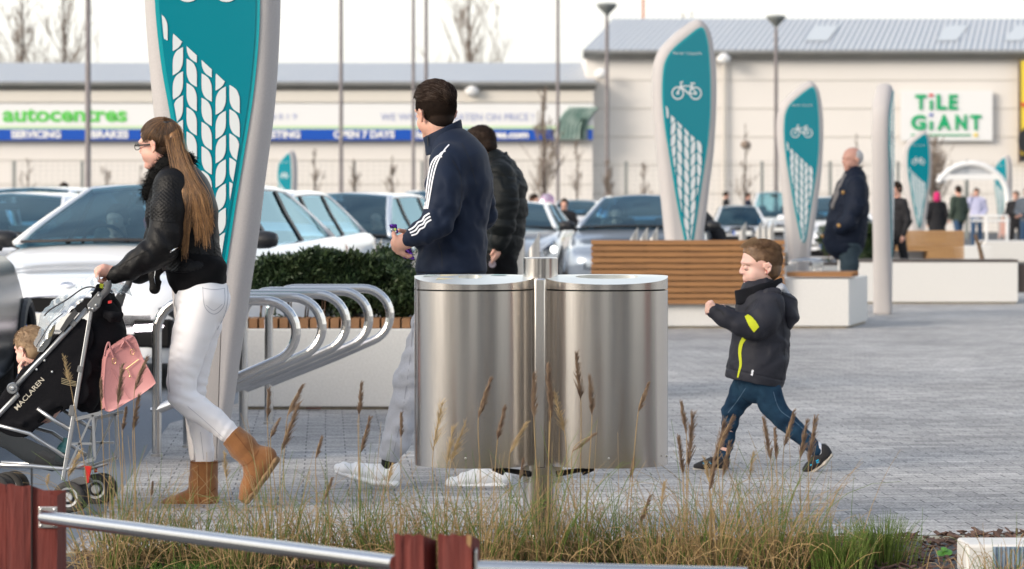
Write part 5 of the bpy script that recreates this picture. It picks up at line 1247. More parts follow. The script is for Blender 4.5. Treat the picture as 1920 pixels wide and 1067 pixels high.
def collar_sheet(name, rim, m, parent, nA=40, nL=7, th=.007, amp=.0015):
    vs = [rim(2 * math.pi * i / nA, l / (nL - 1)) for l in range(nL) for i in range(nA)]; v = np.array([tuple(p) for p in vs]); v += amp * vnoise(v * 45)[:, None]
    f = [(l * nA + i, l * nA + (i + 1) % nA, (l + 1) * nA + (i + 1) % nA, (l + 1) * nA + i) for l in range(nL - 1) for i in range(nA)]
    o = obj(name, (v, f), m, parent); q = o.modifiers.new('s', 'SOLIDIFY'); q.thickness = th; q.offset = 0; subsurf(o, 1); return o
def gauss(v, c, s): d = v - np.array(c); return np.exp(-(d * d).sum(1) / (s * s))
def fold(v, d, fr, wob=.5, seed=0.0):
    """cloth folds running across direction d"""
    d = np.array(d, float); ph = v @ d * fr + wob * 3 * vnoise(v * 9 + seed) + wob * 1.5 * vnoise(v * 23 + seed); s = np.sin(ph); return np.sign(s) * np.abs(s) ** .7 * .5 + s * .5
def person(px, Y, label, group=None, name='person'): return empty(name, G(px, Y), label, 'person', group)

# ======== woman pushing the pushchair ========
def woman():
    Y = 11.05; t = person(360, Y, 'woman with long brown ponytail, black leather jacket and white jeans pushing a pushchair')
    s = F / Y
    torso = [(326, 318, 0, 24, .10), (333, 338, 0, 40, .165), (338, 368, 0, 60, .185), (341, 400, 0, 67, .165), (347, 440, 0, 62, .150), (354, 470, 0, 57, .145), (362, 500, 0, 54, .155)]
    armN = [(325, 352, -.155, 32), (317, 395, -.19, 31), (311, 440, -.21, 29), (300, 468, -.22, 26), (277, 482, -.22, 22.5), (248, 500, -.205, 19), (215, 516, -.19, 15.5)]
    armF = [(322, 352, .165, 31), (308, 400, .20, 29), (300, 450, .22, 27), (288, 485, .22, 23), (270, 505, .20, 19), (259, 517, .19, 16)]
    legA = [(382, 560, -.085, 43, .11), (362, 620, -.09, 41), (349, 670, -.09, 35), (340, 715, -.09, 30), (342, 744, -.09, 28.5), (368, 765, -.09, 27), (398, 785, -.09, 25), (425, 808, -.09, 21.5), (440, 822, -.09, 19)]
    legB = [(388, 560, .085, 40, .11), (385, 610, .085, 33), (375, 660, .085, 28.5), (367, 705, .085, 25.5), (363, 742, .085, 23.5), (368, 775, .085, 22.5), (378, 812, .085, 22), (383, 845, .085, 20), (384, 872, .085, 18)]
    pelvis = [(374, 528, 0, 48, .155), (379, 560, 0, 53, .172), (375, 588, 0, 45, .160)]
    bootA = [(434, 816, -.09, 23.5), (455, 838, -.09, 26), (474, 858, -.09, 24), (483, 874, -.09, 22)]
    bootB = [(383, 868, .085, 26.5), (381, 905, .085, 26.5), (383, 930, .085, 25)]
    H = .205; hd = Head(P(301, 317, Y), H, (-math.cos(R(24)), math.sin(R(24)), -.06), up=(-.05, 0, 1))
    # body: one continuous skin surface from head to ankles
    b = Blob(.0042); hd.build(b, P(322, 345, Y), .19)
    for c in (torso, armN, armF): b.chain(Y, sc_chain(c, .74))
    b.chain(Y, [(322, 352, -.165, 20), (322, 352, .165, 20)])
    for c in (pelvis, legA, legB): b.chain(Y, sc_chain(c, .78))
    b.chain(Y, [(440, 822, -.09, 12), (478, 862, -.09, 12), (462, 920, -.09, 11)]); b.chain(Y, [(384, 872, .085, 12), (384, 925, .085, 13), (330, 945, .085, 9)])
    # near hand closed over the foam grip
    b.chain(Y, [(222, 514, -.19, 10.5), (207, 510, -.19, 11, .020), (195, 507, -.19, 11.5, .036), (187, 509, -.19, 10.5, .038)], k=.01)
    for i, (dy, l) in enumerate(((-.226, .9), (-.204, 1.0), (-.182, .98), (-.162, .85))):
        b.chain(Y, [(189, 506 + i * .6, dy, 4.2), (182.5, 511, dy, 4.0), (182, 519, dy, 3.8), (186, 525 + 1.5 * l, dy, 3.5), (192, 527 + 1.5 * l, dy, 3.2)], k=.003)
    b.chain(Y, [(203, 515, -.155, 5), (196, 524, -.158, 4.6), (191, 531, -.168, 4.0)], k=.004)
    # far hand on the far grip
    b.chain(Y, [(259, 515, .19, 10.5), (245, 509, .19, 11, .020), (235, 505, .19, 11.5, .036)], k=.01)
    for i, dy in enumerate((.152, .172, .194, .216)): b.chain(Y, [(233, 503, dy, 4.2), (226, 506, dy, 4), (225, 514, dy, 3.8), (229, 520, dy, 3.4), (235, 522, dy, 3.2)], k=.003)
    b.chain(Y, [(242, 508, .15, 5), (236, 518, .15, 4.6), (231, 525, .16, 4.0)], k=.004)
    bd = obj('body', b.mesh(2), M_SKINP, t); hd.eyes(bd)
    # jeans
    J = Blob(.0042); J.chain(Y, sc_chain(pelvis, .965), k=.01); J.chain(Y, sc_chain(legB, .93), k=.005); J.chain(Y, sc_chain(legA, .93), k=.005)
    J.ell(P(404, 566, Y - .075), (.058, .075, .064), k=.02); J.ell(P(403, 566, Y + .075), (.058, .075, .064), k=.02)
    knee, kneeB, cr, ank = P(345, 745, Y - .09), P(363, 742, Y + .085), P(400, 625, Y), P(430, 812, Y - .09)
    def jd(v):
        a = gauss(v, knee, .085) * .0032 * fold(v, (.35, 0, 1), 130) + gauss(v, kneeB, .07) * .0028 * fold(v, (0, 0, 1), 150, seed=3)
        a += gauss(v, cr, .10) * .003 * fold(v, (-.35, 0, 1), 110, seed=5) + gauss(v, P(425, 600, Y), .05) * .003 * fold(v, (-.2, 0, 1), 150, seed=8)
        a += .0011 * fold(v, (0, .2, 1), 95, 1.2, 7) * (.4 + .6 * (vnoise(v * 6) > 0)) + gauss(v, ank, .05) * .003 * fold(v, (1, 0, -.6), 160, seed=9)
        x = np.exp(-((v[:, 0] - P(345, 0, Y).x) / .012) ** 2) * (v[:, 1] < Y - .1) * (v[:, 2] > knee.z + .05); return a + x * .0012 * fold(v, (0, 0, 1), 190, .6, 4)
    jv = J.mesh(2, jd); jo = obj('jeans', jv, M_JEANW, t); jb = bvh_of(jv)
    seam = mat('denim_seam', (0.50, 0.50, 0.55), rough=.9)
    for q, w in (([(380, 538), (384, 575), (402, 589), (420, 572), (421, 540)], 1.4), ([(379, 540), (400, 543), (421, 541)], 1.4), ([(386, 572), (401, 582), (417, 570)], 1.0), ([(328, 560), (322, 620), (316, 690), (318, 735)], .9), ([(426, 535), (427, 560), (421, 590), (407, 618)], 1.4), ([(352, 762), (385, 790), (420, 822)], .9), ([(376, 810), (382, 862)], .9)):
        ribbon('seam', jb, q, w, seam, jo, t=.0012)
    # black top below the jacket
    S = Blob(.0045); S.chain(Y, [(352, 470, 0, 52, .14), (366, 505, 0, 53, .158), (374, 519, 0, 50, .168)], k=.02); S.ell(P(404, 505, Y - .07), (.045, .08, .045), k=.03)
    S.chain(Y, [(330, 500, -.08, 14, .03), (329, 525, -.08, 9, .02), (331, 548, -.08, 4, .01)], k=.02)
    obj('black_top', S.mesh(2, lambda v: .003 * fold(v, (.3, 0, 1), 80)), M_BLKCLOTH, t)
    # jacket: body with both sleeves
    K = Blob(.0038); K.chain(Y, torso[:-1] + [(362, 503, 0, 55, .168)], k=.015); K.chain(Y, armN, k=.045, k0=.05); K.chain(Y, armF, k=.03, k0=.03)
    K.chain(Y, [(322, 348, -.15, 30), (340, 345, 0, 34, .10), (322, 348, .15, 30)], k=.03)
    K.chain(Y, [(300, 480, .09, 16, .02), (292, 515, .10, 13, .012), (290, 541, .10, 10, .008)], k=.01)
    K.ell(P(374, 532, Y), (.19, .30, .054), np.array(Matrix.Rotation(R(8), 3, 'Y')), 0, True)
    el, sh = P(303, 462, Y - .25), P(325, 360, Y - .2)
    def kd(v):
        a = gauss(v, el, .085) * .007 * fold(v, (.8, 0, .6), 75, .7) + .0026 * fold(v, (.25, .2, 1), 38, 1.3, 2) * np.clip((1.25 - v[:, 2]) * 6, 0, 1)
        a += gauss(v, P(262, 490, Y - .2), .08) * .0045 * fold(v, (1, 0, -.5), 105, .6, 6)
        px = CX + v[:, 0] * F / v[:, 1]; py = HY + (CH - v[:, 2]) * F / v[:, 1]
        q = ((py > 334) & (py < 413) & (px < 333)) | ((py > 462) & (px > 316)); u1 = (px + py * 1.15) / 8.6; u2 = (px - py * 1.15) / 8.6
        qd = np.minimum(np.abs(np.sin(u1 * math.pi)), np.abs(np.sin(u2 * math.pi))); return a + q * (-.0022 * np.exp(-(qd / .33) ** 2) + .0006)
    kv = K.mesh(1, kd); ko = obj('leather_jacket', kv, M_LEATHER, t); kb = bvh_of(kv)
    sm = mat('jacket_seam', (0.004, 0.004, 0.004), rough=.5, spec=.2)
    for q in ([(285, 413), (305, 416), (331, 417)], [(284, 343), (283, 375), (285, 412)], [(322, 338), (328, 370), (331, 415)], [(352, 390), (364, 430), (372, 465), (383, 492)], [(300, 468), (330, 462), (360, 463), (410, 456)], [(222, 500), (250, 483), (278, 469)], [(392, 380), (398, 430), (405, 485)]):
        ribbon('seam', kb, q, 1.3, sm, ko, t=.0022)
    ribbon('zip', kb, [(318, 473), (326, 468), (338, 463)], 2.6, M_CHROME, ko, t=.003)
    mb = MB(); mb.tube([P(292, 505, Y + .085), P(290, 520, Y + .085), P(293, 539, Y + .085)], .0028, 6); mb.build('zip', M_CHROME, ko)
    # fur collar
    C = Blob(.005); q = [(330, 300, -.08, 17), (312, 312, -.09, 17), (297, 330, -.075, 15), (284, 352, -.05, 13), (276, 366, -.04, 10)]
    C.chain(Y, q, k=.02); C.chain(Y, [(a, b_, -c, r) for a, b_, c, r in q[:3]] + [(284, 350, .05, 12)], k=.02); C.chain(Y, [(330, 300, -.08, 17), (349, 302, 0, 14), (330, 300, .08, 17)], k=.02)
    cv = C.mesh(2); fo = obj('fur_collar', cv, M_FUR, t); g = np.random.default_rng(2); n = vert_normals(*cv); idx = g.choice(len(cv[0]), 3600)
    fur = [];
    for i in idx:
        d = n[i] + g.normal(0, .5, 3); d[2] -= .3; L = g.uniform(.008, .019); fur.append(np.array([cv[0][i], cv[0][i] + d * L * .6, cv[0][i] + d * L + [0, 0, -.003]]))
    strands('fur', fur, (.0011, .0004), M_FUR, fo)
    # hair: cap combed back into a high ponytail
    root = np.array([-.24, .10, .92]); rd = (root - np.array(hd.sk_c)) / np.array(hd.sk_r); rd /= np.linalg.norm(rd)
    hb = Blob(.004); hb.ell(hd.p(*hd.sk_c), (H * .440, H * .350, H * .386), hd.M, k=.004); hb.ell(hd.p(-.20, 0, .40), (H * .22, H * .245, H * .20), hd.M, k=.02)
    hb.ell(hd.p(.42, 0, .30), (H * .42, H * .60, H * .40), hd.M, 0, True)
    for s_ in (-1, 1): hb.ell(hd.p(.10, .38 * s_, .38), (H * .19, H * .16, H * .25), hd.M, 0, True)
    cap = obj('hair', hb.mesh(2, lambda v: .0004 * fold((v - np.array(hd.O)) @ hd.M, (0, .2, 1), 420, .5)), M_HROOT, t)
    reg = lambda d: (d[2] > .30 - .9 * min(0, d[0] + .1) * 0 and (d[2] > .30 if d[0] > .55 else True)) or (d[0] < -.05 and d[2] > -.85) or (d[0] < .62 and -.25 < d[2] < .35)
    hs = hd.hairs(2600, reg, lambda x, d: rd - x, lambda d: max(.25, float(np.linalg.norm(d - rd)) * 1.0), lambda d, tt: .045 + .04 * abs(math.sin(d[0] * 57 + d[1] * 91)) + .035 * tt, 3, 9, .05)
    strands('combed_strands', hs[:1900], (.0009, .0007), M_HROOT, cap); strands('lighter_strands', hs[1900:], (.0008, .0006), M_HBRN, cap)
    g = np.random.default_rng(8); rw = hd.np(root * np.array([1.06, 1, 1.02])); pt = []
    tips = [(330, 455, 1.2), (347, 472, .9), (341, 440, 1), (372, 445, 1), (388, 452, 1.4), (398, 415, .9), (394, 432, 1.1), (384, 425, 1.1), (335, 425, .8)]; wts = np.array([q_[2] for q_ in tips]); wts /= wts.sum()
    for i in range(2300):
        tp = tips[g.choice(len(tips), p=wts)]; j = g.normal(0, 1, 3); tx, ty = tp[0] + j[0] * 3.2, tp[1] + abs(j[1]) * 9 * (-1 if g.random() < .6 else .8)
        u = (tx - 330) / 70; f = g.normal(0, 1, 2); d0 = g.uniform(-.012, .012)
        P0 = np.array(rw) + g.normal(0, .006, 3)
        w = [P0, np.array(P(321 + f[0] * 5, 238 + f[1] * 1.5, Y - .035 + d0)), np.array(P(331 + f[0] * 5.5 + u * 3, 285, Y - .120 + d0 * 2)), np.array(P(338 + f[0] * 6 + u * 13, 325, Y - .165 + d0 * 2)), np.array(P(340 + f[0] * 6 + u * 36, 365, Y - .205 + d0 * 1.5)), np.array(P(337 + f[0] * 4 + u * 52, 402, Y - .215 + d0)), np.array(P(tx, ty, Y - .215 + d0))]
        pt.append(crom(w, 3))
    cb = Blob(.004); cb.chain(Y, [(319, 236, -.03, 6), (324, 258, -.07, 8), (331, 285, -.105, 10), (338, 325, -.150, 13), (345, 362, -.185, 15), (351, 390, -.195, 12), (354, 405, -.195, 6)], k=.01); obj('ponytail_core', cb.mesh(2), M_HBRN, cap)
    strands('ponytail', pt[:1100], (.0010, .0005), M_HBRN, cap); strands('ponytail_dark_strands', pt[1100:1650], (.0010, .0005), M_HROOT, cap); strands('ponytail_gold_strands', pt[1650:], (.0009, .0005), M_HGOLD, cap)
    mb = MB(); mb.tube([tuple(np.array(rw) + np.array([math.cos(a) * .016, math.sin(a) * .02, .004 * math.sin(a)])) for a in np.linspace(0, 6.283, 14)], .005, 6); mb.build('hair_band', M_BLACK, cap)
    # glasses
    gl = MB(); e = hd.H
    for s_ in (-1, 1):
        q_ = [hd.p(.455 - .02 * abs(math.cos(a)), s_ * (.125 + .105 * math.cos(a)), .478 + .062 * math.sin(a)) for a in np.linspace(0, 6.283, 17)]; gl.tube(q_, .0017, 6)
        gl.bar(hd.p(.43, .235 * s_, .50), hd.p(-.04, .355 * s_, .50), .006, .003, up=tuple(hd.s))
    gl.tube([hd.p(.46, -.03, .49), hd.p(.465, 0, .50), hd.p(.46, .03, .49)], .002, 6); gl.build('glasses', M_BLACK, t)
    # boots
    def boot(shaft, ch, sole, name='suede_boot', ax=None, topcut=None):
        B = Blob(.0042); B.chain(Y, shaft, k=.01); B.chain(Y, ch, k=.025)
        for c in topcut: B.ell(c[0], c[1], c[2], 0, True)
        fl = [P(a, bb, Y + c) for a, bb, c, *_ in shaft]
        bv = B.mesh(2, lambda v: .0028 * fold(v, (.25, 0, 1), 60, .9, 3) * (vnoise(v * 7) * .6 + .5) + .0008 * vnoise(v * 120)); o = obj(name, bv, M_SUEDE, t); bb_ = bvh_of(bv)
        SO = Blob(.0042); SO.chain(Y, sole, k=.01); obj('sole', SO.mesh(2), M_SOLE, o); return o, bb_
    o, q_ = boot(bootB, [(392, 937, .085, 17, .042), (370, 936, .085, 20, .042), (345, 939, .085, 14, .043), (320, 944, .085, 10.5, .042), (310, 946, .085, 9, .036)], [(395, 951, .085, 6.5, .044), (355, 951, .085, 6, .046), (312, 951.5, .085, 6, .042)],
                 topcut=[(P(383, 838, Y + .085), (.12, .12, .063), np.eye(3))])
    ribbon('seam', q_, [(371, 868), (373, 895), (372, 925), (378, 945)], 1.6, M_SUEDED, o); ribbon('seam', q_, [(355, 922), (370, 927), (390, 925), (404, 915)], 1.6, M_SUEDED, o); ribbon('binding', q_, [(358, 867), (383, 868.5), (407, 867)], 3.5, M_SUEDED, o, t=.003)
    Mr = np.array(Matrix.Rotation(R(40), 3, 'Y'))
    o, q_ = boot(bootA, [(500, 857, -.09, 20, .040), (487, 868, -.09, 22, .040), (478, 890, -.09, 19, .042), (468, 915, -.09, 15.5, .042), (459, 932, -.09, 12, .038)], [(518, 862, -.09, 7, .040), (497, 893, -.09, 6.5, .044), (473, 927, -.09, 6, .044), (463, 940, -.09, 6, .038)],
                 topcut=[(P(417, 799, Y - .09), (.052, .14, .14), np.array(Matrix.Rotation(R(-42), 3, 'Y')).T)])
    ribbon('seam', q_, [(440, 812), (462, 840), (480, 862)], 1.6, M_SUEDED, o); ribbon('seam', q_, [(456, 873), (470, 866), (485, 845)], 1.6, M_SUEDED, o)
woman()

# ======== young man in the navy track top ========
def navy_man():
    Y = 11.75; t = person(800, Y, 'young man with quiffed dark hair, navy track top with white stripes and grey sweatpants')
    torso = [(838, 262, 0, 30, .075), (850, 281, 0, 44, .15), (863, 305, 0, 52, .205), (866, 345, 0, 58, .195), (860, 400, 0, 56, .175), (851, 455, 0, 61, .175), (847, 505, 0, 65, .180), (847, 528, 0, 63, .178)]
    armN = [(838, 308, -.185, 31), (833, 350, -.215, 34), (829, 390, -.235, 30), (822, 416, -.245, 26), (803, 430, -.25, 24), (784, 440, -.245, 20.5), (768, 450, -.235, 16)]
    armF = [(880, 308, .165, 31), (893, 350, .20, 28), (902, 385, .22, 26), (906, 408, .22, 21), (888, 425, .20, 21), (840, 440, .10, 19), (790, 450, -.02, 16)]
    legF = [(835, 560, -.09, 47, .11), (812, 620, -.10, 42), (790, 670, -.11, 34), (775, 700, -.11, 33), (764, 750, -.11, 30), (751, 800, -.11, 28), (737, 838, -.11, 25), (733, 850, -.11, 21)]
    legR = [(862, 560, .09, 47, .11), (868, 640, .09, 40), (880, 710, .09, 34), (905, 780, .09, 29), (925, 840, .09, 24), (930, 862, .09, 20)]
    pelvis = [(848, 520, 0, 56, .165), (849, 560, 0, 54, .17)]
    H = .238; hd = Head(P(818, 262, Y), H, (-.60, .80, -.05), up=(-.06, 0, 1))
    b = Blob(.0045); hd.build(b, P(838, 285, Y), .235)
    for c in (torso, armN, armF): b.chain(Y, sc_chain(c, .78))
    for c in (pelvis, legF, legR): b.chain(Y, sc_chain(c, .75))
    b.chain(Y, [(733, 845, -.11, 13), (728, 885, -.11, 13), (660, 882, -.11, 9)]); b.chain(Y, [(930, 855, .09, 13), (935, 890, .09, 13), (860, 905, .09, 9)])
    # near hand: back of the hand to the viewer, fingers curled under the wrapper
    b.chain(Y, [(772, 450, -.235, 12), (759, 455, -.235, 12.5, .022), (750, 456, -.235, 14, .026), (744, 455, -.235, 12, .024)], k=.01)
    for a in ([(742, 447, -.25, 5), (738, 440, -.24, 4.4), (739, 433, -.225, 4)], [(741, 452, -.25, 5), (737, 458, -.24, 4.6), (739, 466, -.225, 4.2), (747, 470, -.22, 4)], [(742, 460, -.245, 5), (740, 467, -.235, 4.6), (746, 473, -.225, 4.3), (754, 473, -.215, 4)],
              [(746, 465, -.24, 5), (748, 473, -.23, 4.6), (756, 478, -.22, 4.2), (763, 477, -.215, 4)], [(752, 468, -.235, 4.8), (757, 476, -.23, 4.3), (764, 481, -.22, 4), (770, 480, -.215, 3.8)]): b.chain(Y, a, k=.003)
    # far hand reaching round
    b.chain(Y, [(788, 450, -.03, 12), (772, 447, -.08, 12, .022), (761, 446, -.11, 12, .03)], k=.01)
    for i, dy in enumerate((-.085, -.105, -.125, -.145)): b.chain(Y, [(760, 444, dy, 4.6), (751, 443 + i, dy, 4.3), (745, 446 + i, dy, 4), (744, 452 + i, dy, 3.8)], k=.003)
    b.chain(Y, [(768, 440, -.12, 5), (758, 434, -.14, 4.6), (748, 432, -.16, 4.2)], k=.004)
    bv = b.mesh(2); bd = obj('body', bv, M_SKIN, t); hd.eyes(bd)
    # sweatpants
    S = Blob(.0045); S.chain(Y, pelvis, k=.02); S.chain(Y, legR, k=.015); S.chain(Y, legF, k=.015)
    kn, an = P(772, 700, Y - .11), P(740, 835, Y - .11)
    def sd(v): return gauss(v, kn, .12) * .0085 * fold(v, (-.3, 0, 1), 62, .8) + gauss(v, an, .10) * .0075 * fold(v, (.4, 0, 1), 70, .8, 5) + .0035 * fold(v, (.2, .3, 1), 22, 1.4, 9) + gauss(v, P(800, 600, Y), .15) * .006 * fold(v, (.7, 0, 1), 42, .8, 2)
    sv = S.mesh(2, sd); so_ = obj('sweatpants', sv, M_GREYSW, t); sb = bvh_of(sv); ribbon('seam', sb, [(776, 600), (768, 680), (755, 770), (738, 850)], 1.2, mat('sweat_seam', (0.27, 0.28, 0.32)), so_, t=.001)
    # track top
    K = Blob(.0045); K.chain(Y, torso, k=.02); K.chain(Y, armN, k=.03, k0=.05); K.chain(Y, armF, k=.03, k0=.05)
    K.chain(Y, [(838, 300, -.16, 28), (862, 296, 0, 34, .1), (880, 302, .16, 26)], k=.04)
    sh, el = P(838, 320, Y - .2), P(822, 420, Y - .25)
    def kd(v):
        a = gauss(v, el, .10) * .009 * fold(v, (.75, 0, .7), 55, .8) + gauss(v, P(850, 470, Y - .2), .13) * .006 * fold(v, (.6, 0, 1), 36, .8, 4)
        a += .004 * fold(v, (1, .2, .35), 26, 1.2, 11) * np.clip((1.5 - v[:, 2]) * 4, 0, 1) + gauss(v, P(910, 400, Y + .2), .08) * .007 * fold(v, (0, 0, 1), 80, .7, 6)
        return a - .006 * np.exp(-((v[:, 2] - P(0, 512, Y).z) / .006) ** 2)
    kv = K.mesh(2, kd); ko = obj('track_top', kv, M_NAVY, t); kb = bvh_of(kv)
    def rim(a, lv):
        c, s__ = math.cos(a), math.sin(a); x = 829 + 31 * c + 4 * lv * c; top = 240 - 17 * c; bot = 284 - 8 * c; g_ = 1.0 + .22 * (1 - lv) ** 2
        return P(829 + (x - 829) * g_ + 8 * (1 - lv), bot + (top - bot) * lv, Y + .082 * g_ * s__)
    collar_sheet('collar', rim, M_NAVY, ko)
    for off in (0, 7.2, 14.4):
        ribbon('stripe', kb, [(842 - off * .9, 259 + off * 1.6 + 13), (832 - off * .75, 284 + off * .6), (820 - off * .7, 306), (812 - off * .62, 335), (806 - off * .5, 370), (802 - off * .4, 392)], 2.5, M_STRIPE, ko, t=.004)
    for off in (0, 6, 12): ribbon('stripe', kb, [(806 + off * .25, 400 + off), (797 + off * .25, 406 + off), (792 + off * .3, 414 + off), (784 + off * .3, 418 + off), (777 + off * .4, 426 + off), (767 + off * .4, 432 + off * .8)], 2.9, M_STRIPE, ko, t=.004)
    ribbon('seam', kb, [(866, 268), (880, 300), (893, 345)], 1.1, M_BOYJD, ko, t=.001); ribbon('seam', kb, [(822, 455), (828, 475), (829, 500)], 1.2, M_BOYJD, ko, t=.001); ribbon('seam', kb, [(784, 510), (830, 513), (880, 513), (908, 508)], 1.4, M_BOYJD, ko, t=.001); ribbon('seam', kb, [(848, 300), (862, 325), (866, 360), (860, 400)], 1.1, M_BOYJD, ko, t=.001)
    mb = MB(); mb.tube([P(802, 256, Y - .06), P(802, 274, Y - .065)], .0022, 6); mb.build('zip_pull', M_BLACK, ko)
    # hair: close cut at the sides and nape, long and combed back on top
    hb = Blob(.004); hb.ell(hd.p(*hd.sk_c), (H * .431, H * .342, H * .383), hd.M, k=.01); hb.ell(hd.p(-.20, 0, .37), (H * .215, H * .235, H * .20), hd.M, k=.02)
    hb.ell(hd.p(-.05, 0, .80), (H * .39, H * .27, H * .24), hd.M, k=.015); hb.ell(hd.p(.24, .02, .90), (H * .15, H * .2, H * .10), hd.M, k=.02)
    hb.ell(hd.p(.42, 0, .34), (H * .40, H * .60, H * .42), hd.M, 0, True)
    for q_ in (-1, 1): hb.ell(hd.p(.05, .38 * q_, .34), (H * .17, H * .14, H * .27), hd.M, 0, True)
    cap = obj('hair', hb.mesh(2), M_HDARK, t)
    def lift_(d, tt):
        lock = .030 * math.sin(d[0] * 23 + d[1] * 31) + .018 * math.sin(d[1] * 71 + d[0] * 11)
        return .04 + (.23 + lock) * max(0, min(1, (d[2] - .15) * 1.9)) * math.sin(min(.35 + tt * 1.5, 1.45)) + (.16 * max(0, d[0]) * (1 - tt) if d[2] > .35 else 0)
    up = hd.hairs(4200, lambda d: d[2] > .16 + .30 * max(0, d[0]), lambda x, d: (-.9, -.10 * np.sign(d[1]) + .25 * math.sin(d[0] * 9 + d[1] * 5), .05), lambda d: .62, lift_, 4, 9, .07)
    lo_ = hd.hairs(3600, lambda d: (d[2] > -.15 and d[0] < .45 and d[2] < .60) or (d[0] < -.12 and -.85 < d[2] < .3), lambda x, d: (-.45, 0, -1), lambda d: .12, lambda d, tt: .03 + .05 * tt, 5, 4, .25)
    strands('swept_hair', up, (.0010, .0006), M_HDARK, cap); strands('swept_highlights', [q_ * 1.0 for q_ in up[::5]], (.0016, .0007), mat('dark_hair_light', (.045, .026, .017), rough=.5), cap); strands('short_hair', lo_, (.0008, .0005), mat('cropped_hair', (.022, .013, .009), rough=.8, spec=.2), cap)
    # trainers
    def trainer(up_, sole, label=None):
        B = Blob(.004); B.chain(Y, up_, k=.02); o = obj('trainer', B.mesh(2, lambda v: .002 * fold(v, (1, 0, .5), 120, .5) + .0012 * vnoise(v * 60)), M_TRAINER, t); Z = Blob(.004); Z.chain(Y, sole, k=.01); obj('sole', Z.mesh(2, lambda v: .0008 * fold(v, (1, 0, 0), 300, .2)), M_TRAINER, o); return o
    trainer([(737, 875, -.11, 13, .034), (733, 890, -.11, 17, .038), (706, 888, -.11, 17, .040), (675, 882, -.11, 13, .041), (645, 879, -.11, 10.5, .040), (635, 878, -.11, 9, .034)], [(739, 906, -.11, 8.5, .040), (700, 903, -.11, 7.5, .043), (665, 894, -.11, 7, .045), (634, 884, -.11, 6.5, .040)])
    trainer([(942, 885, .09, 14, .034), (940, 895, .09, 16, .038), (905, 892, .09, 17, .040), (875, 899, .09, 13, .041), (850, 905, .09, 9, .040), (842, 906, .09, 8, .034)], [(944, 909, .09, 7.5, .040), (900, 911, .09, 7, .043), (868, 911, .09, 7, .045), (843, 911, .09, 6.5, .040)])
    K2 = Blob(.004); K2.chain(Y, [(732, 850, -.11, 15.5), (730, 872, -.11, 15.5)], k=.01); obj('sock', K2.mesh(2), M_SOCK, t)
    K2 = Blob(.004); K2.chain(Y, [(930, 855, .09, 15.5), (935, 880, .09, 15.5)], k=.01); obj('sock', K2.mesh(2), M_SOCK, t)
    # the purple wrapper he is holding
    w = empty('chocolate_wrapper', P(745, 440, Y - .23), 'shiny purple foil wrapper in the navy jacket man\'s hands', 'wrapper'); mp_ = mat('purple_foil', (0.10, 0.012, 0.33), rough=.22, metal=.7, coat=.5)
    def foil(name, poly, dy, m, seed):
        g = np.random.default_rng(seed); vs, fs = [], []; A, B_, C_, D_ = [np.array(q_, float) for q_ in poly]; n = 9
        for i in range(n + 1):
            for j in range(n + 1):
                u, v = i / n, j / n; q_ = (A * (1 - u) + B_ * u) * (1 - v) + (D_ * (1 - u) + C_ * u) * v; vs.append(P(q_[0] + g.normal(0, .35), q_[1] + g.normal(0, .35), Y + dy + g.normal(0, .0035)))
        fs = [(i * (n + 1) + j, (i + 1) * (n + 1) + j, (i + 1) * (n + 1) + j + 1, i * (n + 1) + j + 1) for i in range(n) for j in range(n)]
        o = obj(name, (vs, fs), m, w); sd_ = o.modifiers.new('s', 'SOLIDIFY'); sd_.thickness = .0015; return o
    foil('foil_top', [(730, 421), (743, 420), (747, 437), (736, 440)], -.232, mp_, 1); foil('foil_tail', [(752, 468), (768, 463), (778, 488), (757, 482)], -.205, mp_, 2)
    foil('foil_inside', [(732, 428), (742, 428), (745, 438), (737, 439)], -.237, mat('foil_silver', (.6, .62, .6), rough=.25, metal=.8), 3); foil('foil_tail', [(758, 476), (768, 477), (762, 485), (756, 483)], -.210, mat('violet_foil', (0.35, 0.05, 0.65), rough=.2, metal=.6), 4)
    mb = MB(); mb.lathe([(.001, 0), (.0055, .001), (.0055, .003), (.001, .004)], P(741, 430, Y - .243), 12, M=ROT_X); mb.build('green_dot', mat('dot_green', (0.35, 0.50, 0.08)), w)
navy_man()

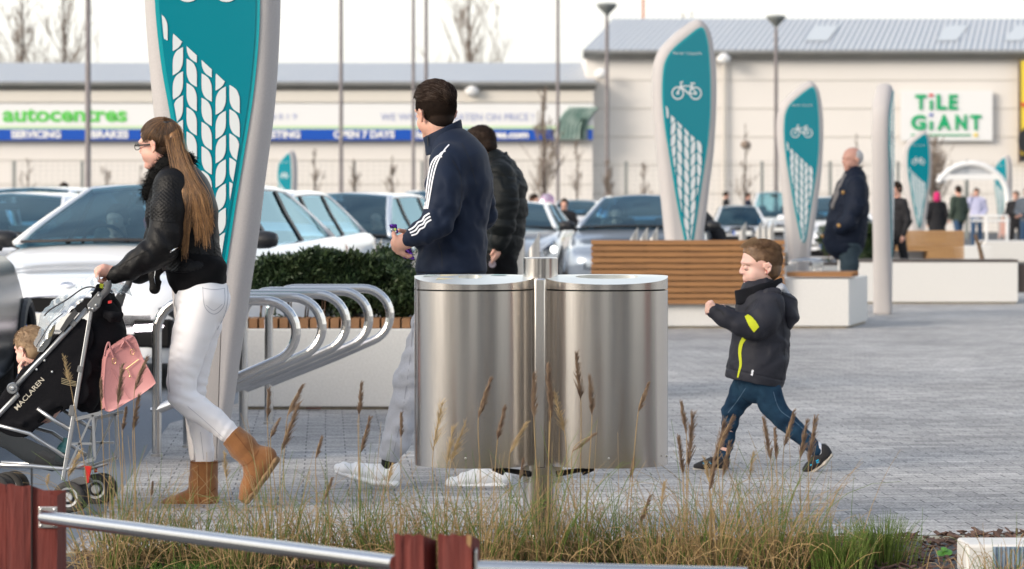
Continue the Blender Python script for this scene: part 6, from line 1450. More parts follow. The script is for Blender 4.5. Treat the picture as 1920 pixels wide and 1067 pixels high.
# ======== boy ========
def boy():
    Y = 12.5; t = person(1425, Y, 'small boy with spiky light brown hair in a charcoal coat with lime stripes, striding')
    torso = [(1424, 548, 0, 36, .085), (1427, 568, 0, 45, .120), (1428, 590, 0, 50, .130), (1427, 630, 0, 53, .132), (1423, 670, 0, 55.5, .145), (1416, 705, 0, 56, .15)]
    armN = [(1446, 572, -.115, 27), (1434, 597, -.145, 27.5), (1415, 611, -.165, 23), (1385, 607, -.175, 18.5), (1360, 596, -.175, 16.5), (1339, 583, -.17, 14.5)]
    armF = [(1432, 572, .115, 26), (1418, 605, .14, 25), (1398, 620, .15, 21), (1375, 600, .15, 18), (1360, 588, .14, 15)]
    legF = [(1400, 712, .05, 27, .075), (1388, 745, .05, 26), (1371, 772, .05, 20), (1368, 800, .05, 16), (1362, 835, .05, 14), (1356, 858, .05, 11)]
    legB = [(1434, 716, -.05, 30, .08), (1446, 755, -.05, 27), (1466, 783, -.05, 23), (1492, 806, -.05, 19.5), (1515, 828, -.05, 17.5), (1530, 843, -.05, 15)]
    H = .219; hd = Head(P(1425, 542, Y), H, (-.985, -.17, -.02), child=1.0)
    b = Blob(.0038); hd.build(b, P(1432, 565, Y), .185)
    for c in (torso[:-2], armN, armF): b.chain(Y, sc_chain(c, .74))
    for c in (legF, legB): b.chain(Y, sc_chain(c, .8))
    b.chain(Y, [(1356, 855, .05, 9), (1350, 870, .05, 9), (1315, 876, .05, 6)]); b.chain(Y, [(1530, 843, -.05, 10), (1540, 856, -.05, 10), (1515, 878, -.05, 7)])
    # near fist, fingers curled, and the far one beyond
    for Z, ox, oy in ((-.17, 0, 0), (.14, 22, 8)):
        b.chain(Y, [(1344 + ox, 586 + oy, Z, 9.5), (1336 + ox, 579 + oy, Z, 9.5, .020), (1332 + ox, 575 + oy, Z, 8.5, .022)], k=.008)
        for i, (dx, dy_) in enumerate(((0, 0), (-.5, 5), (-.8, 10), (-.2, 14.5))):
            b.chain(Y, [(1331 + dx + ox, 570 + dy_ + oy, Z - .016, 3.4), (1325.5 + dx + ox, 570 + dy_ + oy, Z - .008, 3.2), (1325 + dx + ox, 573 + dy_ + oy, Z + .008, 3.0), (1330 + dx + ox, 575 + dy_ + oy, Z + .014, 2.8)], k=.002)
        b.chain(Y, [(1338 + ox, 572 + oy, Z - .014, 3.8), (1334 + ox, 566 + oy, Z - .016, 3.5), (1329 + ox, 566.5 + oy, Z - .012, 3.2)], k=.003)
    bv = b.mesh(2); bd = obj('body', bv, mat('boy_skin', (0.74, 0.49, 0.41), rough=.5, nscale=11, namt=.4, ncol=(0.74, 0.34, 0.28), sss=.15), t); fb = bvh_of(bv)
    # face details on the near side
    ribbon('eyelid', fb, [(1396.5, 505.5), (1400, 507), (1404, 506)], (.8, 1.0), M_LASH, bd, t=.0008); ribbon('eyebrow', fb, [(1393, 499), (1399, 497), (1407, 498.5)], (1.4, 1.0), mat('brow', (.22, .12, .07)), bd, t=.0008)
    ribbon('lip', fb, [(1391.5, 526.5), (1395, 527), (1400, 527.5)], (2.4, 1.2), M_LIP, bd, t=.0008); ribbon('nostril', fb, [(1392, 516), (1393.5, 516)], 1.2, M_LIP, bd, t=.0006)
    ribbon('ear_hollow', fb, [(1434, 505), (1438, 509), (1436.5, 515)], (2.6, 1.6), mat('ear_red', (.50, .15, .12), rough=.6), bd, t=.0006)
    # jeans
    J = Blob(.0038); J.chain(Y, [(1420, 690, 0, 42, .115), (1418, 722, 0, 34, .105)], k=.02); J.chain(Y, sc_chain(legF, .91), k=.006); J.chain(Y, sc_chain(legB, .91), k=.006)
    kn, k2 = P(1370, 778, Y), P(1465, 785, Y)
    jv = J.mesh(2, lambda v: gauss(v, kn, .07) * .006 * fold(v, (.2, 0, 1), 95, .7) + gauss(v, k2, .08) * .005 * fold(v, (.8, 0, -.4), 85, .7, 3) + .0022 * fold(v, (.3, 0, 1), 60, 1.1, 5) + (v[:, 2] < P(0, 835, Y).z) * .003 * fold(v, (.3, 0, 1), 110, .7, 8)); jo = obj('jeans', jv, M_JEANB, t); jb = bvh_of(jv)
    sm = mat('boy_jean_seam', (0.07, 0.13, 0.20)); ribbon('seam', jb, [(1398, 728), (1382, 752), (1365, 774)], 1.2, sm, jo, t=.001); ribbon('seam', jb, [(1450, 735), (1462, 768), (1490, 790), (1528, 826)], 1.2, sm, jo, t=.001)
    # coat
    K = Blob(.0038); K.chain(Y, torso, k=.015); K.chain(Y, armN, k=.03, k0=.04); K.chain(Y, armF, k=.03, k0=.04)
    K.ell(P(1412, 742, Y), (.30, .30, .0705), np.array(Matrix.Rotation(R(11.5), 3, 'Y')), 0, True)
    el = P(1408, 615, Y - .17)
    def kd(v):
        a = gauss(v, el, .075) * .006 * fold(v, (.9, 0, .5), 85, .8) + gauss(v, P(1450, 650, Y - .1), .10) * .005 * fold(v, (.6, 0, -1), 52, .9, 3) + .0026 * fold(v, (.4, 0, 1), 42, 1.3, 6) + gauss(v, P(1450, 600, Y - .12), .05) * .004 * fold(v, (1, 0, .3), 90, .6, 2)
        px = CX + v[:, 0] * F / v[:, 1]; py = HY + (CH - v[:, 2]) * F / v[:, 1]; hem = 690 + (px - 1356) * .21
        return a - .0028 * np.exp(-((py - hem) / 1.6) ** 2) * (py > 680)
    kv = K.mesh(2, kd); ko = obj('coat', kv, M_BOYJ, t); kb = bvh_of(kv)
    def rim(a, lv):
        c, s__ = math.cos(a), math.sin(a); x = 1422 + 41 * c + 3 * lv * c; top = 533 - 12 * c; bot = 568 - 3 * c; return P(x, bot + (top - bot) * lv, Y + .100 * s__)
    collar_sheet('collar', rim, mat('collar_black', (.008, .0085, .012), rough=.8, spec=.2), ko, amp=.004, th=.010)
    HD = Blob(.0038); HD.chain(Y, [(1458, 552, 0, 16, .085), (1473, 573, 0, 21, .10), (1478, 592, 0, 19, .095), (1476, 606, 0, 13, .06)], k=.02); HD.ell(P(1440, 532, Y), (.075, .12, .045), np.array(Matrix.Rotation(R(30), 3, 'Y')), 0, True)
    hv = HD.mesh(2, lambda v: .003 * fold(v, (.5, 0, 1), 60, .9, 2)); ho = obj('hood', hv, M_BOYJ, ko); hbv = bvh_of(hv)
    LN = Blob(.0038); LN.chain(Y, [(1443, 545, -.03, 8, .05), (1463, 541, -.02, 9, .06), (1475, 551, -.01, 6, .05)], k=.02); obj('hood_lining', LN.mesh(2), M_LINER, ho)
    FL = Blob(.0038); FL.chain(Y, [(1440, 550, -.125, 10, .018), (1456, 549, -.12, 10, .018)], k=.01); obj('hood_tab', FL.mesh(2), M_BOYJ, ho)
    ribbon('seam', hbv, [(1456, 545), (1478, 556), (1494, 563)], 3.0, mat('collar_black2', (.016, .017, .022), rough=.75), ho, t=.004)
    patch('lime_patch', kb, [(1396, 594), (1402, 590), (1409, 594), (1417, 603), (1423, 613), (1414, 623), (1404, 610)], M_LIME, ko, t=.003, step=.5)
    ribbon('lime_piping', kb, [(1396, 634), (1390, 645), (1387.5, 662), (1389, 682), (1386, 697), (1383.5, 708)], (8, 2.5), M_LIME, ko, t=.003)
    patch('reflective_tab', kb, [(1410, 693), (1413.5, 694), (1411.5, 705), (1408, 704)], M_STRIPE, ko, t=.003, step=1.0)
    ribbon('seam', kb, [(1455, 560), (1465, 590), (1470, 630), (1472, 700)], 1.2, M_BOYJD, ko, t=.0015); ribbon('seam', kb, [(1395, 590), (1402, 575), (1420, 560)], 1.2, M_BOYJD, ko, t=.0015); ribbon('cuff_tab', kb, [(1342, 579), (1352, 583), (1357, 590)], 4, M_BOYJD, ko, t=.003)
    mb = MB(); mb.tube([P(1352, 573, Y - .17), P(1358, 575, Y - .17)], .006, 8); mb.build('cuff_toggle', M_BLACK, ko)
    # hair
    hb = Blob(.0036); hb.ell(hd.p(*hd.sk_c), (H * .431, H * .342, H * .382), hd.M, k=.01); hb.ell(hd.p(-.22, 0, .38), (H * .225, H * .25, H * .20), hd.M, k=.03); hb.ell(hd.p(.16, 0, .88), (H * .13, H * .2, H * .10), hd.M, k=.03)
    hb.ell(hd.p(.46, 0, .36), (H * .42, H * .62, H * .44), hd.M, 0, True)
    for q_ in (-1, 1): hb.ell(hd.p(.08, .38 * q_, .38), (H * .24, H * .14, H * .26), hd.M, 0, True)
    cap = obj('hair', hb.mesh(2, lambda v: .0008 * vnoise(v * 220)), M_HBOY, t)
    lo_ = hd.hairs(4600, lambda d: (d[2] > -.05 and d[0] < .12) or (d[2] > .55 and d[0] < .5) or (d[0] < -.15 and d[2] > -.75), lambda x, d: (-.45, 0, -.75), lambda d: .17, lambda d, tt: .03 + .05 * tt, 5, 4, .22)
    tp = hd.hairs(2200, lambda d: d[2] > .55 and abs(d[1]) < .75, lambda x, d: (-.6, .1 * np.sign(d[1]), .2), lambda d: .30, lambda d, tt: .05 + .13 * tt + .03 * math.sin(d[0] * 31 + d[1] * 23), 6, 6, .3)
    sp = hd.hairs(420, lambda d: d[2] > .62 and d[0] > .15 and abs(d[1]) < .6, lambda x, d: (.5, 0, .3), lambda d: .20, lambda d, tt: .05 + .30 * tt ** 1.2, 7, 6, .55)
    strands('short_hair', lo_, (.0009, .0004), M_HBOY, cap); strands('top_hair', tp, (.0011, .0005), M_HBOY, cap); strands('spiky_fringe', sp, (.0011, .0004), mat('fringe_hair', (0.36, 0.24, 0.14), rough=.5), cap)
    # shoes
    def shoe(up_, sole, marks, Z):
        B = Blob(.0036); B.chain(Y, up_, k=.015); bv_ = B.mesh(2, lambda v: .001 * vnoise(v * 80)); o = obj('shoe', bv_, M_BLKSHOE, t); S_ = Blob(.0036); S_.chain(Y, sole, k=.008); obj('sole', S_.mesh(2), M_SHSOLE, o)
        q_ = bvh_of(bv_)
        for m_ in marks: ribbon('blue_mark', q_, m_, 2.2, M_CYAN, o, t=.001)
    shoe([(1357, 863, .05, 11, .028), (1354, 870, .05, 12, .030), (1335, 869, .05, 11, .031), (1318, 873, .05, 8, .031), (1306, 875, .05, 6.5, .027)], [(1360, 880, .05, 4.6, .031), (1330, 881, .05, 4.6, .033), (1303, 880, .05, 4.4, .030)], [[(1318, 868), (1322, 871)], [(1330, 866), (1333, 870)]], .05)
    shoe([(1543, 845, -.05, 13, .030), (1546, 852, -.05, 13, .030), (1531, 866, -.05, 12, .031), (1518, 876, -.05, 9, .031), (1511, 881, -.05, 7, .027)], [(1558, 853, -.05, 4.6, .030), (1545, 868, -.05, 4.4, .033), (1528, 881, -.05, 4.2, .033), (1513, 887, -.05, 4, .030)], [[(1530, 865), (1535, 862)], [(1519, 873), (1522, 871)], [(1531, 868), (1536, 866)]], -.05)
    for c in ([(1356, 852, .05, 9), (1355, 862, .05, 9.5)], [(1530, 840, -.05, 12.5), (1540, 850, -.05, 12)]):
        S_ = Blob(.0036); S_.chain(Y, c, k=.01); obj('sock', S_.mesh(2), M_STRIPE, t)
boy()
# ======== man in the black puffer jacket ========
def puffer_man():
    Y = 17.4; t = person(940, Y, 'dark haired man in a black puffer jacket and black trousers, looking down')
    torso = [(924, 300, 0, 22, .10), (935, 318, 0, 32, .19), (946, 350, 0, 41, .23), (948, 395, 0, 40, .22), (944, 440, 0, 38, .21), (938, 468, 0, 37, .20)]
    armN = [(938, 330, -.2, 26), (945, 375, -.25, 26), (942, 420, -.26, 23), (935, 455, -.25, 17)]; armF = [(930, 330, .2, 26), (925, 385, .25, 24), (915, 440, .24, 18)]
    legN = [(942, 500, -.11, 30, .11), (938, 560, -.11, 25), (936, 640, -.11, 20), (938, 730, -.11, 14)]; legF = [(925, 500, .11, 28, .11), (918, 570, .11, 24), (920, 650, .11, 19), (925, 732, .11, 14)]
    H = .235; hd = Head(P(913, 304, Y), H, (-.62, .66, -.28), up=(-.35, .15, 1))
    b = Blob(.007); hd.build(b, P(922, 312, Y), .24)
    for c in (torso, armN, armF): b.chain(Y, sc_chain(c, .75))
    for c in (legN, legF): b.chain(Y, sc_chain(c, .75))
    b.chain(Y, [(933, 458, -.25, 7), (930, 475, -.25, 8, .02), (926, 484, -.25, 6, .018)], k=.01)
    for i, dy in enumerate((-.275, -.26, -.245, -.23)): b.chain(Y, [(930, 478, dy, 3), (925, 486, dy, 2.8), (922, 492, dy, 2.5)], k=.003)
    b.chain(Y, [(926, 470, -.28, 3), (920, 478, -.28, 2.8)], k=.004)
    b.chain(Y, [(914, 440, .24, 9), (908, 462, .24, 7), (904, 472, .24, 6)]); b.chain(Y, [(938, 725, -.11, 9), (915, 732, -.11, 7)]); b.chain(Y, [(925, 727, .11, 9), (902, 735, .11, 7)])
    obj('body', b.mesh(2), M_SKIN, t)
    hb = Blob(.006); hb.ell(hd.p(*hd.sk_c), (H * .455, H * .365, H * .41), hd.M, k=.01); hb.ell(hd.p(-.22, 0, .38), (H * .24, H * .27, H * .2), hd.M, k=.03); hb.ell(hd.p(.25, 0, .92), (H * .2, H * .26, H * .12), hd.M, k=.04); hb.ell(hd.p(.46, 0, .34), (H * .4, H * .6, H * .42), hd.M, 0, True)
    for q in (-1, 1): hb.ell(hd.p(.05, .38 * q, .34), (H * .2, H * .14, H * .26), hd.M, 0, True)
    cap = obj('hair', hb.mesh(1, lambda v: .003 * vnoise(v * 70)), M_HDARK, t)
    strands('short_hair', hd.hairs(1200, lambda d: d[2] > .1 and d[0] < .8 or (d[0] < -.1 and d[2] > -.7), lambda x, d: (-.2, 0, .2), lambda d: .1, lambda d, tt: .05 + .10 * tt, 5, 4, .5), (.0014, .0006), M_HDARK, cap)
    pm = mat('puffer_nylon', (0.006, 0.008, 0.009), rough=.6, spec=.2)
    K = Blob(.006); K.chain(Y, torso, k=.02); K.chain(Y, armN, k=.04); K.chain(Y, armF, k=.04)
    z0 = P(0, 300, Y).z; K_ = lambda v: .012 * np.abs(np.sin((v[:, 2] - z0 + .03 * vnoise(v * 5)) * math.pi / .125)) ** .5 - .008 + .003 * fold(v, (.2, 0, 1), 70, 1.2)
    obj('puffer_jacket', K.mesh(2, K_), pm, t)
    def rim(a, lv):
        c, s_ = math.cos(a), math.sin(a); x = 930 + 19 * c; top = 296 - 12 * c; bot = 318 - 8 * c; return P(x + 3 * (1 - lv), bot + (top - bot) * lv, Y + .085 * s_)
    collar_sheet('collar', rim, pm, t, th=.02)
    J = Blob(.007); J.chain(Y, [(938, 470, 0, 34, .17), (934, 505, 0, 34, .17)], k=.02); J.chain(Y, legN, k=.02); J.chain(Y, legF, k=.02); jo = obj('trousers', J.mesh(2, lambda v: .004 * fold(v, (.2, 0, 1), 40, 1.0)), M_BLKCLOTH, t)
    mb = MB(); mb.lathe([(.001, 0), (.024, .001), (.024, .004), (.001, .005)], P(923, 495, Y - .235), 16, M=ROT_X); mb.build('pocket_badge', mat('badge_grey', (.42, .36, .40)), jo)
    S = Blob(.007)
    for dy, x, y in ((-.11, 936, 737), (.11, 923, 739)): S.chain(Y, [(x + 4, y, dy, 9, .045), (x - 18, y + 2, dy, 8, .05), (x - 32, y + 4, dy, 5, .04)], k=.01)
    obj('shoes', S.mesh(2), M_BLACK, t)
puffer_man()

# ======== older man in the waxed coat ========
def old_man():
    Y = 29.0; t = person(1592, Y, 'grey haired older man in a long navy waxed coat, standing with hands in pockets')
    torso = [(1601, 322, 0, 13, .09), (1602, 335, 0, 22, .20), (1597, 360, 0, 32, .26), (1592, 390, 0, 37, .25), (1588, 420, 0, 38, .24), (1583, 448, 0, 41, .23)]
    armN = [(1606, 348, -.23, 19), (1606, 385, -.29, 18), (1592, 415, -.31, 15), (1575, 428, -.28, 12)]; armF = [(1590, 348, .23, 18), (1580, 390, .28, 16), (1568, 425, .26, 12)]
    legs = [[(1592, 460, d, 20, .11), (1592, 500, d, 17), (1592, 545, d, 14), (1594, 600, d, 10)] for d in (-.11, .11)]
    H = .262; hd = Head(P(1597, 322, Y), H, (-.93, -.36, 0), up=(-.05, 0, 1))
    b = Blob(.010); hd.build(b, P(1602, 334, Y), .22)
    for c in (torso, armN, armF, *legs): b.chain(Y, sc_chain(c, .75))
    b.chain(Y, [(1575, 425, .25, 6), (1562, 452, .2, 5), (1558, 462, .18, 5)]); b.chain(Y, [(1594, 596, -.11, 7), (1575, 606, -.11, 6)]); b.chain(Y, [(1594, 596, .11, 7), (1575, 604, .11, 6)])
    bd = obj('body', b.mesh(2), mat('ruddy_skin', (0.50, 0.27, 0.21), rough=.5), t)
    hb = Blob(.010); hb.ell(hd.p(-.10, 0, .60), (H * .42, H * .36, H * .38), hd.M, k=.01); hb.ell(hd.p(.33, 0, .66), (H * .42, H * .6, H * .52), hd.M, 0, True); hb.ell(hd.p(.22, 0, .2), (H * .42, H * .6, H * .42), hd.M, 0, True)
    obj('hair', hb.mesh(2), M_HGREY, t)
    cm = mat('navy_waxed_coat', (0.005, 0.009, 0.021), rough=.7, spec=.2, nscale=5, namt=.6, ncol=(.008, .013, .026)); K = Blob(.010); K.chain(Y, torso, k=.02); K.chain(Y, armN, k=.05); K.chain(Y, armF, k=.05)
    K.chain(Y, [(1575, 440, -.2, 30, .02), (1572, 448, -.2, 28, .02)], k=.02)
    kv = K.mesh(2, lambda v: .004 * fold(v, (.4, 0, 1), 26, 1.2) + gauss(v, P(1600, 400, Y - .3), .2) * .008 * fold(v, (1, 0, .5), 38, .8)); ko = obj('coat', kv, cm, t); kb = bvh_of(kv)
    gold = mat('brass_button', (.55, .32, .12), rough=.3, metal=.8)
    for px, py in ((1553, 390), (1547, 417), (1573, 423), (1544, 443), (1582, 361)):
        p = onto(kb, px, py, .01)
        if p: mb = MB(); mb.lathe([(.001, 0), (.02, .003), (.02, .01), (.001, .014)], p, 10, M=ROT_X); mb.build('button', gold, ko)
    gs = mat('grey_scarf', (.20, .19, .19), rough=.9, nscale=30, namt=.8); S = Blob(.010); S.chain(Y, [(1604, 322, 0, 13, .085), (1590, 334, -.06, 9), (1578, 350, -.10, 8), (1570, 368, -.12, 7), (1562, 388, -.12, 5)], k=.02); obj('scarf', S.mesh(2), gs, t)
    def rim(a, lv):
        c, s_ = math.cos(a), math.sin(a); x = 1603 + 12 * c; top = 317 - 6 * c; bot = 333 - 5 * c; return P(x, bot + (top - bot) * lv, Y + .10 * s_)
    collar_sheet('collar', rim, cm, t, th=.02)
    J = Blob(.010)
    J.chain(Y, [(1590, 440, 0, 26, .19), (1592, 465, 0, 25, .19)], k=.03)
    for c in legs: J.chain(Y, c, k=.03)
    obj('jeans', J.mesh(2, lambda v: .006 * fold(v, (.3, 0, 1), 30)), mat('slate_denim', (.018, .034, .048), rough=.9), t)
    S = Blob(.010)
    for d in (-.11, .11): S.chain(Y, [(1597, 604, d, 7, .05), (1580, 606, d, 6, .05), (1570, 607, d, 4, .045)], k=.01)
    obj('shoes', S.mesh(2), M_BLACK, t)
old_man()

# ======== small far figures ========
def figure(label, px, Y, h, face, top, legc, hairc, arm='down', long_coat=0.0, hood=None, bag=None, bend=0.0, res=.014, skin=M_SKIN, group='shoppers far across the car park', scarf=None):
    """a complete small person; h is the standing height, face the heading in degrees (0 = to the viewer, 90 = picture side with smaller x)"""
    t = empty('person', G(px, Y), label, 'person', group); g = G(px, Y); fw = Vector((-math.sin(R(face)), -math.cos(R(face)), 0)); sd = Vector((-fw.y, fw.x, 0)) * -1
    def q(f, s, z):
        if bend and z > .52: dz = z - .52; f += dz * math.sin(R(bend)); z = .52 + dz * math.cos(R(bend))
        return g + (fw * f + sd * s) * h + Vector((0, 0, z * h))
    H = h * .135; b = Blob(res); up = q(0, 0, .9) - q(0, 0, .8); hd = Head(q(.0, 0, .855), H, fw - Vector((0, 0, .1 + bend * .01)), up=tuple(up))
    hd.build(b, q(-.01, 0, .815), .24)
    D = tuple(sd)
    def seg(B, a, c, r1, r2, d1=None, d2=None, k=.02): B.seg(q(*a), q(*c), r1 * h, r2 * h, (d1 or r1) * h, (d2 or r2) * h, k=k, D=D)
    shz, hpz = .80, .53
    for B, f_ in ((b, .78),):
        seg(B, (0, 0, .80), (0, 0, .55), .055 * f_, .055 * f_, .105 * f_, .085 * f_)
    arms = {'down': [[(0, .115, .79), (-.02, .15, .63), (.03, .14, .49)], [(0, -.115, .79), (-.02, -.15, .63), (.03, -.14, .49)]],
            'bag': [[(0, .115, .79), (-.02, .15, .65), (.09, .05, .62)], [(0, -.115, .79), (-.02, -.15, .63), (.03, -.14, .49)]],
            'phone': [[(0, .115, .79), (.03, .15, .66), (.06, .08, .84)], [(0, -.115, .79), (-.02, -.15, .63), (.06, -.10, .55)]],
            'front': [[(0, .115, .79), (-.02, .15, .64), (.13, .08, .60)], [(0, -.115, .79), (-.02, -.15, .64), (.13, -.08, .60)]]}[arm]
    K = Blob(res); seg(K, (0, 0, .79), (0, 0, .68), .062, .066, .112, .105); seg(K, (0, 0, .68), (0, 0, hpz - long_coat), .066, .07 + long_coat * .12, .105, .10 + long_coat * .2); seg(K, (0, .09, .795), (0, -.09, .795), .045, .045)
    for a in arms:
        seg(K, a[0], a[1], .038, .034, k=.03); seg(K, a[1], a[2], .034, .024, k=.02); seg(b, a[0], a[1], .028, .024); seg(b, a[1], a[2], .024, .017)
        d = (Vector(a[2]) - Vector(a[1])).normalized(); e1 = Vector(a[2]) + d * .03; b.seg(q(*a[2]), q(*e1), .017 * h, .022 * h, k=.01)
        for i in range(4):
            e2 = e1 + Vector(((i - 1.5) * .006, 0, 0)); b.seg(q(*e2), q(*(e2 + d * .035)), .008 * h, .006 * h, k=.004)
        b.seg(q(*e1), q(*(e1 + d * .015 + Vector((.02, 0, 0)))), .008 * h, .007 * h, k=.004)
    J = Blob(res); seg(J, (0, 0, .56), (0, 0, .49), .062, .06, .09, .085)
    for s_, st_ in ((1, .05), (-1, -.05)):
        for B, f_ in ((J, 1), (b, .72)): seg(B, (0, .05 * s_, .50), (st_, .055 * s_, .28), .052 * f_, .038 * f_); seg(B, (st_, .055 * s_, .28), (st_ * .6, .055 * s_, .05), .038 * f_, .028 * f_)
    S = Blob(res)
    for s_, st_ in ((1, .05), (-1, -.05)): S.seg(q(st_ * .6 - .02, .055 * s_, .025), q(st_ * .6 + .09, .06 * s_, .018), .026 * h, .018 * h, k=.01)
    obj('body', b.mesh(2), skin, t); ko = obj('coat', K.mesh(2, lambda v: .004 * h * fold(v, (.3, .2, 1), 26, 1.1)), top, t); obj('trousers', J.mesh(2), legc, t); obj('shoes', S.mesh(2), M_BLACK, t)
    hb = Blob(res * .8); hb.ell(hd.p(*hd.sk_c), (H * .46, H * .37, H * .41), hd.M, k=.01); hb.ell(hd.p(-.22, 0, .38), (H * .24, H * .28, H * .22), hd.M, k=.03)
    if not hood: hb.ell(hd.p(.46, 0, .34), (H * .4, H * .6, H * .42), hd.M, 0, True)
    else: hb.ell(hd.p(-.05, 0, .15), (H * .42, H * .45, H * .4), hd.M, k=.05); hb.ell(hd.p(.5, 0, .4), (H * .3, H * .28, H * .4), hd.M, 0, True)
    obj('headscarf' if hood else 'hair', hb.mesh(2), hood or hairc, t)
    if bag:
        m = MB(); c = q(.04, .15, .50); m.box(c, (.30, .16, .30), rz=R(face)); bo = bevel(m.build('shoulder_bag', bag, None), .04, 3); bo.parent = None
        m.v and tag(bo, 'black shoulder bag carried by the person behind the grey column', 'bag')
    return t
cl = lambda n, c: mat(n, c, rough=.85)
B_ = cl('far_black_cloth', (.010, .010, .013)); NV = cl('far_navy_cloth', (.012, .020, .045)); DJ = cl('far_denim', (.03, .07, .14)); GN = cl('far_green_coat', (.045, .065, .05)); LI = cl('far_lilac_shirt', (.42, .43, .60)); PK = cl('pink_scarf', (.50, .02, .13))
figure('person in black carrying a shoulder bag, half behind the grey column', 1681, 40, 1.62, 60, B_, B_, M_HDARK, 'bag', bag=B_)
figure('person with a pink headscarf and dark coat behind the stepped bench', 1757, 66, 1.60, 170, B_, B_, M_HDARK, hood=PK, long_coat=.25)
figure('man in a green coat walking past the far arch', 1797, 70, 1.78, 150, GN, DJ, M_HDARK, long_coat=.04)
figure('man in a pale lilac shirt and dark waistcoat holding a hand to his face', 1831, 76, 1.76, 10, LI, DJ, M_HDARK, 'phone')
figure('small child in a pale top beside the arch leg', 1881, 64, 1.05, 80, cl('far_peach', (.5, .3, .26)), cl('far_grey', (.2, .2, .22)), M_HBRN)
figure('woman with long dark hair leaning by a car at the frame edge', 1905, 66, 1.62, 30, B_, B_, M_HROOT, 'front')
figure('person with dark hair in the far white arch\'s shade, at the frame edge', 1926, 64, 1.7, 20, cl('far_slate', (.10, .12, .15)), DJ, M_HDARK, 'front')
figure('person in dark clothes seen in profile over the low white coupe', 1361, 92, 1.74, 270, B_, B_, M_HDARK)
figure('second person over the low white coupe, nearer the off-roader', 1403, 94, 1.72, 285, NV, B_, M_HDARK)
figure('person in black bending over beside the second totem', 1347, 36, 1.60, 90, B_, B_, M_HDARK, 'front', bend=42)
figure('man in a dark jumper standing behind the car with one bright lamp', 1058, 45.5, 1.38, 5, B_, GN, M_HDARK, 'front')
figure('woman in black beside a shiny balloon, next to the puffer jacket', 1001, 46, 1.46, 300, B_, B_, M_HDARK)
figure('person of whom only the dark hair shows over the far white car', 120, 46, 1.66, 180, B_, B_, M_HDARK)
bl = empty('balloon', P(1024, 388, 46.5), 'shiny silver and pink foil balloon between the two dark clothed people', 'balloon')
mb = MB(); mb.lathe([(.001, -.24), (.12, -.2), (.19, -.05), (.2, .05), (.14, .18), (.001, .23)], P(1024, 386, 46.5), 20, M=Matrix.Rotation(.2, 3, 'Y') @ Matrix.Diagonal((.75, .5, 1))); mb.build('foil', mat('balloon_foil', (.55, .62, .66), rough=.2, metal=.6, nscale=3, namt=1, ncol=(.55, .1, .3)), bl, smooth=True)
mb = MB(); mb.tube([P(1022, 398, 46.5), P(1018, 420, 46.5)], .006, 5); mb.build('string', M_WHITE, bl)
# drivers behind windscreens
def driver(car_o, lx, ly, seat_z, label, skin, top, sc=1.0, hair=M_HDARK):
    fw = Vector((math.cos(car_o.rotation_euler.z), math.sin(car_o.rotation_euler.z), 0)); lf = Vector((-fw.y, fw.x, 0)); o = Vector(car_o.location) + fw * lx + lf * ly
    t = empty('person', o, label, 'person', 'people sitting in cars'); W_ = lambda f, s, z: o + fw * f + lf * s + Vector((0, 0, z)); D = tuple(lf)
    H = .235; hd = Head(W_(.04, 0, seat_z + .50), H, fw); b = Blob(.010); hd.build(b, W_(0, 0, seat_z + .45), .24); b.seg(W_(0, 0, seat_z + .42), W_(0, 0, seat_z), .09, .10, .17, .15, D=D)
    K = Blob(.010); K.seg(W_(0, 0, seat_z + .40), W_(0, 0, seat_z), .11, .12, .20, .17, D=D)
    for s_ in (-1, 1):
        K.seg(W_(0, .18 * s_, seat_z + .38), W_(.08, .25 * s_, seat_z + .14), .06, .05, k=.04); K.seg(W_(.08, .25 * s_, seat_z + .14), W_(.36, .17 * s_, seat_z + .22), .05, .035, k=.03)
        b.seg(W_(.34, .17 * s_, seat_z + .21), W_(.42, .15 * s_, seat_z + .25), .03, .035, k=.01)
        for i in range(4): b.seg(W_(.41, .15 * s_ + (i - 1.5) * .018, seat_z + .26), W_(.45, .14 * s_ + (i - 1.5) * .018, seat_z + .24), .010, .009, k=.004)
        b.seg(W_(.40, .12 * s_, seat_z + .25), W_(.43, .09 * s_, seat_z + .27), .010, .009, k=.004)
        K.seg(W_(0, .10 * s_, seat_z), W_(.42, .12 * s_, seat_z + .05), .09, .07, k=.03)
    bd = obj('body', b.mesh(2), skin, t); hd.eyes(bd); obj('clothes', K.mesh(2), top, t)
    hb = Blob(.009); hb.ell(hd.p(*hd.sk_c), (H * .46, H * .37, H * .41), hd.M, k=.01); hb.ell(hd.p(.46, 0, .34), (H * .4, H * .6, H * .42), hd.M, 0, True); obj('hair', hb.mesh(2), hair, t)
    return t
lit = mat('driver_skin', (0.62, 0.40, 0.32), rough=.5)
driver(c3, .12, -.36, .52, 'driver behind the windscreen of the white car with lit lamps', lit, cl('driver_grey', (.10, .12, .14)))
cars = {o['label']: o for o in bpy.data.objects if o.get('category') == 'car'}
driver(cars['white saloon with a curved side over the yew hedge'], .15, .36, .48, 'passenger whose pale face shows in the saloon over the hedge', lit, B_)
driver(cars['silver blue car behind the three bollards, over the slatted back'], .15, -.36, .52, 'driver of the silver blue car over the slatted back', lit, B_)
hg = empty('hanging_charm', (0, 0, 0), 'red charm hanging from the mirror of the white car with lit lamps', 'charm')
fw = Vector((-math.sin(R(11)), -math.cos(R(11)), 0)); L_ = 4.45; px_ = Vector(c3.location) + fw * (L_ / 2 - L_ * .375); hg.location = px_ + Vector((.02, 0, 1.10))
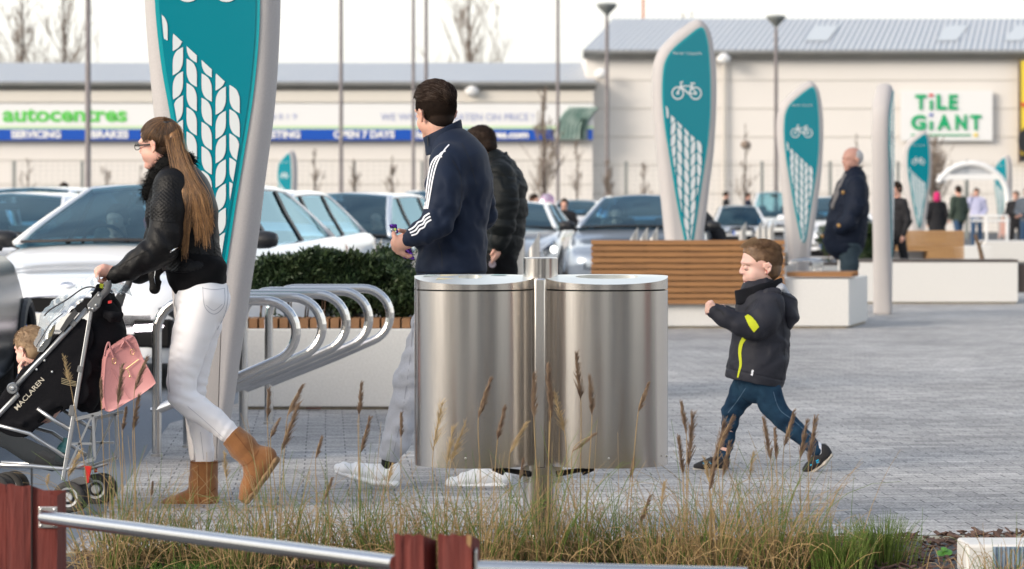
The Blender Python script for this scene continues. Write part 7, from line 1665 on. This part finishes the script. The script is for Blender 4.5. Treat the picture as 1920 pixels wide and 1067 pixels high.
mb = MB(); c = Vector(hg.location); mb.tube([c + Vector((0, 0, .14)), c + Vector((0, 0, .09))], .003, 5); mb.tube([c + Vector((0, 0, .09)), c + Vector((-.015, 0, .04)), c + Vector((0, 0, -.01)), c + Vector((.028, 0, -.045))], [.012, .024, .028, .012], 8); mb.build('red_tassel', mat('red_felt', (.75, .05, .03), rough=.8), hg, smooth=True)

# ======== pushchair ========
def pushchair():
    Y = 10.95; N, Fr = -.22, .20; t = empty('pushchair', G(110, Y), 'black folding pushchair with grey tubes and clear rain cover pushed by the woman', 'pushchair')
    al = mat('grey_tube', (0.33, 0.34, 0.35), rough=.35, metal=.75); al2 = mat('silver_tube', (0.52, 0.53, 0.54), rough=.3, metal=.85); pg = mat('grey_joint', (0.14, 0.145, 0.15), rough=.5); fab = mat('pushchair_fabric', (0.006, 0.006, 0.008), rough=.9, spec=.2, bump=.2, bscale=200)
    # right-hand and left-hand sides carry the same tubes
    for k, dy in enumerate((N, Fr)):
        X = 0 if k == 0 else 42; Z = -2 if k == 0 else -4; q = lambda px, py, e=0: P(px + X, py + Z, Y + dy + e)
        m = MB(); m.tube([q(163, 582), q(88, 664), q(60, 693), q(26, 731)], .0105, 12); m.tube([q(26, 731), q(34, 742), q(-14, 792), q(-60, 842)], .0105, 12); m.build('front_tube', al, t, smooth=True)
        m = MB(); m.bar(q(171, 584), q(118, 903), .016, .018); bevel(m.build('rear_leg', al2, t), .003)
        m = MB(); hp = [q(180, 570), q(190, 558), q(200, 547), q(203, 537), q(201, 529)] if k == 0 else [q(178, 564), q(187, 552), q(197, 541), q(201, 531), q(197, 521)]
        m.tube(hp, [.0125, .0135, .0145, .0150, .0150], 14); m.build('handle_grip', mat('foam_grip', (0.10, 0.10, 0.105), rough=.8), t, smooth=True)
        m = MB(); m.prism([q(163, 573, -.016), q(184, 548, -.016), q(193, 556, -.016), q(186, 578, -.016), q(176, 587, -.016), q(165, 585, -.016)], (0, 0, 0), (0, .03, 0)); j = bevel(m.build('fold_joint', pg, t), .004, 2)
        m = MB()
        for a_, b_ in ((168, 580), (180, 574), (185, 556), (174, 581)): m.lathe([(.006, 0), (.005, .003), (.001, .004)], q(a_, b_, -.018), 8, M=ROT_X)
        m.build('rivet', al2, j, smooth=True)
        m = MB(); m.lathe([(.0235, -.012), (.0235, .008), (.020, .013), (.012, .013), (.010, .016), (.001, .017)], q(24, 730, -.01), 24, M=ROT_X); hbo = m.build('round_hub', al, t, smooth=True); auto_smooth(hbo, 35)
        m = MB(); m.lathe([(.009, 0), (.007, .004), (.001, .005)], q(24, 730, -.027), 12, M=ROT_X); m.build('hub_cap', al2, hbo)
        m = MB(); m.tube([q(-20, 795), q(37, 810), q(56, 815), q(120, 858)], .0085, 10); m.tube([q(-40, 872), q(60, 876), q(126, 882), q(160, 872)], .0095, 10); m.tube([q(70, 768), q(100, 789), q(131, 808)], .009, 10); m.build('lower_tube', al2, t, smooth=True)
        m = MB(); m.bar(q(141, 788), q(190, 776), .014, .010); m.bar(q(134, 834), q(172, 834), .008, .008); m.bar(q(124, 880), q(178, 862), .014, .010); m.bar(q(172, 782), q(130, 876), .008, .008); m.bar(q(174, 780), q(178, 862), .010, .010); m.build('rear_bracket', al2, t)
        for a_, b_, w_ in ((q(137, 762), q(134, 782), .023), (q(152, 688), q(149, 700), .021), (q(141, 603), q(134, 612), .028)): m = MB(); m.bar(a_, b_, w_, w_); bevel(m.build('tube_collar', pg, t), .003)
        # twin wheels on each corner
        for (wx, wy, r) in (((128, 934, 29), (-12, 922, 30)) if k == 0 else ((138, 921, 29), (-28, 918, 30))):
            for off in (-.016, .030):
                c = q(wx + (12 if off > 0 else 0), wy - (2 if off > 0 else 0), off + .0); rr = r * Y / F
                m = MB(); m.lathe([(rr * .62, -.011), (rr * .90, -.013), (rr, -.006), (rr, .006), (rr * .90, .013), (rr * .62, .011)], c, 32, M=ROT_X, cap=False); w_ = m.build('wheel', M_RUBBER, t, smooth=True)
                m = MB(); m.lathe([(rr * .64, -.010), (rr * .62, .012), (rr * .50, .009), (rr * .47, .004), (rr * .30, .006), (rr * .26, .012), (rr * .05, .013), (.0005, .013)], c, 32, M=ROT_X, cap=False); rm = m.build('rim', mat('rim_grey', (0.42, 0.43, 0.44), rough=.4), w_, smooth=True); auto_smooth(rm, 35)
                m = MB(); m.lathe([(rr * .46, .0045), (rr * .31, .0065)], c + Vector((0, -.001, 0)), 32, M=ROT_X, cap=False); m.build('rim_recess', M_BLACK, w_)
        m = MB(); m.prism([q(133, 902, 0), q(150, 896, 0), q(170, 899, 0), q(174, 906, 0), q(150, 912, 0), q(134, 915, 0)], (0, 0, 0), (0, .02, 0)); bevel(m.build('wheel_guard', mat('guard_grey', (.10, .10, .10), rough=.6), t), .003)
        m = MB(); m.prism([q(158, 876, -.01), q(172, 876, -.01), q(169, 890, -.01), q(166, 908, -.01), q(162, 908, -.01), q(162, 895, -.01)], (0, 0, 0), (0, .018, 0)) if k == 0 else m.prism([q(134, 876, 0), q(140, 876, 0), q(140, 890, 0), q(134, 890, 0)], (0, 0, 0), (0, .01, 0)); bevel(m.build('brake_lever', mat('brake_red', (0.50, 0.02, 0.015), rough=.4), t), .002)
    m = MB(); m.tube([P(141, 786, Y + N), P(170, 782, Y), P(182, 780, Y + Fr)], .008, 8); m.tube([P(128, 905, Y + N), P(160, 900, Y + Fr)], .008, 8); m.build('cross_tube', al2, t, smooth=True)
    # seat unit: back, sides, apron, as one stitched fabric body
    S = Blob(.0042)
    for dy in (-.115, 0, .12): x = 0 if dy < 0 else 12; S.chain(Y, [(196 + x, 575, dy, 17, .05), (190 + x, 625, dy, 31, .07), (165 + x, 675, dy, 34, .08), (158 + x, 730, dy, 30, .08), (163 + x, 755, dy, 20, .06)], k=.02)
    S.chain(Y, [(190, 560, -.14, 18, .035), (203, 590, -.12, 20, .06), (214, 625, -.08, 18, .08), (205, 655, -.05, 18, .08)], k=.02)
    S.chain(Y, [(188, 548, -.02, 14, .12), (200, 556, -.02, 12, .13)], k=.02)
    sv = S.mesh(2, lambda v: .004 * fold(v, (.8, 0, .4), 48, 1.0) + .002 * fold(v, (.2, .4, 1), 90, 1.0, 4)); so_ = obj('back_fabric', sv, fab, t)
    A = Blob(.0042)
    for dy in (N + .012, Fr - .012):
        for pl in ([(150, 640), (100, 680), (60, 712), (30, 748), (4, 780)], [(150, 690), (110, 715), (75, 738), (45, 770), (20, 792)], [(145, 735), (110, 745), (70, 770), (40, 797)], [(150, 620), (120, 655), (88, 685)]):
            A.chain(Y, [(x, y, dy, 24, .010) for x, y in pl], k=.006)
    A.chain(Y, [(110, 752, -.02, 16, .20), (60, 786, -.02, 14, .20), (0, 792, -.02, 14, .20), (-50, 800, -.02, 14, .2)], k=.01)
    A.ell(P(95, 778, Y + N), (.06, .05, .012), np.array(Matrix.Rotation(R(-32), 3, 'Y')), 0, True)
    av = A.mesh(1, lambda v: .0014 * fold(v, (.6, 0, 1), 60, 1.0)); ao = obj('side_fabric', av, fab, t); ab = bvh_of(av)
    # lettering along the side
    a0, a1 = Vector((33, 770)), Vector((84, 713)); d = (a1 - a0); Ld = d.length; dn = d / Ld; up = Vector((dn.y, -dn.x)); up = up if up.y < 0 else -up
    def pl(u, v):
        p2 = a0 + d * u + up * (9.5 * v); h = onto(ab, p2.x, p2.y, .0025); return h if h is not None else P(p2.x, p2.y, Y + N - .004)
    text_mesh('MACLAREN', mat('print_cream', (.50, .46, .38), rough=.8), 'side_lettering', ao, pl, bold=.01)
    text_mesh('techno XT', mat('print_black', (.05, .05, .05)), 'tube_lettering', t, lambda u, v: P(165.5 + 4.5 * u * 1.0 - 1.5 * 0 + (v - .5) * 3.2, 619 - 20 * u, Y + N - .0105), bold=0)
    pm = mat('piping_cream', (.36, .30, .18), rough=.8)
    for k in range(4): m = MB(); m.tube([P(115, 709 + k * 3.2, Y + N - .014), P(128, 713 + k * 3, Y + N - .014), P(143, 716 + k * 2.6, Y + N - .014)], .0012, 5); m.build('elastic_cord', pm, t)
    for px, py in ((84, 676), (69, 693), (98, 697)):
        h = onto(ab, px, py, .002)
        if h: m = MB(); m.lathe([(.001, 0), (.0045, .001), (.0045, .003), (.001, .004)], h, 10, M=ROT_X); m.build('press_stud', al2, ao)
    H_ = Blob(.0042); H_.chain(Y, [(196, 585, -.20, 4), (212, 592, -.21, 7, .02), (226, 590, -.20, 5), (224, 600, -.20, 4), (208, 600, -.20, 4), (196, 592, -.2, 4)], k=.01); obj('carry_strap', H_.mesh(2), fab, t)
    m = MB(); m.prism([P(204, 564, Y - .20), P(210, 563, Y - .20), P(210, 568, Y - .20), P(204, 569, Y - .20)], (0, 0, 0), (0, -.022, 0)); m.build('red_tag', M_RED, t)
    # basket of mesh with things in it
    bm = mat('basket_mesh', (0.03, 0.035, 0.04), rough=.7, alpha=.82)
    q_, f_ = [], []; ed = [(-14, 832), (10, 842), (40, 862), (70, 878), (98, 884), (122, 876)]; top_ = [(-14, 806), (20, 812), (50, 822), (80, 836), (105, 845), (126, 850)]
    for dy in (N + .01, Fr - .02):
        for lv in (0, .35, .7, 1):
            for (x0, y0), (x1, y1) in zip(top_, ed): q_.append(P(x0 + (x1 - x0) * lv, y0 + (y1 - y0) * lv, Y + dy * (1 - .12 * lv * lv)))
    for s_ in (0, 1):
        for l in range(3):
            for i in range(5): a = s_ * 24 + l * 6 + i; f_.append((a, a + 1, a + 7, a + 6))
    for i in range(5): f_.append((18 + i, 19 + i, 43 + i, 42 + i))
    obj('basket', (q_, f_), bm, t)
    bt = MB(); bt.lathe([(.001, 0), (.026, .001), (.028, .05), (.02, .075), (.012, .082), (.012, .10), (.001, .102)], P(113, 866, Y - .05), 18, M=Matrix.Rotation(.25, 3, 'Y')); tag(bt.build('bottle', mat('teal_bottle', (0.04, 0.22, 0.24), rough=.4, nscale=40, namt=.8, ncol=(.2, .4, .4)), smooth=True), 'patterned teal bottle lying in the pushchair basket', 'bottle')
    bk = MB(); bk.box(P(84, 862, Y - .04), (.06, .12, .05), M=Matrix.Rotation(.4, 3, 'Y')); tag(bevel(bk.build('box', mat('brown_box', (0.11, 0.035, 0.02), rough=.6)), .004), 'small brown box lying in the pushchair basket', 'box')
    # folded hood struts and the crinkled rain cover
    m = MB(); m.prism([P(112, 618, Y + N - .02), P(118, 622, Y + N - .02), P(145, 588, Y + N - .02), P(139, 580, Y + N - .02), P(125, 597, Y + N - .02)], (0, 0, 0), (0, .02, 0)); m.build('hood_hinge', mat('hinge_black', (.05, .05, .052), rough=.5), t)
    m = MB(); m.prism([P(70, 660, Y + N - .005), P(76, 640, Y + N - .005), P(90, 618, Y + N - .005), P(104, 604, Y + N - .005), P(101, 622, Y + N - .005), P(92, 645, Y + N - .005), P(80, 660, Y + N - .005)], (0, 0, 0), (0, .012, 0)); m.build('hood_bracket', mat('bracket_grey', (.20, .20, .20), rough=.5), t)
    m = MB()
    for k in range(4): m.bar(P(88 + k * 2.6, 637 - k * 2, Y + N - .012), P(95 + k * 2.8, 615 - k * 2, Y + N - .012), .003, .003)
    m.build('cord', pm, t)
    rc = bpy.data.materials.new('clear_pvc'); rc.use_nodes = True; nt = rc.node_tree; nt.nodes.clear(); o_ = nt.nodes.new('ShaderNodeOutputMaterial'); tr = nt.nodes.new('ShaderNodeBsdfTransparent'); tr.inputs[0].default_value = (.86, .90, .93, 1); gl = nt.nodes.new('ShaderNodeBsdfGlossy'); gl.inputs['Roughness'].default_value = .10; df = nt.nodes.new('ShaderNodeBsdfDiffuse'); df.inputs[0].default_value = (.6, .66, .72, 1)
    m1 = nt.nodes.new('ShaderNodeMixShader'); m1.inputs[0].default_value = .42; m2 = nt.nodes.new('ShaderNodeMixShader'); m2.inputs[0].default_value = .38; nt.links.new(tr.outputs[0], m1.inputs[1]); nt.links.new(df.outputs[0], m1.inputs[2]); nt.links.new(m1.outputs[0], m2.inputs[1]); nt.links.new(gl.outputs[0], m2.inputs[2]); nt.links.new(m2.outputs[0], o_.inputs[0])
    def cover(name, A_, B__, n=26, m_=44, dy0=N - .015, dy1=Fr, bulge=10, seed=1):
        a_ = crom(A_, 12); b_ = crom(B__, 12); a_ = a_[np.linspace(0, len(a_) - 1, m_).astype(int)]; b_ = b_[np.linspace(0, len(b_) - 1, m_).astype(int)]; vs = []
        for j in range(n + 1):
            v = j / n; th = v * math.pi
            for i in range(m_):
                ax, ay = a_[i]; bx, by = b_[i]; k_ = math.sin(v * math.pi / 2)
                x = ax + (bx - ax) * v; y = ay + (by - ay) * v; dy = dy0 + (dy1 - dy0) * (1 - math.cos(v * math.pi * .5)); nn = vnoise(np.array([x * .09, y * .09, v * 4 + seed])) * 2.2 + abs(vnoise(np.array([x * .22, y * .12, v * 7 + seed]))) * 1.6
                vs.append(P(x + nn, y + nn * .7, Y + dy + .010 * vnoise(np.array([x * .15, y * .15, seed + 3.]))))
        o = obj(name, (vs, [(j * m_ + i, j * m_ + i + 1, (j + 1) * m_ + i + 1, (j + 1) * m_ + i) for j in range(n) for i in range(m_ - 1)]), rc, t); return o
    cover('rain_cover', [(70, 658), (82, 640), (100, 612), (128, 585), (158, 560), (176, 545), (186, 520)], [(58, 634), (66, 612), (80, 585), (100, 562), (130, 540), (155, 522), (184, 508)])
    cover('rain_cover', [(186, 530), (200, 545), (216, 550), (232, 546)], [(200, 522), (222, 526), (240, 536), (248, 556)], n=10, m_=20, dy0=-.05, dy1=.14, seed=9)
    m = MB(); m.tube([P(x, y, Y + N - .03) for x, y in crom([(83, 592), (95, 580), (125, 562), (152, 543), (168, 538), (180, 540)], 5)], .0035, 6); m.tube([P(x, y, Y + N - .028) for x, y in crom([(68, 650), (80, 630), (96, 606), (118, 588)], 4)], .0022, 6); m.build('cover_piping', mat('piping_dark', (.04, .045, .055), rough=.6), t, smooth=True)
    # yellow label
    m = MB(); m.prism([P(187, 531, Y - .14), P(194, 533, Y - .14), P(193, 541, Y - .14), P(187, 540, Y - .14)], (0, 0, 0), (0, .004, 0)); m.build('yellow_tag', mat('tag_lime', (.5, .55, .03)), t)
pushchair()
# ======== toddler in the pushchair ========
def toddler():
    Y = 10.97; t = empty('person', P(60, 700, Y), 'toddler with wispy fair hair sitting in the pushchair, hand at the mouth', 'person')
    H = .172; hd = Head(P(63, 692, Y), H, (-.80, .58, -.14), up=(-.12, 0, 1), child=1.0); b = Blob(.0038); hd.build(b, P(72, 700, Y), .2)
    b.chain(Y, [(76, 712, 0, 22, .07), (92, 752, 0, 26, .08), (84, 770, 0, 24, .09)], k=.02); b.chain(Y, [(70, 712, -.05, 11), (52, 728, -.08, 10), (42, 700, -.07, 7.5), (40, 688, -.06, 7)], k=.01)
    for i, (a_, c_) in enumerate(((-.075, 0), (-.065, 1), (-.055, 2), (-.047, 2))): b.chain(Y, [(39, 685 + c_, a_, 3.0), (42, 679 + c_, a_, 2.8), (46.5, 678 + c_, a_ + .004, 2.6)], k=.003)
    b.chain(Y, [(37, 687, -.05, 3.0), (40, 681, -.045, 2.8)], k=.003); b.chain(Y, [(84, 768, -.05, 16), (30, 775, -.06, 13), (-20, 800, -.06, 10), (-40, 812, -.06, 8)], k=.02); b.chain(Y, [(84, 768, .05, 16), (30, 775, .06, 13), (-20, 800, .06, 10)], k=.02)
    bd = obj('body', b.mesh(2), MATS['boy_skin'], t); hd.eyes(bd)
    K = Blob(.004); K.chain(Y, [(74, 712, 0, 25, .085), (90, 750, 0, 29, .09)], k=.02); K.chain(Y, [(70, 712, -.05, 14), (52, 730, -.08, 13), (44, 706, -.07, 10), (42, 695, -.062, 9)], k=.02); obj('navy_coat', K.mesh(2, lambda v: .003 * fold(v, (.4, 0, 1), 90)), NV, t)
    K = Blob(.004); K.chain(Y, [(66, 700, -.04, 10, .02), (78, 692, -.02, 9, .04), (84, 690, 0, 8, .05)], k=.02); obj('red_collar', K.mesh(2), mat('red_fleece', (.28, .015, .025), rough=.9), t)
    K = Blob(.004); K.chain(Y, [(84, 768, -.05, 20), (30, 775, -.06, 16), (-20, 800, -.06, 13)], k=.02); K.chain(Y, [(84, 768, .05, 20), (30, 775, .06, 16), (-20, 800, .06, 13)], k=.02); obj('trousers', K.mesh(2), NV, t)
    hb = Blob(.0038); hb.ell(hd.p(*hd.sk_c), (H * .44, H * .35, H * .39), hd.M, k=.01); hb.ell(hd.p(-.22, 0, .40), (H * .23, H * .26, H * .2), hd.M, k=.03); hb.ell(hd.p(.46, 0, .36), (H * .4, H * .6, H * .40), hd.M, 0, True)
    for q_ in (-1, 1): hb.ell(hd.p(.02, .38 * q_, .36), (H * .22, H * .14, H * .24), hd.M, 0, True)
    fh = mat('fair_hair', (0.22, 0.135, 0.075), rough=.6, nscale=40, namt=.9, ncol=(.40, .28, .17)); cap = obj('hair', hb.mesh(2), fh, t)
    strands('wispy_hair', hd.hairs(1300, lambda d: (d[2] > .15 and d[0] < .75) or (d[0] < -.15 and d[2] > -.7), lambda x, d: (-.3, 0, -.4), lambda d: .2, lambda d, tt: .05 + .09 * tt, 5, 5, .5), (.0008, .0004), fh, cap)
toddler()
# ======== pink handbag hanging on the pushchair ========
def handbag():
    Y = 10.72; t = empty('handbag', P(240, 700, Y), 'dusty pink leather handbag hanging from the pushchair handles', 'handbag'); pk = mat('pink_leather', (0.52, 0.235, 0.235), rough=.45, bump=.12, bscale=150, nscale=6, namt=.35, ncol=(.44, .19, .19)); pd = mat('pink_leather_dark', (0.40, 0.17, 0.17), rough=.5); gd = mat('gold_fitting', (.75, .50, .25), rough=.2, metal=1)
    front = [(203, 663), (242, 634), (254, 634), (268, 670), (290, 712), (289, 722), (262, 742), (240, 754), (208, 772), (198, 766), (194, 735), (196, 700)]
    n = len(front); c = crom(front, 5, True); m = len(c); ctr = c.mean(0); vs = []; lv = [(.93, -.040), (.985, -.044), (1.0, -.036), (1.0, .03), (.97, .045)]
    for f_, dy in lv: vs += [P(ctr[0] + (x - ctr[0]) * f_ + (dy > 0) * -6, ctr[1] + (y - ctr[1]) * f_ - (dy > 0) * 3, Y + dy + .004 * math.sin(x * .2)) for x, y in c]
    fs = [(l * m + i, l * m + (i + 1) % m, (l + 1) * m + (i + 1) % m, (l + 1) * m + i) for l in range(len(lv) - 1) for i in range(m)] + [tuple(range(m))[::-1], tuple((len(lv) - 1) * m + i for i in range(m))]
    o = obj('bag_body', (vs, fs), pk, t); auto_smooth(o, 50)
    mb = MB(); mb.prism([P(191, 768, Y - .01), P(198, 763, Y - .02), P(196, 700, Y - .02), P(204, 660, Y - .02), (P(197, 668, Y + .02))], (0, 0, 0), (0, .05, 0)); mb.build('gusset', pd, t)
    for pts in ([(214, 672), (208, 656), (204, 642), (199, 652), (196, 668)], [(248, 655), (240, 644), (231, 634), (233, 640), (226, 652)]):
        mb = MB(); q = crom(pts, 5); mb.tube([P(x, y, Y - .05) for x, y in q], .0042, 8); h_ = mb.build('handle', pd, t, smooth=True)
        mb = MB(); x, y = pts[0]; mb.tube([P(x + 3.5 * math.cos(a), y + 5 + 6 * math.sin(a), Y - .052) for a in np.linspace(0, 6.283, 13)], .0016, 6); mb.build('ring', gd, h_, smooth=True)
    mb = MB(); mb.tube([P(236, 692, Y - .047), P(260, 674, Y - .047)], .0018, 6); mb.build('zip', gd, t); mb = MB(); mb.tube([P(238, 692, Y - .05), P(242, 700, Y - .05), P(244, 706, Y - .05)], .0020, 6); mb.lathe([(.001, 0), (.0045, .001), (.001, .003)], P(244, 706, Y - .052), 8, M=ROT_X); mb.build('zip_pull', gd, t)
    mb = MB(); mb.tube([P(208, 690, Y - .0455), P(224, 720, Y - .0455), P(243, 748, Y - .0455)], .0011, 5); mb.tube([P(212, 664, Y - .0455), P(250, 640, Y - .0455)], .0011, 5); mb.build('stitch_line', pd, t)
handbag()
